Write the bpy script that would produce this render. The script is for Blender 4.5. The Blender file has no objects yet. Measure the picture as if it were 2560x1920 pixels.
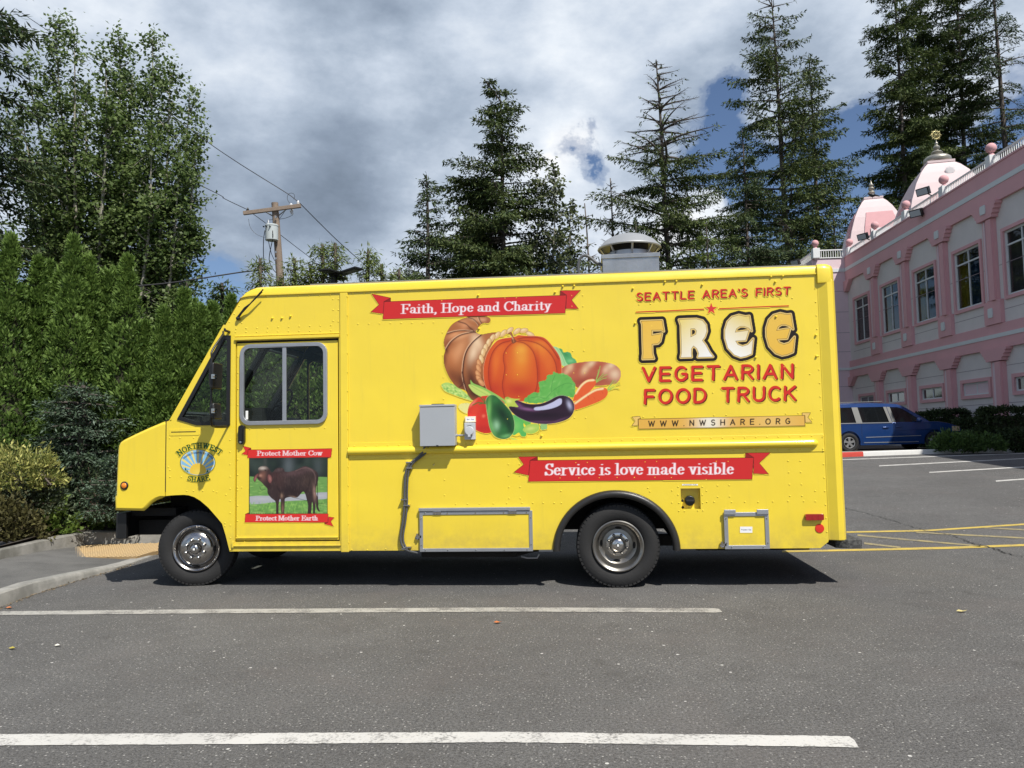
import bpy, math, random
import numpy as np
from mathutils import Vector, Matrix
from mathutils.geometry import tessellate_polygon

random.seed(7); RNG = np.random.default_rng(7)
SC = bpy.context.scene
COL = SC.collection
rad = math.radians

# ------------------------------------------------------------------ camera
F = 1923.0                                   # focal length in photo pixels (2560 wide)
CAM = np.array([3.61544645, -7.65764075, 1.50880008])
_yaw, _pitch, _roll = rad(5.44368038), rad(3.82138414), rad(-1.12908227)
CD = np.array([-math.sin(_yaw)*math.cos(_pitch), math.cos(_yaw)*math.cos(_pitch), math.sin(_pitch)])
_r0 = np.array([math.cos(_yaw), math.sin(_yaw), 0.0]); _u0 = np.cross(_r0, CD)
CR = math.cos(_roll)*_r0 + math.sin(_roll)*_u0
CU = np.cross(CR, CD)
cam = bpy.data.cameras.new('camera'); camo = bpy.data.objects.new('camera', cam); COL.objects.link(camo)
cam.sensor_width = 36.0; cam.lens = 36.0*F/2560.0; cam.clip_start = 0.05; cam.clip_end = 3000
camo.matrix_world = Matrix(((CR[0], CU[0], -CD[0], CAM[0]), (CR[1], CU[1], -CD[1], CAM[1]), (CR[2], CU[2], -CD[2], CAM[2]), (0, 0, 0, 1)))
SC.camera = camo
SC.render.resolution_x = 1024; SC.render.resolution_y = 768
SC.view_settings.view_transform = 'Standard'; SC.view_settings.look = 'None'
SC.view_settings.gamma = 1.0; SC.view_settings.exposure = 0.25
SC.view_settings.use_curve_mapping = False
SC.cycles.max_bounces = 8; SC.cycles.transparent_max_bounces = 24
SC.cycles.use_denoising = True

# measured photo positions -> points on the planes where things stand
def ray(px, py): return CD + (px-1280.0)/F*CR - (py-960.0)/F*CU
def on_y(px, py, y=0.0):
    v = ray(px, py); return CAM + (y-CAM[1])/v[1]*v
def S(px, py, y=0.0):
    P = on_y(px, py, y); return (P[0], P[2])
def SX(px, py=1100, y=0.0): return S(px, py, y)[0]
def SZ(px, py, y=0.0): return S(px, py, y)[1]
def ground_z(x, y): return 0.64*min(max((y-3.0)/16.0, 0.0), 1.0)
def G(px, py, up=0.0):
    z = 0.0
    for _ in range(50):
        v = ray(px, py); P = CAM + (z-CAM[2])/v[2]*v
        z = 0.5*z + 0.5*(ground_z(P[0], P[1])+up)
    return P
def at_depth(px, py, d): return CAM + d*ray(px, py)
def project(X, Y, Z):
    q0, q1, q2 = X-CAM[0], Y-CAM[1], Z-CAM[2]
    z = q0*CD[0]+q1*CD[1]+q2*CD[2]
    return 1280+F*(q0*CR[0]+q1*CR[1]+q2*CR[2])/z, 960-F*(q0*CU[0]+q1*CU[1]+q2*CU[2])/z

# ------------------------------------------------------------------ sun and sky
SUN = Vector((0.47, -0.58, 1.0)).normalized()
sl = bpy.data.lights.new('sun', 'SUN'); sl.energy = 5.0; sl.angle = rad(0.53); sl.color = (1.0, 0.955, 0.88)
so = bpy.data.objects.new('sun', sl); COL.objects.link(so)
so.rotation_euler = SUN.to_track_quat('Z', 'Y').to_euler()
so.location = (10, -10, 30)

W = bpy.data.worlds.new('World'); SC.world = W; W.use_nodes = True
nt = W.node_tree; nt.nodes.clear()
def N(nt, t, **kw):
    n = nt.nodes.new(t)
    for k, v in kw.items():
        if k == 'ins':
            for a, b in v.items(): n.inputs[a].default_value = b
        else: setattr(n, k, v)
    return n
def L(nt, a, b): nt.links.new(a, b)
def ramp(nt, fac, stops, interp='LINEAR'):
    r = N(nt, 'ShaderNodeValToRGB'); e = r.color_ramp.elements; r.color_ramp.interpolation = interp
    while len(e) < len(stops): e.new(0.5)
    for i, (p, c) in enumerate(stops):
        e[i].position = p; e[i].color = (c, c, c, 1) if not hasattr(c, '__len__') else (*c[:3], 1)
    L(nt, fac, r.inputs[0]); return r.outputs[0]
def mth(nt, op, a, b=None, c=None, clamp=False):
    n = N(nt, 'ShaderNodeMath', operation=op, use_clamp=clamp)
    for i, v in enumerate((a, b, c)):
        if v is None: continue
        if isinstance(v, (int, float)): n.inputs[i].default_value = v
        else: L(nt, v, n.inputs[i])
    return n.outputs[0]
def mixc(nt, f, a, b, mode='MIX'):
    n = N(nt, 'ShaderNodeMix', data_type='RGBA', blend_type=mode); n.clamp_factor = True
    for s, v in ((n.inputs[0], f), (n.inputs[6], a), (n.inputs[7], b)):
        if isinstance(v, (int, float)): s.default_value = v
        elif isinstance(v, tuple): s.default_value = (*v[:3], 1)
        else: L(nt, v, s)
    return n.outputs[2]
def noise(nt, vec, scale, detail=4, rough=0.5, dist=0.0, out=0):
    n = N(nt, 'ShaderNodeTexNoise'); n.inputs['Scale'].default_value = scale
    n.inputs['Detail'].default_value = detail; n.inputs['Roughness'].default_value = rough; n.inputs['Distortion'].default_value = dist
    if vec is not None: L(nt, vec, n.inputs['Vector'])
    return n.outputs[out]

sky = N(nt, 'ShaderNodeTexSky'); sky.sky_type = 'NISHITA'; sky.sun_disc = False
sky.sun_elevation = math.asin(SUN.z); sky.sun_rotation = math.atan2(SUN.x, SUN.y)
sky.air_density = 1.0; sky.dust_density = 0.6; sky.ozone_density = 1.2
tc = N(nt, 'ShaderNodeTexCoord'); gen = tc.outputs['Generated']
sx = N(nt, 'ShaderNodeSeparateXYZ'); L(nt, gen, sx.inputs[0])
cm = N(nt, 'ShaderNodeMapping'); cm.inputs['Scale'].default_value = (1.0, 1.0, 1.75); cm.inputs['Location'].default_value = (3.1, 1.7, 0.4); L(nt, gen, cm.inputs[0])
cloudvec = cm.outputs[0]
n1 = noise(nt, cloudvec, 2.3, 9, 0.58, 0.0)
n2 = noise(nt, cloudvec, 6.0, 8, 0.60, 0.0)
def skyblob(px, py, wpx):
    d = ray(px, py); d = d/np.linalg.norm(d)
    vm = N(nt, 'ShaderNodeVectorMath', operation='DISTANCE'); vm.inputs[1].default_value = tuple(d)
    L(nt, gen, vm.inputs[0])
    q = mth(nt, 'DIVIDE', vm.outputs['Value'], wpx/F)
    return mth(nt, 'EXPONENT', mth(nt, 'MULTIPLY', mth(nt, 'MULTIPLY', q, q), -1.0))
def addup(L_):
    acc = None
    for v in L_: acc = v if acc is None else mth(nt, 'ADD', acc, v)
    return acc
def wsum(items): return addup([mth(nt, 'MULTIPLY', skyblob(x, y, w), k) for x, y, w, k in items])
# openings in the cloud where blue shows
warp = N(nt, 'ShaderNodeVectorMath', operation='MULTIPLY_ADD'); L(nt, noise(nt, gen, 7.0, 6, .62, .3, out=1), warp.inputs[0]); warp.inputs[1].default_value = (.085, .085, .085)
w2 = N(nt, 'ShaderNodeVectorMath', operation='SUBTRACT'); L(nt, gen, w2.inputs[0]); w2.inputs[1].default_value = (.0425, .0425, .0425); L(nt, w2.outputs[0], warp.inputs[2])
gen = warp.outputs[0]
holes = wsum([(1435, 375, 55, .62), (1370, 392, 42, .42), (1500, 352, 34, .38), (1470, 420, 34, .32), (1270, 385, 40, .30), (1825, 205, 70, .62), (1790, 330, 90, .42), (1840, 450, 90, .42), (2150, 440, 120, .62), (2500, 560, 160, .3),
              (540, 690, 110, .5), (150, 760, 150, .25), (1950, 480, 90, .40), (1230, 640, 90, .10), (2080, 640, 90, .2)])
solid = wsum([(500, 180, 560, .50), (1150, 150, 420, .50), (2200, 40, 330, .38), (1000, 540, 300, .40), (1600, 570, 110, .30), (1775, 500, 55, .75), (1640, 120, 160, .25), (1960, 130, 150, .30), (2400, 240, 160, .25), (200, 500, 300, .35), (700, 500, 300, .3)])
cn = mth(nt, 'ADD', mth(nt, 'MULTIPLY', mth(nt, 'SUBTRACT', n1, .5), 1.9), mth(nt, 'MULTIPLY', mth(nt, 'SUBTRACT', n2, .5), 1.25))
cover = mth(nt, 'ADD', mth(nt, 'SUBTRACT', mth(nt, 'ADD', cn, 0.40), holes), solid)
cmask = ramp(nt, cover, [(0.34, 0.0), (0.44, .45), (0.58, 0.92), (0.72, 1.0)], 'EASE')
dark = wsum([(540, 400, 330, .20), (860, 60, 260, .10), (640, 620, 160, .04), (2300, 160, 260, .14), (1650, 120, 260, .10), (330, 60, 160, .05)])
brite = wsum([(960, 270, 100, .16), (1090, 400, 140, .18), (1480, 120, 120, .02), (1560, 250, 110, .05), (1775, 495, 60, .4), (1700, 560, 70, .25), (80, 100, 150, .14), (1560, 500, 120, .14), (1270, 520, 150, .12), (1380, 480, 120, .1), (700, 650, 120, .10), (1000, 560, 90, .1)])
n3 = noise(nt, cloudvec, 3.0, 9, 0.55, 0.0)
n5 = noise(nt, cloudvec, 9.0, 8, 0.60, 0.0)
# thin edges are bright, the thick middle of a cloud is slate grey
thick = mth(nt, 'MULTIPLY', mth(nt, 'MAXIMUM', mth(nt, 'SUBTRACT', cover, .62), 0.0), .30)
shade = mth(nt, 'ADD', mth(nt, 'MULTIPLY', mth(nt, 'SUBTRACT', n3, .5), 2.0), mth(nt, 'MULTIPLY', mth(nt, 'SUBTRACT', n5, .5), .75))
shade = mth(nt, 'SUBTRACT', mth(nt, 'ADD', mth(nt, 'ADD', shade, .60), brite), mth(nt, 'ADD', dark, thick))
ccol = ramp(nt, shade, [(0.0, (2.3, 2.9, 3.8)), (0.22, (3.2, 3.95, 5.1)), (0.42, (4.7, 5.6, 6.9)), (0.60, (6.7, 7.6, 8.9)), (0.80, (9.2, 9.9, 10.8)), (1.0, (11.8, 11.9, 12.0))])
skyc = mixc(nt, 1.0, sky.outputs[0], (0.92, 0.98, 1.12), 'MULTIPLY')
fin = mixc(nt, cmask, skyc, ccol)
bg = N(nt, 'ShaderNodeBackground'); bg.inputs[1].default_value = 0.075
L(nt, fin, bg.inputs[0]); wo = N(nt, 'ShaderNodeOutputWorld'); L(nt, bg.outputs[0], wo.inputs[0])

# ------------------------------------------------------------------ materials
def lin(c):
    c = np.asarray(c, float)/255.0
    return np.where(c <= 0.04045, c/12.92, ((c+0.055)/1.055)**2.4)
MATS = {}
def mat(name, col, rough=0.6, metal=0.0, vary=0.0, vscale=3.0, bump=0.0, bscale=40.0, coat=0.0, spec=0.5, col2=None, c2scale=2.0, tint=False, trans=0.0):
    if name in MATS: return MATS[name]
    m = bpy.data.materials.new(name); m.use_nodes = True; t = m.node_tree
    b = t.nodes['Principled BSDF']; b.inputs['Roughness'].default_value = rough; b.inputs['Metallic'].default_value = metal
    b.inputs['Specular IOR Level'].default_value = spec; b.inputs['Coat Weight'].default_value = coat; b.inputs['Coat Roughness'].default_value = 0.08
    co = N(t, 'ShaderNodeTexCoord').outputs['Object']
    c = None
    if col2 is not None:
        f = ramp(t, noise(t, co, c2scale, 5, 0.6), [(0.38, 0.0), (0.62, 1.0)])
        c = mixc(t, f, tuple(col), tuple(col2))
    if tint:
        a = N(t, 'ShaderNodeAttribute'); a.attribute_name = 'tint'
        c = mixc(t, a.outputs['Fac'], tuple(col), tuple(tint))
    if vary:
        f = mth(t, 'ADD', mth(t, 'MULTIPLY', noise(t, co, vscale, 6, 0.6), vary*2), 1.0-vary)
        cc = N(t, 'ShaderNodeCombineColor'); [L(t, f, cc.inputs[i]) for i in range(3)]
        c = mixc(t, 1.0, c if c is not None else tuple(col), cc.outputs[0], 'MULTIPLY')
    if c is not None: L(t, c, b.inputs['Base Color'])
    else: b.inputs['Base Color'].default_value = (*col[:3], 1)
    if bump:
        bn = N(t, 'ShaderNodeBump'); bn.inputs['Strength'].default_value = bump; bn.inputs['Distance'].default_value = 0.01
        L(t, noise(t, co, bscale, 5, 0.6), bn.inputs['Height']); L(t, bn.outputs[0], b.inputs['Normal'])
    if trans:
        td = N(t, 'ShaderNodeBsdfTranslucent'); mx = N(t, 'ShaderNodeMixShader'); mx.inputs[0].default_value = trans
        if c is not None: L(t, c, td.inputs[0])
        else: td.inputs[0].default_value = (*col[:3], 1)
        L(t, b.outputs[0], mx.inputs[1]); L(t, td.outputs[0], mx.inputs[2]); L(t, mx.outputs[0], t.nodes['Material Output'].inputs[0])
    MATS[name] = m; return m
def glass_mat(name, tint=(.55, .6, .58), refl=1.0):
    m = bpy.data.materials.new(name); m.use_nodes = True; t = m.node_tree; t.nodes.clear()
    tr = N(t, 'ShaderNodeBsdfTransparent'); tr.inputs[0].default_value = (*tint, 1)
    gl = N(t, 'ShaderNodeBsdfGlossy'); gl.inputs['Roughness'].default_value = 0.02
    fr = N(t, 'ShaderNodeFresnel'); bf = N(t, 'ShaderNodeNewGeometry').outputs['Backfacing']; L(t, mth(t, 'SUBTRACT', 1.5, mth(t, 'MULTIPLY', bf, 1.5-1/1.5)), fr.inputs[0])
    mx = N(t, 'ShaderNodeMixShader'); L(t, mth(t, 'MULTIPLY', fr.outputs[0], refl, clamp=True), mx.inputs[0])
    L(t, tr.outputs[0], mx.inputs[1]); L(t, gl.outputs[0], mx.inputs[2])
    o = N(t, 'ShaderNodeOutputMaterial'); L(t, mx.outputs[0], o.inputs[0]); MATS[name] = m; return m

YEL = (0.80, 0.605, 0.036)
M_YEL_ = mat('yellow_paint', YEL, 0.38, vary=0.05, vscale=1.3, bump=0.12, bscale=3.0, coat=0.25)
def body_paint():
    m = bpy.data.materials.new('yellow_body_paint'); m.use_nodes = True; t = m.node_tree; b = t.nodes['Principled BSDF']
    co = N(t, 'ShaderNodeTexCoord').outputs['Object']; xyz = N(t, 'ShaderNodeSeparateXYZ'); L(t, co, xyz.inputs[0])
    c = mixc(t, ramp(t, noise(t, co, .9, 5, .6), [(.35, 0), (.68, 1)]), YEL, tuple(v*k for v, k in zip(YEL, (.93, .925, 1.1))))
    st = N(t, 'ShaderNodeMapping'); st.inputs['Scale'].default_value = (9, 9, .7); L(t, co, st.inputs[0])
    c = mixc(t, ramp(t, noise(t, st.outputs[0], 1.6, 6, .65), [(.56, 0), (.78, .16)]), c, (.40, .31, .07))
    low = mth(t, 'SUBTRACT', 1.0, mth(t, 'DIVIDE', mth(t, 'SUBTRACT', xyz.outputs[2], .36), .42), clamp=True)
    dirt = mth(t, 'MULTIPLY', mth(t, 'POWER', low, 1.6), ramp(t, noise(t, co, 7, 6, .7), [(.35, .08), (.7, .62)]))
    c = mixc(t, dirt, c, (.27, .20, .085))
    L(t, c, b.inputs['Base Color']); b.inputs['Coat Weight'].default_value = .45; b.inputs['Coat Roughness'].default_value = .12
    L(t, ramp(t, noise(t, co, 3, 5, .6), [(.3, .30), (.7, .48)]), b.inputs['Roughness'])
    bn = N(t, 'ShaderNodeBump'); bn.inputs['Strength'].default_value = .35; bn.inputs['Distance'].default_value = .02
    L(t, noise(t, co, 2.2, 2, .4), bn.inputs['Height']); L(t, bn.outputs[0], b.inputs['Normal']); return m
M_YEL = body_paint()
M_YEL2 = mat('yellow_paint_rivets', YEL, 0.45)
M_ALU = mat('brushed_aluminium', (0.42, 0.43, 0.45), 0.42, 0.75, vary=0.12, vscale=12, bump=0.1, bscale=60)
M_STEEL = mat('polished_steel', (0.58, 0.56, 0.53), 0.16, 1.0, vary=0.12, vscale=9, bump=0.15, bscale=7)
M_DSTEEL = mat('dull_wheel_steel', (0.26, 0.245, 0.22), 0.32, 0.9, vary=0.3, vscale=14)
M_GALV = mat('galvanised_sheet', (0.40, 0.395, 0.385), 0.2, 0.7, vary=0.35, vscale=6, bump=1.0, bscale=6)
M_GREYP = mat('grey_enamel', (0.36, 0.38, 0.40), 0.4, 0.1, vary=0.05)
M_LGREY = mat('light_grey_plastic', (0.48, 0.50, 0.53), 0.45, vary=0.05)
M_WHITEP = mat('white_plastic', (0.78, 0.78, 0.76), 0.4, vary=0.04)
M_BLACK = mat('black_plastic', (0.010, 0.010, 0.010), 0.4, vary=0.2, vscale=20)
M_BLACKM = mat('black_painted_steel', (0.008, 0.008, 0.008), 0.45, vary=0.3, vscale=15, bump=0.2, bscale=60)
M_RUBBER = mat('tyre_rubber', (0.014, 0.0138, 0.014), 0.8, vary=0.35, vscale=8, bump=0.3, bscale=60)
M_DARK = mat('dark_interior', (0.010, 0.010, 0.010), 0.8, vary=0.2)
M_CHASSIS = mat('chassis_grime', (0.011, 0.010, 0.009), 0.85, vary=0.4, vscale=6, bump=0.4, bscale=30)
M_REDL = mat('red_lens', (0.30, 0.012, 0.010), 0.12, coat=0.8, vary=0.25, vscale=60)
M_REDR = mat('red_reflector', (0.62, 0.03, 0.015), 0.35)
M_AMBER = mat('amber_lens', (0.75, 0.22, 0.01), 0.15, coat=0.6, vary=0.2, vscale=80)
M_CONDUIT = mat('grey_conduit', (0.075, 0.078, 0.08), 0.45, vary=0.2, vscale=12)
M_CABGLASS = glass_mat('cab_glass', (.86, .90, .87), .5)

# ------------------------------------------------------------------ mesh helpers
def nrm(v):
    v = np.asarray(v, float); n = np.linalg.norm(v); return v/n if n else v
SPLIT = {'joint_line', 'inner_arch', 'cab_partition', 'overhead_shelf', 'axle', 'chassis_rail', 'underfloor', 'bumper_bracket', 'rear_frame_rail', 'dome_bracket', 'drain_hole', 'headliner', 'driver_seat', 'lens_rib', 'hand_hole', 'dash_papers'}
class MB:
    def __init__(s): s.v = []; s.f = []
    def add(s, vs, fs):
        o = len(s.v); s.v += [tuple(map(float, p)) for p in vs]; s.f += [tuple(i+o for i in f) for f in fs]; return s
    def box(s, x0, x1, y0, y1, z0, z1):
        return s.add([(x0, y0, z0), (x1, y0, z0), (x1, y1, z0), (x0, y1, z0), (x0, y0, z1), (x1, y0, z1), (x1, y1, z1), (x0, y1, z1)],
                     [(3, 2, 1, 0), (4, 5, 6, 7), (0, 1, 5, 4), (1, 2, 6, 5), (2, 3, 7, 6), (3, 0, 4, 7)])
    def obox(s, o, ex, ey, ez, x0, x1, y0, y1, z0, z1):
        o, ex, ey, ez = map(np.asarray, (o, ex, ey, ez)); b = len(s.v)
        s.box(x0, x1, y0, y1, z0, z1)
        for i in range(b, len(s.v)):
            p = s.v[i]; s.v[i] = tuple(o+ex*p[0]+ey*p[1]+ez*p[2])
        return s
    def tube(s, path, r, n=8, cap=True, closed=False):
        P = [np.array(p, float) for p in path]; m = len(P); rr = r if hasattr(r, '__len__') else [r]*m
        prev = None; rings = []
        for i in range(m):
            a = P[(i-1) % m] if (closed or i > 0) else P[i]; b = P[(i+1) % m] if (closed or i < m-1) else P[i]
            t = nrm(b-a)
            if prev is None:
                h = np.array([0, 0, 1.]) if abs(t[2]) < .9 else np.array([1., 0, 0]); u = nrm(np.cross(t, h))
            else: u = nrm(prev-t*np.dot(prev, t))
            w = np.cross(t, u); prev = u
            rings.append([P[i]+rr[i]*(math.cos(2*math.pi*k/n)*u+math.sin(2*math.pi*k/n)*w) for k in range(n)])
        vs = [p for g in rings for p in g]; fs = []
        for i in range(m if closed else m-1):
            j = (i+1) % m
            for k in range(n): fs.append((i*n+k, i*n+(k+1) % n, j*n+(k+1) % n, j*n+k))
        if cap and not closed: fs += [tuple(range(n))[::-1], tuple((m-1)*n+k for k in range(n))]
        return s.add(vs, fs)
    def lathe(s, prof, c=(0, 0, 0), axis=(0, 0, 1), n=24, cap=True):
        a = nrm(axis); h = np.array([1., 0, 0]) if abs(a[0]) < .9 else np.array([0, 1., 0])
        u = nrm(np.cross(h, a)); w = np.cross(a, u); c = np.array(c, float); vs = []; fs = []
        for (r, z) in prof:
            for k in range(n):
                t = 2*math.pi*k/n; vs.append(c+a*z+r*(math.cos(t)*u+math.sin(t)*w))
        for i in range(len(prof)-1):
            for k in range(n): fs.append((i*n+k, i*n+(k+1) % n, (i+1)*n+(k+1) % n, (i+1)*n+k))
        if cap:
            if prof[0][0] > 1e-4: fs.append(tuple(range(n))[::-1])
            if prof[-1][0] > 1e-4: fs.append(tuple((len(prof)-1)*n+k for k in range(n)))
        return s.add(vs, fs)
    def ball(s, c, r, n=12, m=8, sc=(1, 1, 1)):
        prof = [(max(r*math.sin(math.pi*i/m), 1e-5), -r*math.cos(math.pi*i/m)) for i in range(m+1)]
        b = len(s.v); s.lathe(prof, (0, 0, 0), (0, 0, 1), n, cap=False)
        for i in range(b, len(s.v)):
            p = s.v[i]; s.v[i] = (c[0]+p[0]*sc[0], c[1]+p[1]*sc[1], c[2]+p[2]*sc[2])
        return s
    def plate(s, outer, y0, y1, holes=(), fn=None):
        """outline(s) in (x,z), extruded from y0 to y1; fn maps (x,y,z) to world"""
        loops = [list(outer)]+[list(h) for h in holes]
        flat = [p for l in loops for p in l]
        tri = tessellate_polygon([[Vector((p[0], p[1], 0)) for p in l] for l in loops])
        n = len(flat); fn = fn or (lambda x, y, z: (x, y, z))
        vs = [fn(p[0], y0, p[1]) for p in flat]+[fn(p[0], y1, p[1]) for p in flat]; fs = []
        for t in tri:
            a, b, c = [flat[i] for i in t]
            ar = (b[0]-a[0])*(c[1]-a[1])-(b[1]-a[1])*(c[0]-a[0])
            if abs(ar) < 1e-12: continue
            t = tuple(t) if ar > 0 else tuple(t)[::-1]
            fs.append(t); fs.append(tuple(i+n for i in t)[::-1])
        o = 0
        for l in loops:
            m = len(l)
            for i in range(m):
                j = (i+1) % m; fs.append((o+i, o+i+n, o+j+n, o+j))
            o += m
        return s.add(vs, fs)
    def build(s, name, mat_, parent=None, smooth=None, bevel=0.0, fix=True, kind=None, label=None):
        if name in SPLIT and kind is None:
            root = list(range(len(s.v)))
            def find(i):
                while root[i] != i: root[i] = root[root[i]]; i = root[i]
                return i
            for f in s.f:
                a = find(f[0])
                for k in f[1:]: root[find(k)] = a
            grp = {}
            for f in s.f: grp.setdefault(find(f[0]), []).append(f)
            if len(grp) > 1:
                o = None
                for fs in grp.values():
                    ids = sorted({i for f in fs for i in f}); mp = {i: n for n, i in enumerate(ids)}
                    m = MB(); m.v = [s.v[i] for i in ids]; m.f = [tuple(mp[i] for i in f) for f in fs]
                    o = m._build(name, mat_, parent, smooth, bevel, fix, kind, label)
                return o
        return s._build(name, mat_, parent, smooth, bevel, fix, kind, label)
    def _build(s, name, mat_, parent=None, smooth=None, bevel=0.0, fix=True, kind=None, label=None):
        me = bpy.data.meshes.new(name); me.from_pydata(s.v, [], s.f); me.update()
        if fix:
            import bmesh
            bm = bmesh.new(); bm.from_mesh(me); bmesh.ops.recalc_face_normals(bm, faces=bm.faces); bm.to_mesh(me); bm.free()
        o = bpy.data.objects.new(name, me); COL.objects.link(o)
        if mat_ is not None: me.materials.append(mat_)
        if smooth is not None:
            me.polygons.foreach_set('use_smooth', [True]*len(me.polygons)); me.set_sharp_from_angle(angle=rad(smooth))
        if bevel:
            b = o.modifiers.new('bevel', 'BEVEL'); b.width = bevel; b.segments = 2; b.limit_method = 'ANGLE'; b.angle_limit = rad(40)
        if parent is not None: o.parent = parent; o.matrix_parent_inverse = parent.matrix_world.inverted() if False else Matrix.Translation(-Vector(parent_world(parent)))
        if kind: o['kind'] = kind
        if label: o['label'] = label
        return o
def parent_world(p):
    v = Vector(p.location); 
    q = p.parent
    while q is not None:
        v = v + Vector(q.location) + Vector(p.matrix_parent_inverse.translation); p = q; q = q.parent
    return v
def thing(name, label, cat, loc=(0, 0, 0), group=None):
    o = bpy.data.objects.new(name, None); COL.objects.link(o); o.location = loc
    o['label'] = label; o['category'] = cat
    if group: o['group'] = group
    return o
def tag(o, label, cat, group=None):
    o['label'] = label; o['category'] = cat
    if group: o['group'] = group
    return o
def struct(o): o['kind'] = 'structure'; return o
def raw_mesh(name, V, Fc, mat_, parent=None, tint=None, kind=None):
    """big numpy mesh, all faces with the same number of corners"""
    me = bpy.data.meshes.new(name); k = Fc.shape[1]
    me.vertices.add(len(V)); me.vertices.foreach_set('co', np.ascontiguousarray(V, np.float32).ravel())
    me.loops.add(Fc.size); me.loops.foreach_set('vertex_index', np.ascontiguousarray(Fc, np.int32).ravel())
    me.polygons.add(len(Fc)); me.polygons.foreach_set('loop_start', np.arange(0, Fc.size, k, dtype=np.int32))
    me.polygons.foreach_set('loop_total', np.full(len(Fc), k, np.int32))
    if tint is not None:
        a = me.attributes.new('tint', 'FLOAT', 'FACE'); a.data.foreach_set('value', np.ascontiguousarray(tint, np.float32))
    me.update(calc_edges=True); me.materials.append(mat_)
    o = bpy.data.objects.new(name, me); COL.objects.link(o)
    if parent is not None: o.parent = parent; o.matrix_parent_inverse = Matrix.Translation(-Vector(parent_world(parent)))
    if kind: o['kind'] = kind
    return o
def copy_tree(o, parent=None):
    c = o.copy(); COL.objects.link(c)
    if parent is not None: c.parent = parent
    for ch in list(o.children): copy_tree(ch, c)
    return c
def rrect(x0, x1, z0, z1, r, n=5):
    pts = []
    for cx_, cz_, a0 in ((x1-r, z1-r, 0), (x0+r, z1-r, 90), (x0+r, z0+r, 180), (x1-r, z0+r, 270)):
        for i in range(n+1):
            a = rad(a0+90*i/n); pts.append((cx_+r*math.cos(a), cz_+r*math.sin(a)))
    return pts
def cr(pts, n=8, closed=False):
    """Catmull-Rom through points"""
    P = [np.array(p, float) for p in pts]; m = len(P); out = []
    for i in range(m if closed else m-1):
        a = P[(i-1) % m] if (closed or i > 0) else 2*P[0]-P[1]
        b, c = P[i], P[(i+1) % m]
        d = P[(i+2) % m] if (closed or i < m-2) else 2*P[-1]-P[-2]
        for k in range(n):
            t = k/n; out.append(0.5*((2*b)+(-a+c)*t+(2*a-5*b+4*c-d)*t*t+(-a+3*b-3*c+d)*t**3))
    if not closed: out.append(P[-1])
    return out
def Q(pts, z, ox, oy): return [(ox+p[0]/z, oy+p[1]/z) for p in pts]     # enlarged-view reading -> photo position
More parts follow.
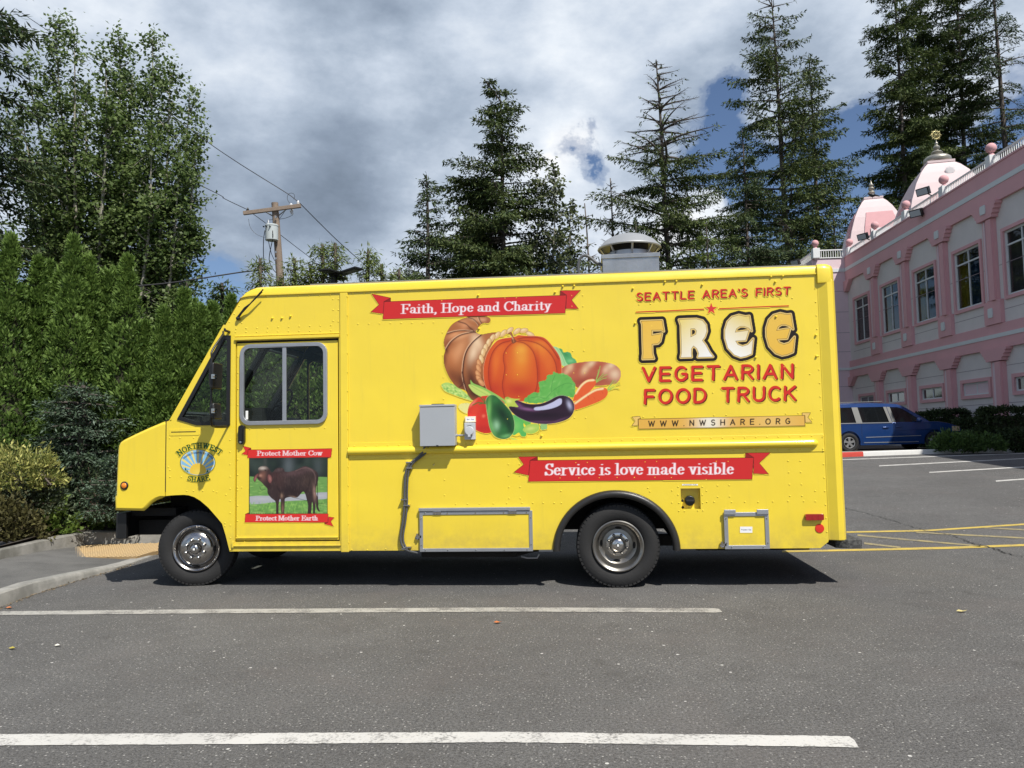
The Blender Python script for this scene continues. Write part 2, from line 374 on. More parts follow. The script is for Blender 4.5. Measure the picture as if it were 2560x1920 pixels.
# ------------------------------------------------------------------ flat print painter (vector art sampled on a fine mesh)
ART_K = 0.80
class Art:
    def __init__(s, px0, py0, px1, py1, step=0.004, y=-0.004, bg=None):
        c = [S(px0, py0, y), S(px1, py0, y), S(px0, py1, y), S(px1, py1, y)]
        x0, x1 = min(p[0] for p in c), max(p[0] for p in c); z0, z1 = min(p[1] for p in c), max(p[1] for p in c)
        s.nx = int((x1-x0)/step)+1; s.nz = int((z1-z0)/step)+1; s.y = y
        xs = np.linspace(x0, x1, s.nx); zs = np.linspace(z0, z1, s.nz)
        X, Z = np.meshgrid(xs, zs); s.X = X.ravel(); s.Z = Z.ravel()
        s.px, s.py = project(s.X, np.full_like(s.X, y), s.Z)
        s.c = np.tile(lin((238, 216, 80)), (len(s.X), 1)); s.a = np.zeros(len(s.X))
        s.clip = None
    def sel(s, x0, y0, x1, y1): return np.nonzero((s.px > x0) & (s.px < x1) & (s.py > y0) & (s.py < y1))[0]
    def put(s, idx, cov, col):
        if s.clip is not None: cov = cov*s.clip[idx]
        if isinstance(col, tuple): col = lin(col)
        s.c[idx] = s.c[idx]*(1-cov[:, None])+cov[:, None]*col; s.a[idx] = 1-(1-s.a[idx])*(1-cov)
    @staticmethod
    def segd(px, py, P, closed, kx=1., ky=1.):
        d = np.full(len(px), 1e9); m = len(P)
        for i in range(m if closed else m-1):
            ax, ay = P[i][0]*kx, P[i][1]*ky; bx, by = P[(i+1) % m][0]*kx, P[(i+1) % m][1]*ky
            ex, ey = bx-ax, by-ay; l = ex*ex+ey*ey+1e-12
            t = np.clip(((px*kx-ax)*ex+(py*ky-ay)*ey)/l, 0, 1)
            q = (px*kx-ax-t*ex)**2+(py*ky-ay-t*ey)**2; np.minimum(d, q, out=d)
        return np.sqrt(d)
    @staticmethod
    def inside(px, py, P):
        r = np.zeros(len(px), bool); m = len(P)
        for i in range(m):
            x0, y0 = P[i][:2]; x1, y1 = P[(i+1) % m][:2]
            if y0 == y1: continue
            k = (y0 > py) != (y1 > py); r ^= k & (px < (x1-x0)*(py-y0)/(y1-y0)+x0)
        return r
    def sd(s, loops, grow):
        al = [p for l in loops for p in l]
        idx = s.sel(min(p[0] for p in al)-grow, min(p[1] for p in al)-grow, max(p[0] for p in al)+grow, max(p[1] for p in al)+grow)
        px, py = s.px[idx], s.py[idx]; d = np.full(len(idx), 1e9); ins = np.zeros(len(idx), bool)
        for l in loops: np.minimum(d, s.segd(px, py, l, True), out=d); ins ^= s.inside(px, py, l)
        return idx, np.where(ins, -d, d)
    def poly(s, loops, col, smooth=0, ft=.8, keep=False, alpha=1.):
        if not hasattr(loops[0][0], '__len__'): loops = [loops]
        if smooth: loops = [cr(l, smooth, True) for l in loops]
        idx, d = s.sd(loops, 2); cov = np.clip(.5-d/ft, 0, 1)*alpha
        s.put(idx, cov, col)
        if keep: m = np.zeros(len(s.X)); m[idx] = cov; return m
    def line(s, P, w, col, smooth=0, closed=False, alpha=1., ft=.8):
        if smooth: P = cr(P, smooth, closed)
        g = w+2; idx = s.sel(min(p[0] for p in P)-g, min(p[1] for p in P)-g, max(p[0] for p in P)+g, max(p[1] for p in P)+g)
        if len(idx) == 0: return
        d = s.segd(s.px[idx], s.py[idx], P, closed); s.put(idx, np.clip(.5-(d-w/2)/ft, 0, 1)*alpha, col)
    def blob(s, x, y, rx, ry, ang, col, alpha=1.):
        g = 2.4*max(rx, ry); idx = s.sel(x-g, y-g, x+g, y+g)
        if len(idx) == 0: return
        a = rad(ang); u = (s.px[idx]-x)*math.cos(a)+(s.py[idx]-y)*math.sin(a); v = -(s.px[idx]-x)*math.sin(a)+(s.py[idx]-y)*math.cos(a)
        s.put(idx, alpha*np.exp(-(u/rx)**2-(v/ry)**2), col)
    def grid_noise(s, scale, seed, amt):
        r = np.random.default_rng(seed); n = 64; g = r.random((n, n))
        u = (s.px/scale) % (n-1); v = (s.py/scale) % (n-1); i = u.astype(int); j = v.astype(int); fu, fv = u-i, v-j
        return ((g[j, i]*(1-fu)+g[j, i+1]*fu)*(1-fv)+(g[j+1, i]*(1-fu)+g[j+1, i+1]*fu)*fv-.5)*amt
    def mesh(s, name, parent, label=None):
        V = np.stack([s.X, np.full_like(s.X, s.y), s.Z], 1); i = np.arange((s.nx-1)*(s.nz-1)); r = i//(s.nx-1); c = i % (s.nx-1)
        a = r*s.nx+c; Fc = np.stack([a, a+1, a+1+s.nx, a+s.nx], 1)
        Fc = Fc[s.a[Fc].max(1) > 0.02]
        used = np.unique(Fc); mp = np.zeros(len(V), int); mp[used] = np.arange(len(used)); Fc = mp[Fc]
        o = raw_mesh(name, V[used], Fc, M_PRINT, parent)
        at = o.data.attributes.new('ink', 'FLOAT_COLOR', 'POINT')
        at.data.foreach_set('color', np.concatenate([s.c[used]*ART_K, s.a[used][:, None]], 1).astype(np.float32).ravel())
        if label: o['label'] = label
        return o
def print_material():
    m = bpy.data.materials.new('vinyl_print'); m.use_nodes = True; t = m.node_tree; b = t.nodes['Principled BSDF']
    a = N(t, 'ShaderNodeAttribute'); a.attribute_name = 'ink'
    f = ramp(t, a.outputs['Alpha'], [(0.25, 0), (0.75, 1)])
    L(t, mixc(t, f, YEL, a.outputs['Color']), b.inputs['Base Color']); b.inputs['Roughness'].default_value = 0.5; b.inputs['Specular IOR Level'].default_value = .3; b.inputs['Coat Weight'].default_value = .08
    b.inputs['Coat Roughness'].default_value = .1
    return m
M_PRINT = print_material()

# letters as pen strokes; a cap is 1 high, y up
def arc(cx_, cy_, rx, ry, a0, a1, n=10): return [(cx_+rx*math.cos(rad(a0+(a1-a0)*i/n)), cy_+ry*math.sin(rad(a0+(a1-a0)*i/n))) for i in range(n+1)]
SANS = {
 'A': (.72, [[(0, 0), (.36, 1), (.72, 0)], [(.13, .33), (.59, .33)]]), 'E': (.56, [[(.56, 0), (0, 0), (0, 1), (.56, 1)], [(0, .52), (.5, .52)]]),
 'F': (.54, [[(0, 0), (0, 1), (.54, 1)], [(0, .5), (.48, .5)]]), 'I': (.0, [[(0, 0), (0, 1)]]), 'L': (.52, [[(0, 1), (0, 0), (.52, 0)]]),
 'T': (.66, [[(.33, 0), (.33, 1)], [(0, 1), (.66, 1)]]), 'R': (.6, [[(0, 0), (0, 1)]+arc(.3, .75, .28, .25, 90, -90)+[(0, .5)], [(.28, .5), (.6, 0)]]),
 'S': (.56, [arc(.28, .76, .26, .24, 35, 270, 12)+arc(.28, .26, .28, .26, 90, -145, 12)]), "'": (.0, [[(0, 1), (0, .78)]]),
 'V': (.7, [[(0, 1), (.35, 0), (.7, 1)]]), 'G': (.66, [arc(.34, .5, .34, .5, 50, 320, 16)+[(.64, .2), (.64, .48), (.4, .48)]]),
 'N': (.62, [[(0, 0), (0, 1), (.62, 0), (.62, 1)]]), 'O': (.74, [arc(.37, .5, .37, .5, 0, 360, 22)]), 'D': (.66, [[(0, 0), (0, 1), (.26, 1)]+arc(.26, .5, .4, .5, 90, -90, 12)+[(0, 0)]]),
 'U': (.62, [[(0, 1)]+arc(.31, .32, .31, .32, 180, 360, 12)+[(.62, 1)]]), 'C': (.62, [arc(.36, .5, .36, .5, 50, 310, 16)]), 'K': (.62, [[(0, 0), (0, 1)], [(.6, 1), (.04, .46)], [(.2, .6), (.62, 0)]]),
 'W': (.96, [[(0, 1), (.24, 0), (.48, .9), (.72, 0), (.96, 1)]]), 'H': (.62, [[(0, 0), (0, 1)], [(.62, 0), (.62, 1)], [(0, .5), (.62, .5)]]), '.': (.0, [[(0, 0), (0.001, .0)]]), ' ': (.36, []),
 'P': (.56, [[(0, 0), (0, 1)]+arc(.28, .74, .28, .26, 90, -90)+[(0, .48)]]), 'B': (.58, [[(0, 0), (0, 1)]+arc(.28, .76, .24, .24, 90, -90)+[(0, .52)], arc(.3, .26, .28, .26, 90, -90)+[(0, 0)]]), 'Y': (.64, [[(0, 1), (.32, .5), (.64, 1)], [(.32, .5), (.32, 0)]]),
 'r': (.3, [[(0, 0), (0, .66)], [(0, .45), (.12, .63), (.3, .66)]]), 'e': (.5, [[(.02, .36), (.5, .36)]+arc(.26, .33, .25, .33, 8, 310, 12)]), 'a': (.44, [[(.44, 0), (.44, .45)]+arc(.24, .45, .2, .21, 0, 150, 6), arc(.2, .2, .2, .18, 60, 360, 10)+[(.44, .3)]]),
 't': (.3, [[(.14, .9), (.14, .1), (.28, .0)], [(0, .64), (.3, .64)]]), 'i': (.0, [[(0, 0), (0, .62)], [(0, .88), (0, .9)]]), 'n': (.44, [[(0, 0), (0, .66)], arc(.22, .44, .22, .22, 170, 0, 6)+[(.44, 0)]]),
 'g': (.48, [arc(.24, .34, .24, .32, 0, 360, 12), [(.48, .66), (.48, -.1)]+arc(.24, -.1, .24, .2, 0, -150, 6)]), 'o': (.5, [arc(.25, .33, .25, .33, 0, 360, 12)]), 's': (.4, [arc(.2, .5, .18, .16, 30, 270, 8)+arc(.2, .17, .2, .17, 90, -150, 8)]),
 'p': (.48, [[(0, .66), (0, -.3)], arc(.24, .33, .24, .33, 0, 360, 12)]), 'y': (.46, [[(0, .66), (.23, 0)], [(.46, .66), (.1, -.3)]]), 'h': (.44, [[(0, 0), (0, 1)], arc(.22, .44, .22, .22, 170, 0, 6)+[(.44, 0)]]),
 'u': (.44, [[(0, .66)]+arc(.22, .22, .22, .22, 180, 360, 8)+[(.44, .66)]]), 'l': (0, [[(0, 0), (0, 1)]]), 'd': (.48, [[(.48, 0), (.48, 1)], arc(.24, .33, .24, .33, 0, 360, 12)]),
}
def sf(x, w=.13, y=0): return [(x-w, y), (x+w, y)]        # a serif foot
def bowl(cx_, rx=.2, cy_=.33, ry=.31): return arc(cx_, cy_, rx, ry, 0, 360, 16)
SERIF = {
 'F': (.62, [[(.16, 0), (.16, 1)], sf(.16, .15), [(.02, 1), (.62, 1)], [(.62, 1), (.62, .8)], [(.16, .52), (.46, .52)], [(.46, .62), (.46, .4)]]),
 'H': (.78, [[(.16, 0), (.16, 1)], [(.62, 0), (.62, 1)], sf(.16, .15), sf(.62, .15), sf(.16, .15, 1), sf(.62, .15, 1), [(.16, .5), (.62, .5)]]),
 'C': (.68, [arc(.37, .5, .31, .5, 38, 325, 18), [(.64, 1), (.64, .72)]]), 'S': (.54, [arc(.27, .75, .2, .25, 20, 250, 10)+arc(.27, .25, .22, .25, 75, -160, 10), [(.47, 1), (.47, .74)], [(.04, 0), (.04, .26)]]),
 'P': (.62, [[(.16, 0), (.16, 1)], sf(.16, .15), [(.02, 1), (.34, 1)]+arc(.34, .75, .2, .25, 90, -90)+[(.16, .5)]]),
 'M': (.94, [[(.12, 0), (.12, 1)], [(.16, 1), (.46, .12)], [(.46, .06), (.76, 1)], [(.78, 0), (.78, 1)], sf(.12, .12), sf(.78, .16), sf(.12, .12, 1), sf(.8, .14, 1)]),
 'E': (.64, [[(.16, 0), (.16, 1)], [(.02, 1), (.6, 1), (.6, .8)], [(.02, 0), (.62, 0), (.62, .22)], [(.16, .52), (.44, .52)], [(.44, .62), (.44, .42)]]),
 'a': (.5, [[(.36, .05), (.36, .48)]+arc(.23, .5, .13, .14, 0, 150, 6), [(.08, .5), (.1, .46)], arc(.2, .17, .13, .15, 60, 330, 10)+[(.36, .22)], [(.36, .06), (.42, 0), (.5, .06)]]),
 'i': (.3, [[(.15, 0), (.15, .62)], sf(.15, .13), [(.03, .64), (.15, .64)], [(.15, .9), (.15, .93)]]), 't': (.34, [[(.16, .85), (.16, .1), (.22, 0), (.34, .08)], [(.0, .64), (.32, .64)]]),
 'h': (.56, [[(.14, 0), (.14, 1)], sf(.14, .12), [(.02, 1), (.14, 1)], arc(.28, .48, .14, .16, 150, 0, 6)+[(.42, 0)], sf(.42, .12)]),
 'o': (.5, [bowl(.25)]), 'p': (.56, [[(.14, -.3), (.14, .62)], sf(.14, .13, -.3), [(.02, .64), (.14, .64)], arc(.3, .32, .16, .3, 150, -150, 12)]),
 'e': (.46, [[(.08, .37), (.38, .37)], arc(.24, .33, .17, .31, 10, 325, 16)]), 'n': (.56, [[(.14, 0), (.14, .62)], sf(.14, .12), [(.02, .64), (.14, .64)], arc(.28, .48, .14, .16, 150, 0, 6)+[(.42, 0)], sf(.42, .12)]),
 'd': (.56, [[(.4, 0), (.4, 1)], [(.28, 1), (.4, 1)], [(.4, .0), (.52, 0)], arc(.24, .32, .16, .3, 30, 330, 12)]), 'r': (.44, [[(.14, 0), (.14, .62)], sf(.14, .13), [(.02, .64), (.14, .64)], [(.16, .48), (.28, .62), (.38, .56)]]),
 'y': (.5, [[(.1, .64), (.27, .02)], [(.42, .64), (.2, -.24), (.08, -.26)], sf(.1, .1, .64), sf(.42, .09, .64)]), ',': (.22, [[(.1, .04), (.12, -.06), (.05, -.2)]]), ' ': (.25, []),
 'v': (.5, [[(.1, .64), (.27, .02)], [(.42, .64), (.27, .02)], sf(.1, .1, .64), sf(.42, .09, .64)]), 'c': (.44, [arc(.25, .33, .18, .31, 50, 320, 14), [(.36, .55), (.37, .5)]]),
 's': (.4, [arc(.2, .49, .12, .14, 30, 260, 8)+arc(.2, .17, .14, .15, 80, -160, 8)]), 'l': (.3, [[(.14, 0), (.14, 1)], sf(.14, .13), [(.02, 1), (.14, 1)]]),
 'm': (.84, [[(.14, 0), (.14, .62)], sf(.14, .12), [(.02, .64), (.14, .64)], arc(.28, .48, .13, .16, 150, 0, 6)+[(.41, 0)], sf(.41, .1), arc(.55, .48, .14, .16, 150, 0, 6)+[(.69, 0)], sf(.69, .11)]),
 'b': (.54, [[(.13, 0), (.13, 1)], [(.01, 1), (.13, 1)], arc(.3, .32, .16, .3, 150, -150, 12)]), 'w': (.72, [[(.1, .64), (.24, .02)], [(.36, .6), (.24, .02)], [(.36, .62), (.5, .02)], [(.64, .64), (.5, .02)], sf(.1, .1, .64), sf(.37, .08, .64), sf(.64, .09, .64)]),
 'N': (.78, [[(.12, 0), (.12, 1)], [(.12, 1), (.64, .04)], [(.66, 0), (.66, 1)], sf(.12, .11), sf(.1, .1, 1), sf(.66, .1, 1)]), 'O': (.76, [arc(.38, .5, .32, .5, 0, 360, 20)]),
 'R': (.7, [[(.16, 0), (.16, 1)], sf(.16, .14), [(.02, 1), (.32, 1)]+arc(.32, .76, .18, .24, 90, -90)+[(.16, .52)], [(.34, .5), (.6, .04), (.72, 0)]]), 'T': (.66, [[(.33, 0), (.33, 1)], sf(.33, .14), [(.03, .82), (.03, 1), (.63, 1), (.63, .82)]]),
 'W': (1.02, [[(.12, 1), (.3, .03)], [(.5, 1), (.3, .03)], [(.5, 1), (.7, .03)], [(.9, 1), (.7, .03)], sf(.12, .11, 1), sf(.5, .1, 1), sf(.9, .11, 1)]), 'A': (.74, [[(.1, 0), (.37, 1)], [(.37, 1), (.64, 0)], [(.2, .33), (.54, .33)], sf(.1, .1), sf(.64, .13)]),
}
def text(art, s, font, p0, p1, cap, col, pen=(.14, .14), gap=.22, up=None, fit=True, shadow=None, place=None):
    """p0..p1 = baseline ends in photo px; pen = stroke width/height as share of cap; place(u) -> (origin, right, up) for curved text"""
    wid = []; tot = 0
    for ch in s: wid.append(font[ch][0]); tot += font[ch][0]+gap
    tot -= gap
    ln = math.hypot(p1[0]-p0[0], p1[1]-p0[1]) if place is None else p1
    k = ln/tot if fit else cap
    d = ((p1[0]-p0[0])/ln, (p1[1]-p0[1])/ln) if place is None else None
    u = up or ((0.019, -1.0)); x = 0
    for ch, w in zip(s, wid):
        if place is None: o = (p0[0]+d[0]*x*k, p0[1]+d[1]*x*k); R_, U_ = d, u
        else:
            o, R_, U_ = place((x+w/2)*k); o = (o[0]-R_[0]*w*k/2, o[1]-R_[1]*w*k/2)
        for st in font[ch][1]:
            P = [(o[0]+R_[0]*q[0]*k+U_[0]*q[1]*cap, o[1]+R_[1]*q[0]*k+U_[1]*q[1]*cap) for q in st]
            hx, hy = pen[0]*cap/2, pen[1]*cap/2; g = max(hx, hy)+2
            idx = art.sel(min(q[0] for q in P)-g, min(q[1] for q in P)-g, max(q[0] for q in P)+g, max(q[1] for q in P)+g)
            if len(idx) == 0: continue
            a = math.atan2(R_[1], R_[0]) if place is not None else 0
            if a:
                ca, sa = math.cos(a), math.sin(a); X_ = art.px[idx]*ca+art.py[idx]*sa; Y_ = -art.px[idx]*sa+art.py[idx]*ca
                PP = [(q[0]*ca+q[1]*sa, -q[0]*sa+q[1]*ca) for q in P]
            else: X_, Y_, PP = art.px[idx], art.py[idx], P
            dd = art.segd(X_, Y_, PP, False, 1/hx, 1/hy); cov = np.clip(.5-(dd-1)*min(hx, hy)/.8, 0, 1)
            art.put(idx, cov, col)
        x += w+gap
# ------------------------------------------------------------------ the food truck
TR = thing('food_truck', 'bright yellow step van with red slogan banners and a printed cornucopia on its side', 'food truck', (2.6, 1.15, 0.0))
XD0, XD1, XP1, XR = 0.0, 1.118, 1.203, 5.885          # door front, door rear, post rear, rear seam
ZB, ZT = 0.38, 3.011                                   # side bottom, underside of roof moulding
WT = 2.32                                              # body width
# --- cab side with quarter window opening and half wheel arch
archF = Q([(603, 760), (640, 756), (700, 752), (760, 750), (800, 754), (850, 770), (900, 800), (970, 860), (1040, 940), (1090, 1000), (1120, 1100), (1155, 1252)], 3.4563, 240, 1020)
archF = [S(*p) for p in archF]
wsA, wsB = S(429.5, 1049), S(558, 822)
qf_out = [S(*p) for p in [(443, 1049), (556.8, 838.6), (577.6, 838.6), (575.6, 1063.4), (491.7, 1063.4)]]
def shrink(P, d):
    P = [np.array(p) for p in P]; c = sum(P)/len(P); out = []; m = len(P)
    ar = sum(P[i][0]*P[(i+1) % m][1]-P[(i+1) % m][0]*P[i][1] for i in range(m)); sg = 1 if ar > 0 else -1
    for i in range(m):
        a, b, e = P[i-1], P[i], P[(i+1) % m]; n1_ = nrm([-(b-a)[1], (b-a)[0]])*sg; n2_ = nrm([-(e-b)[1], (e-b)[0]])*sg
        k = nrm(n1_+n2_); out.append(tuple(b+k*d/max(np.dot(k, n1_), .3)))
    return out
qf_in = shrink(qf_out, 0.04)
side = MB()
hood_x = SX(415.5, 1150)
outer = [(hood_x, archF[0][1]), (hood_x, wsA[1]-.02), (wsA[0], wsA[1]), wsB, (SX(603, 737), ZT-.02), (SX(612, 731), ZT), (XD1+.003, ZT), (XD1+.003, ZB+.085), (XD1+.003, ZB), (archF[-1][0], ZB)]+[p for p in archF[::-1][1:]]
doorZ0, doorZ1 = 0.475, 2.545
door_hole = [(XD0, doorZ0), (XD1-.012, doorZ0), (XD1-.012, doorZ1), (XD0, doorZ1)]
side.plate(outer, 0.0, 0.03, [qf_out, door_hole]); side.build('cab_side', M_YEL, TR, bevel=0.004)
hd = MB(); hd.box(-.005, XD1-.005, -.022, 0.005, 2.552, 2.582); hd.box(-.005, XD1-.005, -.012, 0.005, 2.59, 2.598); hd.build('door_drip_rail', M_YEL, TR, bevel=.003)
# --- quarter window
qw = MB().plate(qf_out, -0.012, 0.03, [qf_in]).build('quarter_window', M_BLACK, TR, bevel=.003)
MB().plate(shrink(qf_out, .035), 0.008, 0.013).build('pane', M_CABGLASS, qw)
# --- sliding door
wx0, wx1, wz0, wz1 = SX(600, 960), SX(818.5, 960), SZ(705, 1061.5), SZ(705, 858.5)
door = MB().plate([(XD0+.01, doorZ0+.012), (XD1-.03, doorZ0+.012), (XD1-.03, doorZ1-.022), (XD0+.01, doorZ1-.022)], 0.012, 0.042, [rrect(wx0+.02, wx1-.02, wz0+.02, wz1-.02, .085)]).build('sliding_door', M_YEL, TR, bevel=.004)
MB().box(XD0+.005, XD1-.02, 0.030, 0.040, doorZ1-.02, doorZ1).build('door_gap', M_DARK, TR)
dw = MB().plate(rrect(wx0, wx1, wz0, wz1, .105), -0.012, 0.02, [rrect(wx0+.042, wx1-.042, wz0+.042, wz1-.042, .07)])
dwo = dw.build('window_frame', M_ALU, door, bevel=.004)
mx_ = SX(711, 960); MB().box(mx_-.021, mx_+.021, -.006, .016, wz0+.04, wz1-.04).build('window_mullion', M_ALU, door, bevel=.003)
MB().plate(rrect(wx0+.03, mx_, wz0+.03, wz1-.03, .05), .012, .016).build('window_pane', M_CABGLASS, door)
MB().plate(rrect(mx_, wx1-.03, wz0+.03, wz1-.03, .05), .003, .007).build('window_pane', M_CABGLASS, door)
MB().box(wx0+.06, wx0+.085, .0, .011, wz0+.06, wz0+.15).build('window_latch', M_WHITEP, door, bevel=.003)
hx, hz0, hz1 = SX(605.5, 1085), SZ(605, 1111), SZ(605, 1063)
h = MB().plate(rrect(hx-.032, hx+.032, hz0, hz1, .03), -.028, .012).build('door_handle', M_BLACK, door, bevel=.012, smooth=40)
MB().plate(rrect(hx-.014, hx+.016, hz0+.035, hz1-.035, .014), -.045, -.028).build('handle_lever', M_BLACK, door, bevel=.005)
MB().lathe([(.012, 0), (.012, .012), (.004, .014)], (hx, -.03, hz0+.022), (0, -1, 0), 12).build('handle_lock', M_STEEL, door)
MB().box(XD0+.012, XD1-.03, -.001, .013, doorZ0+.035, doorZ0+.048).build('door_bottom_rail', M_YEL, door, bevel=.003)
MB().box(-.02, XD1, -.018, .0, ZB+.052, ZB+.062).box(-.025, -.005, -.02, .0, ZB+.04, ZB+.1).build('door_track', M_YEL, TR, bevel=.002)
# --- post between door and cargo body
MB().plate([(XD1+.004, ZB-.012), (XP1, ZB-.012), (XP1, ZT), (XD1+.004, ZT)], -0.014, 0.03).build('door_post', M_YEL, TR, bevel=.005)
# --- cargo side panels
RX, RZ, RR = SX(1546, 1367), 0.405, 0.405
RO, RI = 0.66, 0.585                                      # flare outer / inner radius
flx0, flx1 = SX(1381, 1372), SX(1703, 1372); FXc = (flx0+flx1)/2; FR = (flx1-flx0)/2-.04
fz_top = SZ(1540, 1225)
def arch(cx_, r, top, z0, n=24):
    k = (top-z0)/r
    return [(cx_+r*math.cos(math.pi*i/n), z0+r*k*math.sin(math.pi*i/n)) for i in range(n+1)]
rzr0, rzr1 = 1.338, 1.418                              # rub rail
fx0, fx1, fzz0, fzz1 = SX(1702, 1240), SX(1751, 1240), SZ(1725, 1273), SZ(1725, 1221)
upper = [(XP1+.001, rzr1-.03), (XR, rzr1-.03), (XR, ZT), (XP1+.001, ZT)]
MB().plate(upper, 0.0, 0.03).build('cargo_side_upper', M_YEL, TR)
ar = arch(FXc, FR-.01, fz_top-.012, ZB)
lower = [(XP1+.001, ZB)]+[p for p in ar[::-1] if True]+[(XR+.02-.1, ZB), (XR-.005, ZB+.06), (XR, ZB+.08), (XR, rzr0+.03), (XP1+.001, rzr0+.03)]
MB().plate(lower, 0.0, 0.03, [[(fx0, fzz0), (fx1, fzz0), (fx1, fzz1), (fx0, fzz1)]]).build('cargo_side_lower', M_YEL, TR)
# rub rail: flanges and half-round
fl = MB().box(XP1+.004, XR-.002, -.006, .0, rzr0-.042, rzr1+.046); fl.build('rail_flange', M_YEL, TR, bevel=.002)
hr = MB(); n = 10; rr_ = (rzr1-rzr0)/2; zc = (rzr0+rzr1)/2
vs = []; xs_ = [XP1+.004, XR-.115]+[XR-.115+.055*math.sin(rad(a)) for a in (20, 40, 60, 78, 90)]
sc_ = [1, 1]+[math.cos(rad(a)) for a in (20, 40, 60, 78, 90)]
for x_, k_ in zip(xs_, sc_):
    k_ = max(k_, .02)
    for i in range(n+1):
        a = math.pi*i/n; vs.append((x_, -.006-.042*k_*math.sin(a), zc+rr_*k_*math.cos(a)))
fs = [(j*(n+1)+i, j*(n+1)+i+1, (j+1)*(n+1)+i+1, (j+1)*(n+1)+i) for j in range(len(xs_)-1) for i in range(n)]+[tuple(range(n+1))]
hr.add(vs, fs).build('rub_rail', M_YEL, TR, smooth=50)
# --- rear corner post (angled outwards, then turned to the rear)
cp = [(XR, .02), (XR, -.002), (XR+.012, -.004), (XR+.085, -.034), (XR+.135, -.028), (XR+.17, .03), (XR+.17, .12), (XR+.14, .12)]
def zrun(mb, prof, z0, z1):
    n = len(prof); mb.add([(p[0], p[1], z0) for p in prof]+[(p[0], p[1], z1) for p in prof], [tuple(range(n))[::-1], tuple(range(n, 2*n))]+[(i, (i+1) % n, n+(i+1) % n, n+i) for i in range(n)]); return mb
zrun(MB(), cp, .455, 2.955).build('rear_corner_post', M_YEL, TR, bevel=.006)
# --- roof with rolled edges
def roof_section(x, drop, inset=0):
    P = [(inset, ZT-.0), (inset-.016, ZT+.004), (inset-.016, ZT+.018), (inset-.006, ZT+.02), (inset-.004, ZT+.045), (inset+.01, ZT+.08), (inset+.045, ZT+.102), (inset+.12, ZT+.112), (WT/2, ZT+.16)]
    P += [(WT-p[0], p[1]) for p in P[::-1][1:]]
    return [(x, p[0], ZT-.0+(p[1]-ZT)*(1-drop)-drop*.02) for p in P]
secs = [roof_section(SX(601, 740), .98), roof_section(SX(606, 734), .7), roof_section(SX(613, 726), .42), roof_section(SX(624, 721), .18), roof_section(SX(638, 718), .03), roof_section(SX(655, 718), 0), roof_section(XR, 0), roof_section(XR+.06, .0), ]
m_ = len(secs[0]); vs = [p for s_ in secs for p in s_]
fs = [(j*m_+i, j*m_+i+1, (j+1)*m_+i+1, (j+1)*m_+i) for j in range(len(secs)-1) for i in range(m_-1)]+[tuple(range(m_)), tuple((len(secs)-1)*m_+i for i in range(m_))[::-1]]
MB().add(vs, fs).build('roof', M_YEL, TR, smooth=32)
rc = [(XR+.0, -.03), (XR+.06, -.04), (XR+.125, -.03), (XR+.165, .02), (XR+.17, .12), (XR, .12)]
capm = MB(); n_ = len(rc)
lv = [(ZT-.085, .98), (ZT-.07, 1.0), (ZT+.05, .98), (ZT+.085, .9), (ZT+.104, .7)]
for z_, k_ in lv:
    for p in rc: capm.v.append((XR+.03+(p[0]-XR-.03)*k_ if k_ < 1 else p[0]+(.004 if k_ > 1 else 0), .1+(p[1]-.1)*k_, z_))
capm.f += [(j*n_+i, j*n_+(i+1) % n_, (j+1)*n_+(i+1) % n_, (j+1)*n_+i) for j in range(len(lv)-1) for i in range(n_)]+[tuple(range(n_)), tuple((len(lv)-1)*n_+i for i in range(n_))]
capm.build('rear_corner_cap', M_YEL, TR, smooth=40)
# --- the shell that is not seen head-on: rear, far side, floor, bulkhead
MB().box(XR+.0, XR+.14, .12, WT-.05, .46, ZT+.05).build('rear_wall', M_YEL, TR, bevel=.01)
MB().box(XR-.1, XR+.16, WT-.04, WT+.03, .46, ZT+.02).build('rear_corner_post', M_YEL, TR, bevel=.01)
far = [(hood_x, .75), (hood_x, wsA[1]), wsA, wsB, (SX(603, 737), ZT), (XR, ZT), (XR, ZB), (0.05, ZB), (-.1, .7)]
fdoor = rrect(-.06, 1.0, 1.55, 2.55, .08); fq = shrink(qf_out, .03)
MB().plate(far, WT-.03, WT, [fdoor, fq]).build('far_side', M_YEL, TR)
MB().plate([(wsA[0]+.03, wsA[1]-.3), (wsA[0]+.03, wsA[1]), (wsB[0]+.03, wsB[1]), (.1, 2.98), (1.11, 2.98), (1.11, .5), (0, .5), (-.1, 1.0)], WT-.045, WT-.032, [fdoor, fq]).build('far_door_lining', M_DARK, TR)
MB().box(1.12, 1.15, .035, WT-.035, .5, ZT-.01).build('bulkhead', M_DARK, TR)
MB().box(-.1, 1.12, .035, WT-.035, .43, .47).build('cab_floor', M_DARK, TR)
MB().box(.0, 1.12, .035, WT-.035, ZT-.2, ZT-.17).box(.08, .12, .035, WT-.035, 2.72, ZT-.05).build('headliner', M_DARK, TR)
MB().box(.94, 1.12, WT-.3, WT-.06, .5, 2.9).box(1.0, 1.12, .04, .12, .5, 2.9).build('cab_partition', M_DARK, TR)
MB().box(.1, .5, WT-.42, WT-.06, 2.52, 2.85).box(.5, .95, .9, 1.5, 2.5, 2.85).build('overhead_shelf', M_DARK, TR)
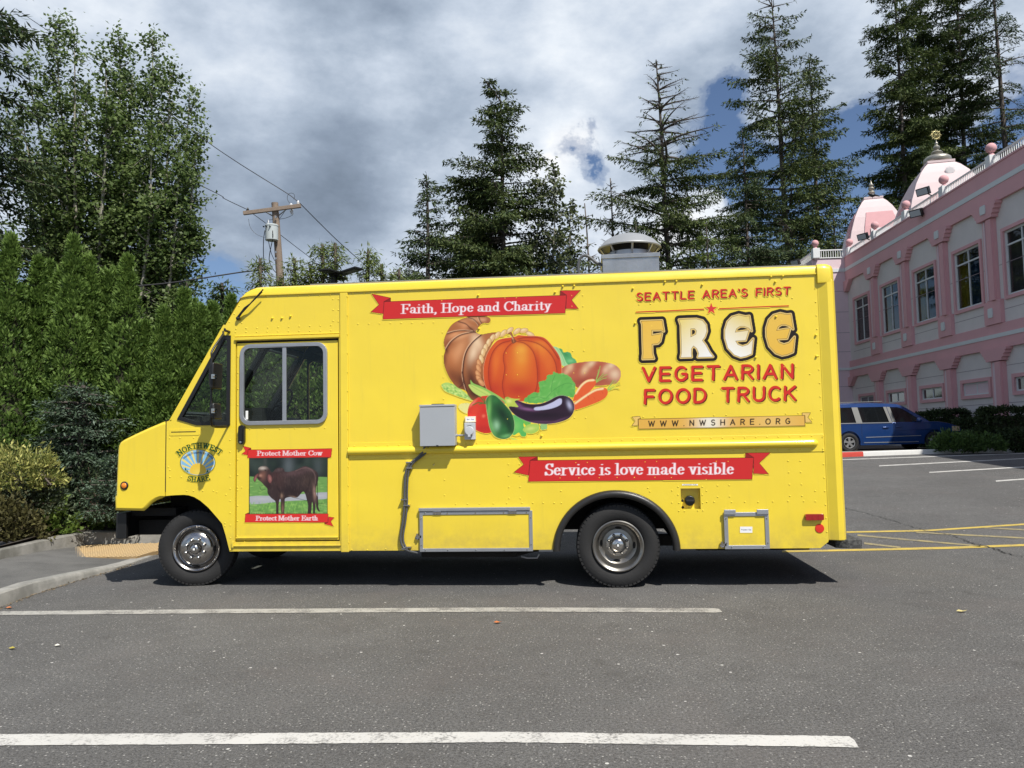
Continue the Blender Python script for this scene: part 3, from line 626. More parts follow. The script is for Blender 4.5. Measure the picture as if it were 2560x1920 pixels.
# --- windscreen
wsd = nrm([wsB[0]-wsA[0], 0, wsB[1]-wsA[1]]); wsl = math.hypot(wsB[0]-wsA[0], wsB[1]-wsA[1]); wn = np.array([-wsd[2], 0, wsd[0]])
wsf = lambda x, y, z: tuple(np.array([wsA[0], 0, wsA[1]])+wsd*z+np.array([0, 1, 0])*x+wn*y)
ws = MB().plate([(.0, -.02), (WT, -.02), (WT, wsl+.04), (0, wsl+.04)], -.0, .02, [rrect(.07, WT/2-.03, .05, wsl-.07, .05), rrect(WT/2+.03, WT-.07, .05, wsl-.07, .05)], wsf).build('windscreen_frame', M_YEL, TR)
MB().plate(rrect(.085, WT/2-.045, .07, wsl-.09, .04), -.02, .03, [rrect(.1, WT/2-.06, .09, wsl-.11, .03)], wsf).plate(rrect(WT/2+.045, WT-.085, .07, wsl-.09, .04), -.02, .03, [rrect(WT/2+.06, WT-.1, .09, wsl-.11, .03)], wsf).build('rubber_seal', M_BLACK, ws)
for a_, b_ in ((.07, WT/2-.03), (WT/2+.03, WT-.07)): MB().plate([(a_, .05), (b_, .05), (b_, wsl-.07), (a_, wsl-.07)], .0, .004, [], wsf).build('pane', M_CABGLASS, ws)
MB().add([(wsB[0], 0, wsB[1]), (wsB[0], WT, wsB[1]), (SX(601, 740), WT, ZT-.01), (SX(601, 740), 0, ZT-.01)], [(0, 1, 2, 3)]).build('front_brow', M_YEL, TR, fix=False)
MB().plate([(.03, 0.0), (WT-.05, 0.0), (WT-.05, wsl+.0), (.03, wsl+.0)], -.03, -.003, [rrect(.075, WT/2-.035, .055, wsl-.075, .05), rrect(WT/2+.035, WT-.075, .055, wsl-.075, .05)], wsf).build('windscreen_lining', M_DARK, TR)
# --- hood
hp = [S(*p) for p in [(413.5, 1240), (416.5, 1054), (427, 1046), (405, 1055), (370, 1069.5), (330, 1088), (308, 1099), (298, 1106), (292.5, 1117), (290.5, 1140), (289, 1190), (288, 1235)]]
hoodprof = [(hood_x-.012, hp[0][1]), (hood_x-.012, SZ(412, 1052)), S(405, 1055), S(370, 1069.5), S(330, 1088), S(308, 1099), S(299, 1105), S(294, 1114), S(292, 1128), S(289.5, 1180), S(288, 1238), S(285, 1241), S(284.5, 1252), S(285, 1276), S(357, 1277.5), S(366, 1270), S(379, 1257), S(390, 1250), S(402, 1246)]
hm = MB(); n_ = len(hoodprof)
def hood_y(d): return d
cen = np.array([-.85, 1.25])
ys = [(.0, .985), (.012, 1.0), (.05, 1.0)]
for y_, k_ in [(.055, .955), (.018, .985), (.004, 1.0)]:
    pass
rings = [(.0, -.028), (.008, -.012), (.028, 0), (WT-.028, 0), (WT-.008, -.012), (WT, -.028)]
for y_, off in rings:
    P = shrink(hoodprof, -off) if off else hoodprof
    P = list(P); P[0] = hoodprof[0]; P[1] = (hoodprof[1][0], P[1][1])
    for p in P: hm.v.append((p[0], y_, p[1]))
for j in range(len(rings)-1):
    for i in range(n_): hm.f.append((j*n_+i, j*n_+(i+1) % n_, (j+1)*n_+(i+1) % n_, (j+1)*n_+i))
b0 = len(hm.f)
tri = tessellate_polygon([[Vector((v[0], v[2], 0)) for v in hm.v[:n_]]])
hm.f += [tuple(t) for t in tri]+[tuple(i+(len(rings)-1)*n_ for i in t) for t in tri]
# open the underside so that the wheel well shows
low = {i for i in range(13, n_)}
hm.f = [f for f in hm.f if not (len(f) == 4 and all((i % n_) in low or (i % n_) == 0 for i in f) and 2*n_ <= min(f) < 3*n_)]
hood = hm.build('hood', M_YEL, TR, smooth=35)
for p_ in hood.data.polygons:
    if all(hood.data.vertices[i].co.y < .001 for i in p_.vertices): p_.use_smooth = False
MB().add([(hood_x-.012, .03, 1.1), (hood_x-.012, WT-.03, 1.1), (hood_x-.012, WT-.03, 1.75), (hood_x-.012, .03, 1.75)], [(0, 1, 2, 3)]).build('firewall', M_DARK, TR, fix=False)
MB().box(hood_x-.014, hood_x-.002, .004, .02, 1.0, 1.74).build('hood_gap', M_DARK, TR)
lp = S(284.5, 1250)
mk = S(311.5, 1214); MB().lathe([(.0435, 0), (.0435, .012), (.036, .018)], (mk[0], .004, mk[1]), (0, -1, 0), 24).build('marker_lamp', M_BLACK, TR, smooth=40)
MB().lathe([(.031, .012), (.029, .02), (.02, .026), (.001, .028)], (mk[0], .004, mk[1]), (0, -1, 0), 20).build('lamp_lens', M_AMBER, TR.children[-1], smooth=60)
# vent louvre under the quarter window
lv0, lv1 = S(424, 1073), S(499, 1088)
MB().plate(rrect(lv0[0], lv1[0], lv1[1], lv0[1], .015), -.004, .0).build('cowl_panel', M_YEL, TR, bevel=.0015)
MB().box(lv0[0]+.02, lv1[0]-.04, -.006, -.0035, (lv0[1]+lv1[1])/2+.0, (lv0[1]+lv1[1])/2+.008).build('cowl_slot', M_CHASSIS, TR)
# --- front bumper
b0, b1 = S(281, 1283, .1), S(315, 1347, .1)
bump = [(b0[0], .30), (b0[0]+.03, .12), (b0[0]+.06, .10), (b1[0], .10), (b1[0], .14), (b0[0]+.09, .16), (b0[0]+.07, WT-.16), (b1[0], WT-.14), (b1[0], WT-.1), (b0[0]+.03, WT-.12), (b0[0], WT-.3)]
zrun(MB(), bump, b1[1], b0[1]).build('front_bumper', M_BLACKM, TR, bevel=.008)
MB().box(b0[0]+.07, -.2, .45, .55, .5, .66).box(b0[0]+.07, -.2, WT-.55, WT-.45, .5, .66).box(b0[0]+.08, -.8, .3, WT-.3, .72, .8).build('bumper_bracket', M_CHASSIS, TR)
# --- wheel wells, chassis, axles, tank, exhaust
ch = MB()
ch.box(-1.0, XR, .72, .82, .5, .68).box(-1.0, XR, WT-.82, WT-.72, .5, .68)
for x_ in (0.1, 1.2, 2.4, 3.2, 4.6, 5.6): ch.box(x_, x_+.08, .72, WT-.72, .52, .64)
ch.build('chassis_rail', M_CHASSIS, TR)
MB().box(1.2, 3.2, .1, WT-.1, ZB+.05, ZB+.1).box(4.6, XR-.02, .04, WT-.05, ZB+.02, ZB+.07).box(-.05, 1.2, .04, WT-.05, ZB+.03, ZB+.08).box(flx0+.06, flx1-.06, .05, WT-.05, 1.06, 1.1).box(flx0+.02, flx0+.05, .035, WT-.05, ZB+.05, 1.06).box(flx1-.05, flx1-.02, .035, WT-.05, ZB+.05, 1.06).build('underfloor', M_CHASSIS, TR)
MB().box(flx0+.06, flx1-.06, .62, .66, .5, 1.06).box(-1.0, .0, .55, .6, .45, 1.2).box(.0, .06, .05, .6, .45, 1.3).box(-1.0, .0, .03, .6, 1.22, 1.26).build('inner_arch', M_CHASSIS, TR)
MB().tube([(RX, .3, RZ), (RX, WT-.3, RZ)], .07, 10).ball((RX, WT/2, RZ), .2).tube([(-.42, .35, RZ), (-.42, WT-.35, RZ)], .05, 10).build('axle', M_CHASSIS, TR, smooth=40)
MB().box(1.9, 2.9, .18, .7, .28, .46).build('water_tank', M_CHASSIS, TR, bevel=.02)
ex = at_depth(1298, 1402, 7.9); MB().tube([(ex[0]+.4, .6, .34), (ex[0]+.1, .3, .33), (ex[0]-.02, .08, .325)], .028, 14, cap=False).tube([(ex[0]-.02, .078, .325), (ex[0]-.02, .12, .325)], .022, 12).build('exhaust_pipe', M_CHASSIS, TR, smooth=40)
MB().tube([(ex[0]+.04, .1, .30), (ex[0]+.1, .1, .285), (ex[0]+.2, .1, .285), (ex[0]+.22, .1, .32)], .008, 6).box(ex[0]+.22, ex[0]+.36, .08, .12, .35, .40).build('pipe_hanger', M_ALU, TR)
MB().box(XR-1.2, XR-.1, .3, .42, .32, ZB+.03).box(XR-2.0, XR+.1, .5, .6, .34, .45).build('rear_frame_rail', M_CHASSIS, TR)

# --- wheels
M_RIM = mat('worn_chrome_rim', (.40, .38, .36), .20, 1.0, vary=.3, vscale=12, bump=.3, bscale=9)
def tyre(mb, R, w, rin, n=72, tread=True):
    prof = [(rin, -w*.36), (rin+.02, -w*.44), (rin+(R-rin)*.45, -w*.52), (rin+(R-rin)*.8, -w*.49), (R-.012, -w*.43), (R, -w*.36), (R, w*.36), (R-.012, w*.43), (rin+(R-rin)*.8, w*.49), (rin+(R-rin)*.45, w*.52), (rin+.02, w*.44), (rin, w*.36)]
    mb.lathe(prof, (0, 0, 0), (0, 1, 0), n, cap=False); return mb
def tread_blocks(R, w, n=58):
    mb = MB()
    for i in range(n):
        for yy0, yy1, ph in ((-w*.455, -w*.27, 0), (-w*.22, -w*.03, .5), (w*.03, w*.22, 0), (w*.27, w*.455, .5)):
            a0 = 2*math.pi*(i+ph)/n; a1 = a0+2*math.pi/n*.72; rr0 = R-.01 if abs(yy0) < w*.4 and abs(yy1) < w*.4 else R-.03
            vs = []
            for a in (a0, a1):
                for yy in (yy0, yy1):
                    e = abs(yy) > w*.4
                    vs += [((R-.03 if e else R-.012)*math.sin(a), yy*(1.02 if e else 1), (R-.03 if e else R-.012)*math.cos(a)), ((R-.004 if e else R+.006)*math.sin(a), yy*(1.0), (R-.004 if e else R+.006)*math.cos(a))]
            mb.add(vs, [(0, 1, 3, 2), (4, 6, 7, 5), (1, 5, 7, 3), (0, 4, 5, 1), (2, 3, 7, 6)])
    return mb
def place(o, M4): o.data.transform(M4); return o
def wheel(cx_, cy_, cz_, R, w, turn, dished):
    """outer side faces -y before turning"""
    M4 = Matrix.Translation((cx_, cy_, cz_)) @ Matrix.Rotation(rad(turn), 4, 'Z')
    t = tyre(MB(), R, w, .242 if dished else .232).build('tyre', M_RUBBER, None, smooth=40); place(t, M4)
    wh = bpy.data.objects.new('wheel', None); COL.objects.link(wh); wh.parent = TR; wh.location = (0, 0, 0); wh.matrix_parent_inverse = Matrix.Translation(-TR.location)
    bpy.data.objects.remove(wh)
    name = 'wheel'
    o_ = -w/2
    if dished:
        prof = [(.262, o_+.012), (.262, o_-.004), (.252, o_-.008), (.236, o_+.0), (.224, o_+.014), (.222, o_+.05), (.205, o_+.085), (.198, o_+.13), (.155, o_+.155), (.118, o_+.15), (.115, o_+.142), (.001, o_+.142)]
    else:
        prof = [(.262, o_+.012), (.262, o_-.004), (.252, o_-.010), (.238, o_-.002), (.226, o_+.010), (.220, o_+.045), (.214, o_+.048), (.205, o_+.03), (.18, o_-.0), (.145, o_-.018), (.122, o_-.022), (.118, o_-.012), (.001, o_-.012)]
    rk = .955 if dished else .915; prof = [(r_*rk, z_) for r_, z_ in prof]
    rim = MB().lathe(prof, (0, 0, 0), (0, 1, 0), 64, cap=False).build('wheel_rim', M_DSTEEL if dished else M_RIM, None, smooth=35); place(rim, M4)
    base = o_+.142 if dished else o_-.012
    # hand holes: dark recess ovals set on the disc
    hh = MB()
    for k in range(4):
        a = rad(90*k+4); rc_ = .165 if dished else .180
        yy = (o_+.147) if dished else (o_+.016)
        tl = .5 if dished else .55
        c = np.array([rc_*math.sin(a), yy, rc_*math.cos(a)]); er = np.array([math.sin(a), 0, math.cos(a)]); et = np.array([math.cos(a), 0, -math.sin(a)])
        er2 = nrm(er+np.array([0, -tl if dished else tl, 0])); nn = np.cross(et, er2); nn = nn if nn[1] < 0 else -nn
        pts = []; m = 16
        for lv_, sc__ in ((.004, 1.0), (.004, .8)):
            for i in range(m): t_ = 2*math.pi*i/m; pts.append(c+nn*lv_+et*.036*sc__*math.cos(t_)+er2*.0155*sc__*math.sin(t_))
        hh.add(pts[:m], [tuple(range(m))])
    hh_l = [MB().add(hh.v[16*k:16*k+16], [tuple(range(16))]).build('hand_hole', M_CHASSIS, None, fix=False) for k in range(4)]; [place(q_, M4) for q_ in hh_l]
    hub = MB().lathe([(.116, base), (.116, base-.008), (.108, base-.012), (.085, base-.012)], (0, 0, 0), (0, 1, 0), 40, cap=False)
    if dished: hub.lathe([(.074, base-.006), (.074, base-.05), (.066, base-.068), (.05, base-.08), (.03, base-.086), (.001, base-.088)], (0, 0, 0), (0, 1, 0), 32)
    else: hub.lathe([(.058, base-.01), (.054, base-.03), (.042, base-.05), (.026, base-.062), (.001, base-.065)], (0, 0, 0), (0, 1, 0), 32)
    ho = hub.build('hub_cap', M_STEEL, None, smooth=40); place(ho, M4)
    em = MB().lathe([(.022, base-(.086 if dished else .063)), (.02, base-(.09 if dished else .068)), (.001, base-(.09 if dished else .068))], (0, 0, 0), (0, 1, 0), 6).build('hub_badge', M_BLACK, None); place(em, M4)
    e2 = MB().box(-.010, .010, base-(.0935 if dished else .0715), base-(.0905 if dished else .0685), -.011, .011).build('hub_emblem', M_WHITEP, None); place(e2, M4)
    nuts = []
    for k in range(8):
        a = 2*math.pi*(k+.5)/8; c = (.096*math.sin(a), base-.008, .096*math.cos(a))
        nk = 1.0 if dished else 1.3; nb = MB().lathe([(r_*nk, z_*nk) for r_, z_ in [(.016, 0), (.0155, .012), (.011, .02), (.011, .03), (.006, .035), (.0005, .036)]], c, (0, -1, 0), 10).build('lug_nut', M_DSTEEL if dished else M_STEEL, None, smooth=40); place(nb, M4); nuts.append(nb)
    tb = tread_blocks(R, w).build('tread', M_RUBBER, None, fix=False, kind='stuff'); place(tb, M4)
    # the tyre carries the rim and hub as its pieces
    t.name = 'wheel'
    t.parent = TR; t.matrix_parent_inverse = Matrix.Translation(-TR.location)
    for q in [rim, ho, em, e2, tb]+nuts+hh_l: q.parent = t
    return t
wheel(RX, .03+.12, RZ, RR, .235, 0, True); wheel(RX, .03+.12+.29, RZ, RR, .235, 0, True); wheel(RX, WT-.15, RZ, RR, .235, 180, True)
FWX = SX(494, 1362, .22)
wheel(FWX, .145+.1175, .393, .393, .225, 11, False); wheel(FWX, WT-.25, .393, .393, .225, 191, False)
# --- rear fender flare
fo = arch(FXc, FR+.035, fz_top+.0, ZB-.012, 40); fi = arch(FXc, FR-.035, fz_top-.072, ZB-.012, 40)
fm = MB(); n_ = len(fo); P_ = []
for o_, i_ in zip(fo, fi):
    o_ = np.array(o_); i_ = np.array(i_)
    for t_, y_ in ((0, .0), (0, -.012), (.12, -.034), (.4, -.052), (.75, -.048), (.95, -.034), (1, -.02), (1, .05)): q = o_+(i_-o_)*t_; P_.append((q[0], y_, q[1]))
fm.add(P_, [(j*8+i, j*8+i+1, (j+1)*8+i+1, (j+1)*8+i) for j in range(n_-1) for i in range(7)]).build('wheel_arch_flare', M_RUBBER2 if 'M_RUBBER2' in globals() else mat('flare_rubber', (.020, .019, .018), .38, vary=.3, vscale=5, bump=.15), TR, smooth=60)
# --- side hatch (generator door) and propane door
def hatch(name, px0, px1, py0, py1, fw, topcap=False, label=None):
    x0, x1, z0, z1 = SX(px0, (py0+py1)/2), SX(px1, (py0+py1)/2), SZ((px0+px1)/2, py1), SZ((px0+px1)/2, py0)
    d = MB().box(x0+.01, x1-.01, -.022, .0, z0+.01, z1-.01).build(name, M_YEL, TR, label=label)
    MB().plate([(x0, z0), (x1, z0), (x1, z1), (x0, z1)], -.03, -.001, [[(x0+fw, z0+fw), (x1-fw, z0+fw), (x1-fw, z1-fw), (x0+fw, z1-fw)]]).build('hatch_frame', M_ALU, d, bevel=.003)
    return d, x0, x1, z0, z1
d, hx0, hx1, hz0, hz1 = hatch('storage_hatch', 1050.5, 1332, 1277, 1378, .034)
MB().box(hx0-.005, hx1-.02, -.042, -.001, hz1+.003, hz1+.035).build('hatch_rain_guard', M_ALU, d, bevel=.004)
for px_ in (1095, 1282): MB().box(SX(px_, 1277)-.04, SX(px_, 1277)+.04, -.037, -.0305, hz1-.026, hz1-.002).tube([(SX(px_, 1277)-.04, -.04, hz1-.001), (SX(px_, 1277)+.04, -.04, hz1-.001)], .006, 6).build('hinge', M_STEEL, d)
def latch(x, z, d): MB().tube([(x-.02, -.02, z-.03), (x-.02, -.02, z+.03)], .012, 8).box(x-.035, x+.02, -.03, -.012, z-.012, z+.012).tube([(x-.04, -.022, z-.01), (x-.005, -.03, z-.02)], .007, 6).build('latch', M_STEEL, d)
latch(hx0-.005, SZ(1045, 1341), d)
def bolts(pts, r=.0065, y=-.031, parent=None, m=M_STEEL, nm='bolt'):
    b = MB()
    for x, z in pts: b.lathe([(r, 0), (r, .003), (r*.5, .006), (.0003, .006)], (x, y, z), (0, -1, 0), 6)
    b.build(nm, m, parent, kind='stuff')
bolts([(hx0+(hx1-hx0)*t, z) for t in (.05, .25, .5, .75, .95) for z in (hz0+.017, hz1-.017)]+[(x, hz0+(hz1-hz0)*t) for x in (hx0+.017, hx1-.017) for t in (.17, .83)], parent=d)
d2, px0_, px1_, pz0_, pz1_ = hatch('propane_door', 1809.5, 1921.5, 1280, 1372, .038)
for pc in (1822.5, 1904): MB().box(SX(pc, 1276)-.055, SX(pc, 1276)+.055, -.046, -.0305, pz1_-.02, pz1_+.028).build('hinge', M_ALU, d2, bevel=.004)
latch(px0_-.005, SZ(1808, 1361), d2); bolts([(px0_+(px1_-px0_)*t, z) for t in (.15, .85) for z in (pz0_+.018, pz1_-.018)]+[(x, pz0_+(pz1_-pz0_)*t) for x in (px0_+.018, px1_-.018) for t in (.17, .83)], parent=d2)
# --- fuel recess
a0, a1, b0_, b1_ = fx0, fx1, fzz0, fzz1; dp = .065
fr_ = MB().box(a0-.006, a1+.006, dp, dp+.006, b0_-.006, b1_+.006).build('fuel_recess', M_YEL, TR)
for bb in ((a0-.006, a0, .028, dp, b0_, b1_), (a1, a1+.006, .028, dp, b0_, b1_), (a0, a1, .028, dp, b1_, b1_+.006), (a0, a1, .028, dp, b0_-.006, b0_)): MB().box(*bb).build('recess_wall', M_YEL, fr_)
fcx, fcz = SX(1724.5, 1252, .04), SZ(1724.5, 1252, .04)
MB().lathe([(.05, 0), (.05, .03), (.045, .035), (.001, .035)], (fcx, dp, fcz), (0, -1, 0), 18).box(fcx-.04, fcx+.04, dp-.062, dp-.034, fcz-.011, fcz+.011).build('fuel_cap', M_BLACK, TR, bevel=.003)
MB().lathe([(.013, 0), (.001, .002)], (a0+.022, dp-.001, fcz), (0, -1, 0), 10).lathe([(.013, 0), (.001, .002)], (a0+.022, dp-.001, fcz-.065), (0, -1, 0), 10).build('drain_hole', M_CHASSIS, TR)
# --- tail marker lamp and round reflector
tl0, tl1 = S(2012, 1300), S(2057, 1284)
MB().plate(rrect(tl0[0], tl1[0], tl0[1], tl1[1], .012), -.035, .0).build('side_marker_lamp', M_REDL, TR, bevel=.008, smooth=40)
MB().box(tl0[0]+.06, tl0[0]+.064, -.037, -.03, tl0[1]+.004, tl1[1]-.004).box(tl0[0]+.115, tl0[0]+.119, -.037, -.03, tl0[1]+.004, tl1[1]-.004).build('lens_rib', M_REDL, TR.children[-1])
rf = S(2049, 1321); MB().lathe([(.043, 0), (.04, .005), (.001, .006)], (rf[0], -.001, rf[1]), (0, -1, 0), 24).build('round_reflector', M_REDR, TR)
# --- rear step bumper
p0, p1 = at_depth(2159, 1352, 7.35), at_depth(2159, 1371, 7.35)
rb = [(XR+.1, .14), (p0[0]-.13, .10), (p0[0], .10), (p0[0], WT-.1), (p0[0]-.13, WT-.1), (XR+.1, WT-.14)]
bz1 = .445; zrun(MB(), rb, bz1-.085, bz1).build('rear_step_bumper', mat('chipped_black_step', (.02, .02, .02), .6, col2=(.10, .10, .095), c2scale=45, bump=.5, bscale=90), TR, bevel=.006)
# --- electrical box
bx0, bx1, bz0, bz1_ = SX(1049.5, 1060, -.13), SX(1136, 1060, -.13), SZ(1090, 1115, -.13), SZ(1090, 1012, -.13)
eb = MB().box(bx0+.004, bx1+.003, -.118, -.0005, bz0+.004, bz1_-.004).build('electrical_box', M_GREYP, TR, bevel=.004)
MB().box(bx0, bx1, -.135, -.12, bz0, bz1_-.022).build('box_cover', M_GREYP, eb, bevel=.003)
MB().box(bx0-.003, bx1+.004, -.14, -.001, bz1_-.018, bz1_+.002).build('box_hood', M_GREYP, eb, bevel=.003)
MB().box(bx0+.11, bx0+.23, -.08, -.02, bz1_+.002, bz1_+.012).build('top_plug', M_BLACK, eb)
MB().box((bx0+bx1)/2-.01, (bx0+bx1)/2+.012, -.142, -.13, bz0-.008, bz0+.008).build('cover_latch', M_BLACK, eb)
# outlet
ox0, ox1, oz0, oz1 = SX(1161, 1078, -.07), SX(1187.5, 1078, -.07), SZ(1174, 1099, -.07), SZ(1174, 1057, -.07)
ob = MB().box(ox0, ox1, -.07, -.0005, oz0, oz1).build('power_inlet', M_LGREY, TR, bevel=.004)
oc = ((ox0+ox1)/2, (oz0+oz1)/2)
MB().lathe([(.036, 0), (.036, .02), (.03, .022), (.001, .022)], (oc[0]-.002, -.07, oc[1]-.01), (0, -1, 0), 24).build('inlet_ring', M_BLACK, ob)
MB().lathe([(.046, 0), (.046, .01), (.04, .016), (.001, .018)], (oc[0]+.0, -.092, oc[1]+.004), (0, -1, 0), 28).box(oc[0]-.014, oc[0]+.012, -.108, -.094, oc[1]-.055, oc[1]-.03).build('inlet_lid', M_LGREY, ob, smooth=30)
MB().box(oc[0]-.018, oc[0]+.018, -.1, -.07, oc[1]+.042, oc[1]+.056).build('lid_hinge', M_BLACK, ob)
MB().tube([(bx1, -.06, SZ(1140, 1088.5, -.06)), (ox0, -.06, SZ(1140, 1088.5, -.06))], .008, 10).tube([(bx1, -.06, SZ(1140, 1088.5, -.06)), (bx1+.02, -.06, SZ(1140, 1088.5, -.06))], .014, 10).tube([(bx1+.035, -.06, SZ(1140, 1088.5, -.06)), (bx1+.05, -.06, SZ(1140, 1088.5, -.06))], .013, 8).build('conduit_nipple', M_ALU, eb)
# conduits running down the side
cpath = Q([(655, 1270), (640, 1310), (600, 1350), (545, 1395), (517, 1450), (508, 1530), (505, 1620)], 2.9105, 840, 680)+Q([(506, 560), (500, 650), (490, 730), (478, 800), (478, 850), (492, 890), (520, 920), (590, 940)], 2.9105, 840, 1060)
for k, (dx, yy) in enumerate(((-2.2, -.035), (4.2, -.03))):
    pts = []
    for i, p in enumerate(cpath):
        t_ = 1 if i < len(cpath)-2 else .5
        Pn = on_y(p[0]+dx*(1 if i > 1 else 1.5)*t_, p[1], yy if i < len(cpath)-1 else .02); pts.append(tuple(Pn))
    MB().tube(cr(pts, 6), .0115 if k == 0 else .010, 10).build('conduit', M_CONDUIT, TR, smooth=60)
for p in Q([(540, 1385), (541, 1425)], 2.9105, 840, 680)+Q([(503, 548), (522, 590), (508, 905), (532, 893)], 2.9105, 840, 1060):
    x_, z_ = S(*p); MB().box(x_-.035, x_+.03, -.05, -.001, z_-.007, z_+.007).lathe([(.006, 0), (.004, .006)], (x_-.03, -.05, z_), (0, -1, 0), 6).build('conduit_clamp', M_STEEL, TR, bevel=.003)
hk = S(1084.5, 1160); MB().tube([(hk[0]+.005, -.006, hk[1]+.012), (hk[0]+.01, -.02, hk[1]), (hk[0], -.02, hk[1]-.014), (hk[0]-.006, -.01, hk[1])], .003, 6).build('hook', M_STEEL, TR)
# --- mirror bracket with two mirrors
bar = [(558, 829, -.02), (556, 838, -.16), (531, 876, -.30), (529, 900, -.32), (528, 1000, -.34), (528, 1055, -.33), (534, 1066, -.26), (552, 1068, -.12), (570, 1067, -.0)]
MB().tube(cr([tuple(on_y(a, b, c)) for a, b, c in bar], 5), .0105, 10).build('mirror_bracket', M_BLACK, TR, smooth=60)
MB().tube([tuple(on_y(562, 826, -.06)), tuple(on_y(574, 830, -.0))], .013, 8).tube([tuple(on_y(534, 1066, -.26)), tuple(on_y(570, 1064, -.0))], .008, 8).ball(tuple(on_y(562, 823, -.04)), .012).build('bracket_mount', M_BLACK, TR.children[-1])
def mirror(pts, y0, th):
    o = MB().plate([S(a, b, y0) for a, b in pts], y0-.10, y0+.10).build('mirror_head', M_BLACK, TR, bevel=.02, smooth=40); return o
m1 = Q([(1058, 785), (1050, 1010), (1030, 1012), (1016, 975), (1013, 830), (1030, 800)], 3.4563, 240, 680)
mirror(m1, -.34, .1); mo = TR.children[-1]
q = S(533.5, 941, -.47); MB().box(q[0]-.022, q[0]+.012, -.47, -.42, q[1]-.022, q[1]+.022).ball((q[0]+.004, -.475, q[1]), .012).build('mirror_clamp', M_STEEL, mo)
m2 = Q([(1050, 1130), (1060, 1275), (1035, 1270), (1012, 1225), (1012, 1160), (1025, 1140)], 3.4563, 240, 680)
m2o = MB().plate([S(a, b, -.34) for a, b in m2], -.42, -.26).build('mirror_head', M_BLACK, TR, bevel=.02, smooth=40)
q = S(533.5, 1027, -.45); MB().box(q[0]-.022, q[0]+.012, -.45, -.4, q[1]-.022, q[1]+.022).ball((q[0]+.004, -.455, q[1]), .012).build('mirror_clamp', M_STEEL, m2o)
# --- wiper standing at the brow
wp = [on_y(a, b, c) for a, b, c in ((594, 795, -.02), (612, 770, -.05), (627, 758, -.06))]
MB().tube([tuple(p) for p in wp], [.014, .01, .006], 8).ball(tuple(on_y(595, 796, -.02)), .022).build('wiper_arm', M_BLACK, TR)
MB().tube([tuple(on_y(604, 783, -.05)), tuple(on_y(658, 723.5, -.07))], .007, 6).tube([tuple(on_y(604, 780, -.055)), tuple(on_y(632, 754, -.065)), tuple(on_y(656, 730, -.06))], .004, 5).build('wiper_blade', M_BLACK, TR.children[-1])
# --- cab interior seen through the glass
def ring(c, r, tilt, rt=.014):
    t = rad(tilt); ex_ = np.array([0, 1, 0]); ey_ = np.array([math.cos(t), 0, math.sin(t)])
    return MB().tube([tuple(np.array(c)+r*(math.cos(2*math.pi*i/28)*ex_+math.sin(2*math.pi*i/28)*ey_)) for i in range(28)], rt, 8, closed=True)
swx, swz = S(703, 1015, .55)
sw = ring((swx, .55, swz), .20, 62); sw.tube([(swx, .35, swz), (swx, .75, swz)], .012, 6).tube([(swx-.01, .55, swz), (swx-.35, .55, swz-.4)], .03, 8).ball((swx, .55, swz), .05)
sw.build('steering_wheel', M_BLACK, TR, smooth=50)
MB().add([(-.6, .05, 1.72), (-.25, .05, 1.80), (.1, .05, 1.72), (.1, .05, 1.0), (-.6, .05, 1.0), (-.6, WT-.1, 1.72), (-.25, WT-.1, 1.80), (.1, WT-.1, 1.72), (.1, WT-.1, 1.0), (-.6, WT-.1, 1.0)], [(0, 1, 2, 3, 4), (5, 9, 8, 7, 6), (0, 5, 6, 1), (1, 6, 7, 2), (2, 7, 8, 3)]).box(-.1, .16, .3, .85, 1.5, 1.86).build('dashboard', M_DARK, TR)
MB().box(.66, .80, .32, .8, 1.1, 1.72).box(.4, .8, .32, .8, .95, 1.1).build('driver_seat', M_DARK, TR, bevel=.04)
MB().box(-.55, -.38, .2, .5, 1.68, 1.70).box(-.2, -.1, .05, .12, 1.55, 1.66).build('dash_papers', M_LGREY, TR)
# --- roof exhaust vent
MB().plate([(.75, .14), (XR-.05, .14), (XR-.05, WT-.14), (.75, WT-.14)], 0, .012, [], lambda x, y, z: (x, z, ZT+.118+y+.042*min(1, min(z, WT-z)/(WT/2)))).build('roof_sheet', mat('grey_roof_coating', (.20, .20, .195), .8, vary=.2), TR)
vy = .42; vx0, vx1 = SX(1506.5, 660, vy), SX(1648, 660, vy); vz1 = SZ(1575, 633, vy); vcx = (vx0+vx1)/2; vcy = vy+(vx1-vx0)/2
vb = MB().box(vx0, vx1, vy, vy+(vx1-vx0), ZT+.08, vz1-.045).build('exhaust_vent', M_GALV, TR, bevel=.004)
MB().box(vx0-.012, vx1+.012, vy-.012, vy+(vx1-vx0)+.012, vz1-.05, vz1-.005).build('vent_flange', M_GALV, vb, bevel=.004)
vr = (SX(1654, 640, vcy)-SX(1494, 640, vcy))/2; vcxx = (SX(1654, 640, vcy)+SX(1494, 640, vcy))/2
zt = SZ(1574, 586, vcy); zr = SZ(1574, 603, vcy-vr)
MB().lathe([(vr*.72, vz1-.005), (vr*.72, vz1+.03), (vr*.7, vz1+.03), (vr*.7, vz1+.06), (vr*.3, vz1+.06)], (vcxx, vcy, 0), (0, 0, 1), 40, cap=False).build('vent_collar', M_ALU, vb, smooth=40)
MB().lathe([(vr*.6, vz1+.05), (vr*.6, zr+.05)], (vcxx, vcy, 0), (0, 0, 1), 32, cap=False).build('fan_housing', M_CHASSIS, vb, smooth=40)
dome = [(vr*.98, zr-.012), (vr, zr), (vr*.985, zr+.012), (vr*.95, zr+.02), (vr*.8, zr+(zt-zr)*.48), (vr*.6, zr+(zt-zr)*.74), (vr*.35, zr+(zt-zr)*.93), (.001, zt), (.001, zt-.01), (vr*.6, zr+(zt-zr)*.6), (vr*.93, zr+.005), (vr*.97, zr-.01)]
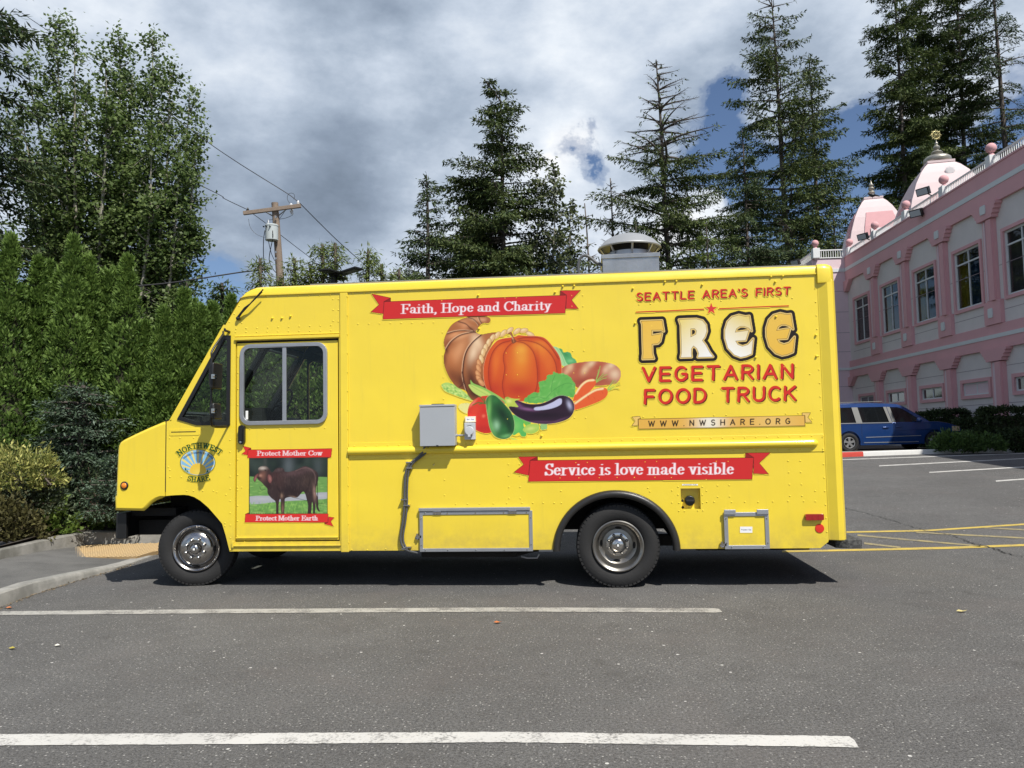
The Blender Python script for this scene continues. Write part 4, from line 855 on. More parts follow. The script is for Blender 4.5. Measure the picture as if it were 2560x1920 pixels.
MB().lathe(dome, (vcxx, vcy, 0), (0, 0, 1), 48, cap=False).build('vent_dome', mat('spun_aluminium', (.31, .32, .33), .5, .3, vary=.06), vb, smooth=50)
sb = MB()
for k in range(8):
    a = rad(45*k-90+3); c, s_ = math.cos(a), math.sin(a)
    sb.tube([(vcxx+vr*.73*c, vcy+vr*.73*s_, vz1+.01), (vcxx+vr*.74*c, vcy+vr*.74*s_, vz1+.04), (vcxx+vr*.93*c, vcy+vr*.93*s_, zr+.015)], .011, 4)
sb.build('dome_bracket', M_ALU, vb)
hz = [on_y(a, b, .5) for a, b in ((1448, 690), (1446, 665), (1450, 647), (1461, 639), (1474, 643), (1490, 656), (1507, 663))]
MB().tube(cr([tuple(p) for p in hz], 6), .016, 10).build('flexible_conduit', M_CONDUIT, TR, smooth=60)
# --- rivets
RV = MB()
def rivet(px, py, r=.0072):
    x, z = S(px, py); b = len(RV.v)
    y0 = -.0005
    if XP1 < x < XR and (rzr0-.045 < z < rzr1+.05): y0 = -.0065
    if XD1+.01 < x < XP1: y0 = -.0145
    if 0 < x < XD1-.03 and z < 2.5: y0 = .0115
    if x < hood_x-.02: y0 = .003
    RV.lathe([(r, 0), (r*.8, r*.4), (r*.35, r*.62), (.0002, r*.66)], (x, y0, z), (0, -1, 0), 8, cap=False)
def row(a, b, n): [rivet(a[0]+(b[0]-a[0])*i/(n-1), a[1]+(b[1]-a[1])*i/(n-1)) for i in range(n)]
q1 = lambda x, y: (240+x/3.4563, 680+y/3.4563); q2 = lambda x, y: (240+x/3.4563, 1020+y/3.4563); q3 = lambda x, y: (840+x/2.9105, 680+y/2.9105)
q4 = lambda x, y: (1500+x/3.4563, 660+y/3.4563); q5 = lambda x, y: (840+x/2.9105, 1060+y/2.9105); q6 = lambda x, y: (1360+x/2.6333, 1040+y/2.6333)
row(q3(125, 160), q4(1855, 98), 43); row(q5(135, 160), q6(1835, 130), 43); row(q5(135, 240), q6(1835, 215), 43)
row(q4(1858, 212), q6(1862, 762), 19); row(q3(85, 180), q5(95, 860), 14); row(q3(160, 378), q3(710, 367), 8)
row(q1(1470, 215), q1(2025, 200), 7); row(q1(1205, 520), q1(2030, 505), 10); row(q1(1210, 490), q1(2030, 460), 10)
row(q2(1325, 183), q2(1975, 172), 6); row(q1(1222, 730), q1(1222, 1150), 4); row(q2(1220, 445), q2(1218, 1110), 6); row(q2(1280, 1160), q2(2090, 1158), 7)
row(q2(1158, 275), q2(1162, 1225), 10); row(q1(1280, 225), q1(1110, 500), 5)
for a in [(2048, 235), (2095, 235), (2050, 328), (2095, 328), (2050, 424), (2095, 428), (547, 1377), (544, 1530), (541, 1655), (638, 1436), (727, 1434), (844, 1431), (910, 1362), (1260, 440), (1295, 485)]: rivet(*q1(*a))
for a in [(541, 475), (538, 595), (535, 747), (785, 716), (843, 716), (923, 716), (1015, 716), (1044, 728), (1124, 750), (640, 595), (738, 597), (625, 510), (640, 535), (1115, 995), (1115, 1020), (1255, 687), (1218, 687), (1265, 1238), (1225, 1238)]: rivet(*q2(*a))
for a in [(775, 440), (777, 607), (781, 767), (783, 925), (1235, 432), (1315, 432), (1238, 590), (1320, 588), (1240, 748), (1320, 748), (1330, 905), (1248, 1070), (1720, 413), (1803, 411), (1722, 575), (1805, 573), (1730, 735), (1810, 735), (1735, 1060), (1817, 1060), (770, 210), (1230, 190), (1312, 188), (1715, 172), (1795, 170), (1717, 250), (1797, 250)]: rivet(*q3(*a))
for a in [(337, 350), (436, 344), (945, 320), (1046, 318), (1557, 298), (1661, 295), (447, 536), (953, 517), (1053, 513), (1570, 493), (358, 927), (457, 924), (960, 905), (1075, 905), (1590, 888), (1692, 888), (1813, 952), (975, 1112), (1702, 1088), (373, 1320), (474, 1317), (985, 1308), (1090, 1305), (1605, 1293), (1713, 1290), (1834, 1335)]: rivet(*q4(*a))
for a in [(1255, 293), (1335, 293), (1257, 376), (1337, 375), (1259, 460), (1340, 459), (1260, 541), (1342, 541), (790, 303), (790, 406), (790, 518), (872, 583), (957, 581), (1045, 579), (1145, 578), (1243, 576), (1354, 575), (1432, 574), (1508, 574), (1588, 575), (1640, 575), (1637, 487), (115, 915), (228, 915), (362, 908), (1745, 281), (1828, 280), (1630, 393), (1767, 392), (1915, 391), (2045, 389), (2170, 388)]: rivet(*q5(*a))
for a in [(665, 302), (741, 300), (1134, 299), (1212, 299), (595, 405), (730, 404), (838, 405), (842, 490), (842, 570), (883, 466), (1042, 466), (1069, 492), (883, 518), (1042, 518), (888, 572), (1044, 572), (888, 625), (1047, 622), (925, 627), (1012, 622), (1072, 566), (1120, 565), (1235, 567), (1322, 565), (1410, 567), (1507, 563), (1607, 561), (1710, 561), (1142, 458), (1219, 456), (1143, 532), (1222, 530), (1607, 296), (1687, 295), (1611, 371), (1690, 370), (1616, 451), (1695, 450), (1619, 526), (1698, 526), (684, 473), (697, 497), (1785, 493), (1787, 562), (1067, 418)]: rivet(*q6(*a))
rv = RV.build('rivets', M_YEL2, TR, smooth=60, fix=False, kind='stuff')
BG = MB()
for p in [q3(1035, 170), q3(1594, 147), q3(1497, 1190), q3(1040, 412), q4(284, 212), q4(882, 180), q4(1513, 155), q4(303, 513), q4(1865, 615), q4(1870, 797), q4(1344, 807), q4(1519, 455), q4(560, 155), q4(659, 150), q4(1475, 110), q4(1578, 105), q3(1650, 105), q3(1733, 101), q1(1608, 398), q1(1525, 399), q1(1683, 381)]:
    x, z = S(*p); BG.lathe([(.011, 0), (.011, .012), (.006, .018), (.0003, .019)], (x, -.0005, z), (0, -1, 0), 8, cap=False)
BG.build('marker_bolts', M_YEL2, TR, smooth=30, fix=False, kind='stuff')
# ------------------------------------------------------------------ vinyl graphics on the truck side
RED = (212, 44, 44); DKR = (70, 20, 15)
def banner(art, band, tails, folds=(), col=RED, w=1.2):
    for t in tails: art.poly(t, col); art.line(t, w, DKR, closed=True)
    for t in folds: art.poly(t, tuple(int(c*.72) for c in col)); art.line(t, w, DKR, closed=True)
    art.poly(band, col); art.line(band, w, DKR, closed=True)
# "Faith, Hope and Charity"
A = Art(920, 720, 1460, 805, .0042)
b = lambda P: Q(P, 2.9105, 840, 680)
banner(A, b([(350, 215), (1677, 168), (1668, 300), (340, 345)]), [b([(258, 158), (398, 188), (398, 214), (350, 215), (345, 305), (252, 292), (312, 238)]), b([(1630, 135), (1780, 133), (1715, 203), (1765, 268), (1672, 268), (1677, 168), (1630, 172)])],
       [b([(350, 215), (398, 189), (398, 213)]), b([(1630, 137), (1676, 168), (1630, 171)])])
text(A, 'Faith, Hope and Charity', SERIF, b([(474, 302)])[0], b([(1563, 274)])[0], 22.5, (252, 240, 245), pen=(.185, .055), gap=.035)
A.mesh('slogan_banner', TR, 'red ribbon print reading Faith, Hope and Charity')
# "Service is love made visible"
A = Art(1280, 1122, 1932, 1210, .0042)
b6 = lambda P: Q(P, 2.6333, 1360, 1040); b5 = lambda P: Q(P, 2.9105, 840, 1060)
bl = b5([(1412, 265), (1398, 420)]); br = b6([(1380, 273), (1370, 417)])
banner(A, [bl[0], br[0], br[1], bl[1]], [b5([(1300, 203), (1468, 238), (1468, 264), (1412, 265), (1402, 375), (1293, 352), (1365, 295)]), b6([(1325, 235), (1495, 238), (1418, 310), (1480, 383), (1378, 380), (1380, 273), (1325, 275)])],
       [b5([(1412, 265), (1467, 239), (1467, 263)]), b6([(1325, 237), (1378, 273), (1325, 274)])])
text(A, 'Service is love made visible', SERIF, b6([(8, 389)])[0], b6([(1248, 382)])[0], 28, (252, 240, 245), pen=(.185, .055), gap=.035)
A.mesh('slogan_banner', TR, 'red ribbon print reading Service is love made visible')
# --- lettering block
b4 = lambda P: Q(P, 3.4563, 1500, 660); z2 = lambda P: Q(P, 4.424, 1560, 680)
A = Art(1572, 705, 2035, 1085, .0044)
SH = (84, 18, 12); R2 = (216, 46, 36)
def sans(s, p0, p1, cap, w=.2, off=(2.2, 1.8)):
    text(A, s, SANS, (p0[0]+off[0], p0[1]+off[1]), (p1[0]+off[0], p1[1]+off[1]), cap, SH, pen=(w, w), gap=.34)
    text(A, s, SANS, p0, p1, cap, R2, pen=(w, w), gap=.34)
sans("SEATTLE AREA'S FIRST", z2([(142, 316)])[0], z2([(1832, 247)])[0], 18.4, .21)
for P in (((137, 445), (880, 412)), ((1057, 405), (1818, 374))):
    A.line(z2(P), 3.4, (196, 50, 30)); A.line([(p[0], p[1]-1) for p in z2(P)], 1.0, (228, 72, 50))
st = z2([(965, 395)])[0]; A.poly([(st[0]+(16 if i % 2 == 0 else 6.4)*math.sin(math.pi*i/5), st[1]+3-(16 if i % 2 == 0 else 6.4)*math.cos(math.pi*i/5)) for i in range(10)], (222, 55, 55))
def fancy(loops, c0, c1, g0, g1):
    L_ = [cr(l, 3, True) if False else l for l in loops]
    idx, d = A.sd(L_, 13)
    px, py = A.px[idx], A.py[idx]
    t = np.clip(((px-g0[0])*(g1[0]-g0[0])+(py-g0[1])*(g1[1]-g0[1]))/((g1[0]-g0[0])**2+(g1[1]-g0[1])**2), 0, 1)[:, None]
    fill = lin(c0)*(1-t)+lin(c1)*t
    A.put(idx, np.clip(.5-(d-11.2)/.9, 0, 1), (26, 14, 8))
    A.put(idx, np.clip(.5-(d-3.2)/.9, 0, 1), (248, 214, 130))
    A.put(idx, np.clip(.5-(d-1.0)/.9, 0, 1), (92, 52, 12))
    A.put(idx, np.clip(.5-(d+.1)/.9, 0, 1), fill)
F_ = z2([(190, 545), (420, 537), (440, 655), (415, 640), (305, 642), (305, 703), (418, 683), (400, 765), (375, 790), (308, 797), (312, 900), (330, 958), (207, 962), (212, 905), (205, 600), (203, 575)])
R_o = z2([(608, 528), (700, 522), (800, 520), (868, 537), (905, 585), (915, 655), (893, 720), (865, 757), (905, 810), (945, 885), (985, 937), (817, 942), (828, 900), (805, 845), (768, 815), (745, 850), (743, 905), (748, 941), (628, 945), (637, 900), (630, 590)])
R_h = z2([(737, 627), (780, 625), (803, 650), (795, 690), (737, 720)])
E_ = z2([(1270, 476), (1340, 492), (1385, 487), (1412, 652), (1378, 618), (1330, 600), (1285, 600), (1245, 625), (1228, 668), (1380, 645), (1345, 755), (1232, 762), (1258, 803), (1310, 823), (1370, 805), (1428, 738), (1410, 905), (1350, 930), (1290, 942), (1220, 915), (1150, 840), (1118, 730), (1118, 640), (1145, 550), (1195, 498)])
E2 = [(p[0]+458/4.424, p[1]-20/4.424) for p in E_]
fancy([F_], (240, 192, 75), (242, 200, 90), (1600, 800), (1660, 900))
fancy([R_o, R_h], (238, 214, 120), (250, 250, 252), (1700, 800), (1780, 895))
fancy([E_], (232, 205, 100), (252, 252, 250), (1880, 790), (1830, 890))
fancy([E2], (238, 196, 85), (240, 190, 70), (1920, 780), (1990, 890))
sans('VEGETARIAN', b4([(368, 1012)])[0], b4([(1660, 982)])[0], 33, .21, (2.6, 2.2))
sans('FOOD TRUCK', b4([(388, 1204)])[0], b4([(1684, 1172)])[0], 33, .21, (2.6, 2.2))
# web address ribbon
GO = (232, 180, 80)
tl = b4([(275, 1320), (346, 1315), (350, 1335), (330, 1340), (330, 1395), (273, 1400), (302, 1358)]); tr_ = b4([(1748, 1285), (1820, 1285), (1797, 1325), (1833, 1368), (1773, 1370), (1770, 1308), (1748, 1310)])
band = b4([(330, 1340), (1768, 1308), (1773, 1398), (332, 1427)])
for t in (tl, tr_): A.poly(t, (240, 200, 110)); A.line(t, 1.3, (60, 35, 10), closed=True)
A.poly(band, GO)
idx, d = A.sd([band], 0); ins = np.clip(.5-d/.8, 0, 1)
xc = A.px[idx]; A.put(idx, ins*np.exp(-((xc-1775)/38)**2)*.95, (246, 240, 222)); A.put(idx, ins*np.exp(-((xc-1930)/60)**2)*.4, (246, 215, 140))
A.line(band, 1.5, (60, 35, 10), closed=True)
text(A, 'WWW.NWSHARE.ORG', SANS, b4([(420, 1403)])[0], b4([(1640, 1380)])[0], 13, (40, 28, 20), pen=(.22, .22), gap=1.0)
A.mesh('lettering_print', TR, 'red and gold lettering print about a free vegetarian food truck')

# --- cornucopia
A = Art(1095, 775, 1560, 1118, .0052)
z1 = lambda P: Q(P, 4.424, 1080, 780)
def zb(x, y, rx, ry, ang, col, al=1.): A.blob(1080+x/4.424, 780+y/4.424, rx/4.424, ry/4.424, ang, col, al)
# asparagus
m = A.poly(z1([(105, 800), (170, 778), (260, 810), (340, 870), (400, 920), (450, 980), (360, 960), (250, 920), (150, 880), (115, 840)]), (178, 214, 108), 4, keep=True); A.clip = m
rr = np.random.default_rng(3)
for i in range(75):
    t = i/75; x, y = 120+310*t+rr.normal()*10, 825+120*t+rr.normal()*28
    zb(x, y, 13, 6, 30+rr.normal()*25, (96, 165, 80) if i % 2 else (225, 240, 150), .8)
A.clip = None
# horn
horn = z1([(300, 90), (400, 58), (520, 52), (600, 52), (640, 68), (646, 98), (620, 125), (575, 122), (530, 148), (503, 190), (485, 220), (540, 248), (620, 235), (710, 228), (700, 290), (600, 480), (570, 650), (600, 820), (640, 900), (560, 960), (458, 978), (405, 925), (370, 870), (280, 832), (200, 740), (142, 610), (128, 500), (145, 428), (130, 330), (160, 235), (215, 145)])
m = A.poly(horn, (172, 104, 60), 5, keep=True); A.clip = m
for a_ in [(230, 480, 90, 60, 70, (214, 140, 88), .7), (500, 330, 110, 60, 65, (240, 205, 165), .95), (300, 420, 60, 150, 25, (226, 160, 110), .8), (455, 460, 50, 130, 12, (246, 214, 176), .9), (200, 560, 60, 150, -20, (190, 112, 62), .6), (240, 720, 60, 120, -30, (120, 62, 34), .8), (330, 780, 45, 110, -20, (90, 44, 26), .9),
           (440, 760, 60, 170, -8, (84, 40, 26), .95), (480, 880, 90, 80, 20, (60, 28, 20), .95), (560, 860, 80, 110, 0, (54, 26, 20), .9), (470, 600, 45, 90, 0, (160, 96, 56), .6), (180, 350, 40, 70, 15, (140, 72, 38), .8), (250, 250, 80, 30, -25, (228, 158, 108), .9), (330, 270, 110, 26, -22, (232, 170, 122), .7),
           (370, 150, 60, 40, 20, (226, 156, 110), .9), (430, 190, 60, 26, 20, (130, 70, 40), .8), (340, 110, 60, 24, -20, (206, 140, 96), .8), (470, 80, 60, 26, 10, (214, 158, 116), .9), (560, 85, 60, 22, 5, (222, 160, 118), .9), (620, 100, 26, 26, 0, (160, 88, 52), .7), (160, 430, 26, 40, 0, (96, 48, 26), .8), (140, 520, 24, 80, 0, (110, 58, 32), .7), (640, 300, 60, 60, 0, (180, 110, 64), .7)]: zb(*a_)
def seam(P, w=1.7, hl=True):
    P = z1(P)
    if hl: A.line([(p[0]-2.0, p[1]-1.2) for p in P], 2.2, (240, 196, 156), 6, alpha=.75, ft=2.0)
    A.line([(p[0]+1.2, p[1]+.6) for p in P], 3.2, (84, 42, 26), 6, alpha=.55, ft=2.5); A.line(P, w, (70, 34, 24), 6)
seam([(485, 220), (400, 232), (300, 262), (210, 330), (150, 420)]); seam([(545, 250), (440, 345), (375, 450), (345, 590), (345, 730), (385, 880)], 2.4); seam([(475, 222), (420, 175), (370, 130), (290, 105)], 1.3, False); seam([(460, 215), (350, 205), (250, 215), (165, 240)], 1.3); seam([(520, 150), (490, 110), (450, 75), (400, 60)], 1.2); seam([(550, 128), (530, 100), (515, 60)], 1.2)
seam([(300, 830), (345, 780), (330, 660)], .8, False)
A.clip = None; A.line(horn, .9, (92, 48, 26), 5, closed=True, alpha=.7)
# cabbage
A.poly(z1([(1330, 385), (1400, 398), (1460, 470), (1505, 585), (1440, 592), (1400, 480)]), (168, 216, 156), 4); A.line(z1([(1370, 390), (1430, 470), (1470, 580)]), 1.2, (110, 180, 120), 4, alpha=.7)
A.poly(z1([(1405, 405), (1440, 412), (1455, 445), (1500, 440), (1535, 455), (1552, 500), (1590, 530), (1597, 578), (1505, 582), (1450, 480)]), (84, 168, 104), 4); zb(1530, 540, 40, 22, 0, (130, 205, 140), .8); zb(1480, 470, 30, 18, 30, (60, 140, 80), .8)
# bread
m = A.poly(z1([(1440, 620), (1520, 580), (1640, 556), (1780, 543), (1920, 555), (2030, 588), (2085, 650), (2083, 730), (2030, 790), (1900, 812), (1700, 820), (1600, 835), (1500, 700), (1430, 690)]), (186, 98, 72), 5, keep=True); A.clip = m
for a_ in [(1530, 610, 50, 40, -50, (232, 196, 152), .9), (1490, 660, 50, 26, -55, (226, 180, 140), .8), (1760, 570, 60, 34, -40, (234, 202, 160), .9), (1690, 640, 60, 36, -62, (230, 190, 146), .95), (1980, 590, 55, 34, -30, (234, 205, 168), .9), (1920, 640, 50, 32, -60, (228, 186, 150), .9), (2020, 690, 70, 70, 0, (240, 214, 178), .8), (1600, 600, 40, 60, 30, (176, 80, 58), .6), (1830, 610, 30, 60, 30, (178, 84, 62), .7), (1700, 770, 200, 50, -8, (150, 60, 48), .75), (1950, 770, 90, 26, 0, (170, 92, 70), .6)]: zb(*a_)
A.clip = None
# rope rim
rope = [(1085, 245, 25), (1015, 205, -12), (940, 212, -38), (860, 205, -42), (790, 235, -48), (720, 258, -50), (665, 290, -62), (625, 340, -72), (590, 400, -78), (565, 450, -82), (545, 520, -100), (520, 570, -102), (515, 625, -110), (510, 690, -118), (520, 740, -125), (545, 780, -130)]
for x, y, a in rope:
    P = [(x+52*math.cos(t)*math.cos(rad(a))-27*math.sin(t)*math.sin(rad(a)), y+52*math.cos(t)*math.sin(rad(a))+27*math.sin(t)*math.cos(rad(a))) for t in np.linspace(0, 2*math.pi, 14)[:-1]]
    low_ = y > 560; c = (206, 134, 84) if low_ else (230, 184, 124)
    mm = A.poly(z1(P), c, keep=True); A.clip = mm; zb(x-8, y-8, 34, 14, a, (250, 224, 176) if not low_ else (236, 176, 120), .9); A.clip = None; A.line(z1(P), .9, (128, 74, 40), closed=True, alpha=.8)
# pumpkin
pk = z1([(930, 268), (960, 255), (1060, 264), (1170, 266), (1255, 292), (1340, 385), (1410, 490), (1435, 600), (1432, 700), (1400, 850), (1250, 960), (1010, 990), (850, 980), (760, 958), (650, 900), (590, 820), (568, 690), (578, 560), (625, 430), (705, 328), (770, 296), (870, 280)])
m = A.poly(pk, (214, 84, 34), 5, keep=True); A.clip = m
for a_ in [(700, 560, 55, 190, 12, (232, 116, 44), .9), (640, 700, 40, 160, 4, (198, 62, 34), .7), (760, 400, 60, 50, -40, (226, 104, 38), .8), (980, 560, 120, 230, 4, (232, 132, 42), .95), (985, 420, 70, 70, 0, (240, 166, 60), .95), (990, 520, 60, 60, 0, (238, 160, 58), .6), (1230, 420, 70, 120, -25, (234, 128, 44), .95), (1290, 560, 60, 150, -12, (226, 110, 42), .8), (1170, 370, 70, 50, 30, (236, 140, 50), .8), (960, 860, 170, 90, 0, (190, 52, 34), .85), (680, 860, 90, 90, 20, (190, 52, 34), .7), (820, 300, 90, 24, -8, (206, 64, 30), .8), (1100, 290, 130, 24, 6, (210, 66, 30), .8), (1400, 560, 26, 130, -8, (198, 66, 34), .8), (1180, 640, 22, 190, -4, (196, 70, 32), .8)]: zb(*a_)
for P in ([(865, 318), (760, 350), (680, 430), (640, 540), (625, 690), (650, 850), (700, 930)], [(880, 345), (830, 395), (795, 460), (790, 530), (806, 620), (790, 720), (778, 820), (805, 960)], [(935, 325), (1020, 345), (1090, 400), (1135, 480), (1160, 600), (1168, 740), (1150, 860), (1090, 970)], [(960, 312), (1080, 322), (1190, 360), (1290, 440), (1360, 550), (1385, 680)], [(940, 300), (1040, 282), (1180, 285), (1290, 360), (1400, 520)]):
    A.line([(p[0]+2, p[1]) for p in z1(P)], 5, (170, 44, 26), 6, alpha=.4, ft=5); A.line(z1(P), 1.5, (140, 36, 28), 6, alpha=.9)
A.clip = None; A.line(pk, 1.0, (245, 200, 160), 5, closed=True, alpha=.55)
A.poly(z1([(868, 222), (885, 232), (910, 290), (935, 325), (900, 350), (885, 340), (875, 305), (888, 290), (862, 250), (838, 240)]), (134, 72, 44), 4); A.line(z1([(862, 232), (895, 280), (905, 335)]), 1.4, (196, 130, 84), 4); A.line(z1([(845, 262), (875, 268), (895, 300)]), 1.0, (240, 205, 170), 4)
# lettuce
le = [(1345, 660), (1400, 682), (1450, 678), (1530, 720), (1562, 770), (1585, 800), (1585, 870), (1560, 945), (1450, 930), (1300, 980), (1150, 1012), (1018, 988), (1058, 930), (1130, 888), (1180, 892), (1190, 840), (1182, 775), (1258, 752), (1275, 700), (1330, 690)]
lp_ = cr(z1(le), 6, True); lp_ = [(p[0]+.9*math.sin(i*1.7), p[1]+.9*math.cos(i*2.3)) for i, p in enumerate(lp_)]
m = A.poly(lp_, (104, 182, 84), keep=True); A.clip = m
for i in range(60): zb(1050+530*rr.random(), 680+320*rr.random(), 30, 10, rr.random()*180, (84, 164, 74) if i % 2 else (140, 205, 110), .55)
for P in ([(1260, 960), (1350, 860), (1480, 790), (1560, 800)], [(1320, 880), (1330, 780), (1360, 700)], [(1250, 960), (1180, 940), (1090, 950)]): A.line(z1(P), 1.2, (70, 140, 66), 5, alpha=.8)
A.clip = None
# carrots
for x0, y0, x1, y1 in ((1810, 770, 1860, 600), (1812, 772, 1900, 680), (1815, 775, 1935, 690), (1815, 780, 1930, 730), (1808, 765, 1840, 640), (1940, 850, 2010, 750), (1942, 858, 2075, 775), (1945, 865, 2080, 800), (1945, 870, 2070, 850), (1940, 850, 2040, 760), (1945, 872, 2030, 830)): A.line(z1([(x0, y0), ((x0+x1)/2+10, (y0+y1)/2-14), (x1, y1)]), 1.5, (150, 195, 90), 5)
for P, hl in (([(1560, 988), (1592, 885), (1645, 800), (1715, 748), (1785, 740), (1815, 785), (1760, 865), (1660, 935)], [(1590, 900), (1650, 815), (1715, 765), (1790, 752)]), ([(1565, 1060), (1570, 1000), (1680, 920), (1800, 850), (1890, 832), (1938, 858), (1940, 915), (1880, 975), (1725, 1040), (1580, 1085)], [(1585, 1010), (1690, 935), (1800, 868), (1890, 848)])):
    m = A.poly(z1(P), (232, 98, 48), 5, keep=True); A.clip = m; A.line(z1(hl), 4.6, (250, 228, 170), 5, ft=3); A.clip = m
    for i in range(10): zb(1600+330*rr.random(), 800+260*rr.random(), 16, 3, 60, (200, 66, 34), .8)
    A.clip = None
# leek leaves
A.poly(z1([(425, 750), (460, 790), (560, 830), (700, 905), (840, 1000), (790, 1010), (600, 925), (450, 840)]), (146, 196, 92), 4); A.poly(z1([(405, 800), (520, 838), (610, 880), (680, 940), (610, 935), (540, 935), (450, 880)]), (196, 218, 112), 4); A.line(z1([(430, 815), (540, 880), (640, 930)]), .8, (120, 170, 80), 4)
# corn
m = A.poly(z1([(290, 1050), (325, 1012), (400, 1004), (425, 1030), (405, 1120), (340, 1105)]), (228, 220, 112), 4, keep=True); A.clip = m
for i in range(9):
    for j in range(8): zb(300+i*15, 1015+j*14+(i % 2)*6, 5, 5, 0, (248, 246, 196), .9)
A.clip = None
# tomato
tm = z1([(393, 1120), (420, 1020), (500, 950), (600, 925), (700, 940), (800, 1000), (790, 1100), (720, 1290), (640, 1338), (560, 1338), (470, 1295), (410, 1215)])
m = A.poly(tm, (212, 52, 40), 5, keep=True); A.clip = m; zb(480, 1080, 60, 100, 20, (226, 70, 48), .8); zb(560, 1290, 160, 40, 0, (186, 40, 38), .7); zb(570, 1150, 18, 18, 0, (240, 120, 90), .9); zb(450, 1010, 60, 14, -45, (244, 150, 120), .7); A.clip = None
for P in ([(590, 1010), (540, 950), (520, 935)], [(590, 1015), (520, 1000), (450, 1030)], [(595, 1010), (580, 970), (570, 950)], [(600, 1015), (560, 1010), (520, 1020)]): A.line(z1(P), 2.4, (80, 110, 50), 4)
# low leaves and celery
A.poly(z1([(870, 1140), (1000, 1190), (1015, 1260), (1045, 1340), (1030, 1380), (985, 1372), (960, 1335), (890, 1355)]), (90, 184, 92), 4); zb(930, 1260, 50, 60, 0, (130, 206, 110), .7)
A.poly(z1([(1000, 1170), (1080, 1200), (1090, 1250), (1040, 1258), (1010, 1220)]), (110, 190, 80), 4)
A.poly(z1([(1005, 1300), (1060, 1245), (1165, 1240), (1185, 1300), (1120, 1345), (1045, 1338)]), (170, 206, 92), 4); zb(1090, 1290, 50, 20, -10, (216, 230, 130), .8)
A.poly(z1([(1195, 1240), (1275, 1235), (1272, 1298), (1205, 1308)]), (150, 200, 122)); A.line(z1([(1175, 1240), (1200, 1280), (1170, 1340)]), 1.6, (90, 140, 60), 4)
A.poly(z1([(850, 1385), (930, 1400), (985, 1425), (1005, 1475), (960, 1460), (910, 1430)]), (160, 210, 100), 4, alpha=.7)
# avocado-shaped squash
av = z1([(598, 965), (640, 920), (690, 920), (735, 950), (800, 1015), (880, 1115), (912, 1220), (905, 1320), (855, 1388), (780, 1407), (690, 1372), (640, 1280), (615, 1150), (600, 1050)])
m = A.poly(av, (44, 100, 52), 5, keep=True); A.clip = m
for a_ in [(630, 1080, 26, 150, 4, (120, 186, 96), .95), (660, 1270, 30, 120, -20, (110, 176, 96), .9), (700, 980, 40, 40, 0, (60, 130, 66), .7), (780, 1130, 60, 130, -30, (18, 48, 30), .95), (850, 1260, 40, 110, -8, (22, 54, 34), .9), (715, 1255, 36, 56, -10, (150, 200, 156), .95), (820, 1370, 60, 22, -10, (120, 190, 120), .8), (790, 1310, 50, 50, 0, (50, 116, 62), .7)]: zb(*a_)
A.clip = None; A.line(av, 1.1, (190, 220, 150), 5, closed=True, alpha=.6)
# eggplant
eg = z1([(905, 965), (960, 983), (1060, 1014), (1180, 1016), (1280, 986), (1370, 938), (1440, 922), (1515, 943), (1560, 990), (1575, 1060), (1555, 1130), (1500, 1185), (1400, 1222), (1300, 1238), (1180, 1236), (1050, 1208), (920, 1142), (848, 1055), (880, 1010)])
m = A.poly(eg, (44, 24, 44), 5, keep=True); A.clip = m
for a_ in [(960, 1030, 60, 22, 30, (120, 70, 120), .8), (1060, 1075, 90, 16, 8, (150, 100, 150), .75), (1200, 1215, 240, 12, 0, (96, 60, 92), .8), (1400, 1200, 120, 12, -20, (100, 66, 98), .7), (1520, 1030, 24, 50, -20, (190, 190, 220), .9), (1250, 1140, 200, 30, 0, (26, 12, 28), .8)]: zb(*a_)
hlp = z1([(1137, 1056), (1230, 1040), (1330, 1000), (1395, 962), (1425, 958), (1436, 975), (1425, 1022), (1340, 1062), (1240, 1082), (1140, 1086)])
A.poly(hlp, (200, 200, 232), 4, alpha=.95, ft=1.6); A.clip = None; A.line(eg, .9, (214, 190, 190), 5, closed=True, alpha=.45)
A.poly(z1([(803, 955), (835, 940), (870, 952), (905, 958), (978, 962), (930, 978), (915, 990), (935, 1020), (955, 1052), (900, 1046), (860, 1044), (838, 1052), (818, 1010), (822, 985)]), (190, 208, 84), 3); zb(850, 985, 30, 22, 20, (232, 236, 140), .8); zb(835, 950, 18, 12, 0, (110, 160, 70), .8)
A.mesh('cornucopia_print', TR, 'printed picture of a horn of plenty with pumpkin, eggplant, carrots and bread')

# --- cow picture and its ribbons (on the sliding door)
A = Art(598, 1108, 842, 1322, .004, y=.0095)
z3 = lambda P: Q(P, 5.1442, 420, 1080)
pic = z3([(1045, 335), (2052, 325), (2050, 1060), (1045, 1060)])
m = A.poly(pic, (36, 46, 44), keep=True); A.clip = m
rr = np.random.default_rng(11)
def z3b(x, y, rx, ry, ang, col, al=1.): A.blob(420+x/5.1442, 1080+y/5.1442, rx/5.1442, ry/5.1442, ang, col, al)
for i in range(26): z3b(1050+1000*rr.random(), 340+220*rr.random(), 40+60*rr.random(), 30+60*rr.random(), 0, ((24, 34, 32), (60, 72, 66), (44, 58, 50))[i % 3], .7)
z3b(1550, 430, 70, 130, 0, (96, 104, 108), .8); z3b(1250, 380, 24, 90, 0, (70, 74, 70), .7); z3b(1930, 440, 60, 120, 0, (80, 88, 90), .6)
A.poly(z3([(1040, 570), (1200, 585), (1900, 575), (2060, 580), (2060, 1070), (1040, 1070)]), (112, 158, 84))
for i in range(260):
    y = 585+470*rr.random(); k = 6+10*(y-560)/500
    z3b(1050+1000*rr.random(), y, k*2.2, k*.7, 0, ((140, 184, 100), (90, 140, 66), (158, 196, 110))[i % 3], .7)
A.poly(z3([(1040, 830), (1400, 820), (1700, 800), (2060, 775), (2060, 850), (1900, 870), (1500, 890), (1040, 930)]), (172, 176, 182), 3)
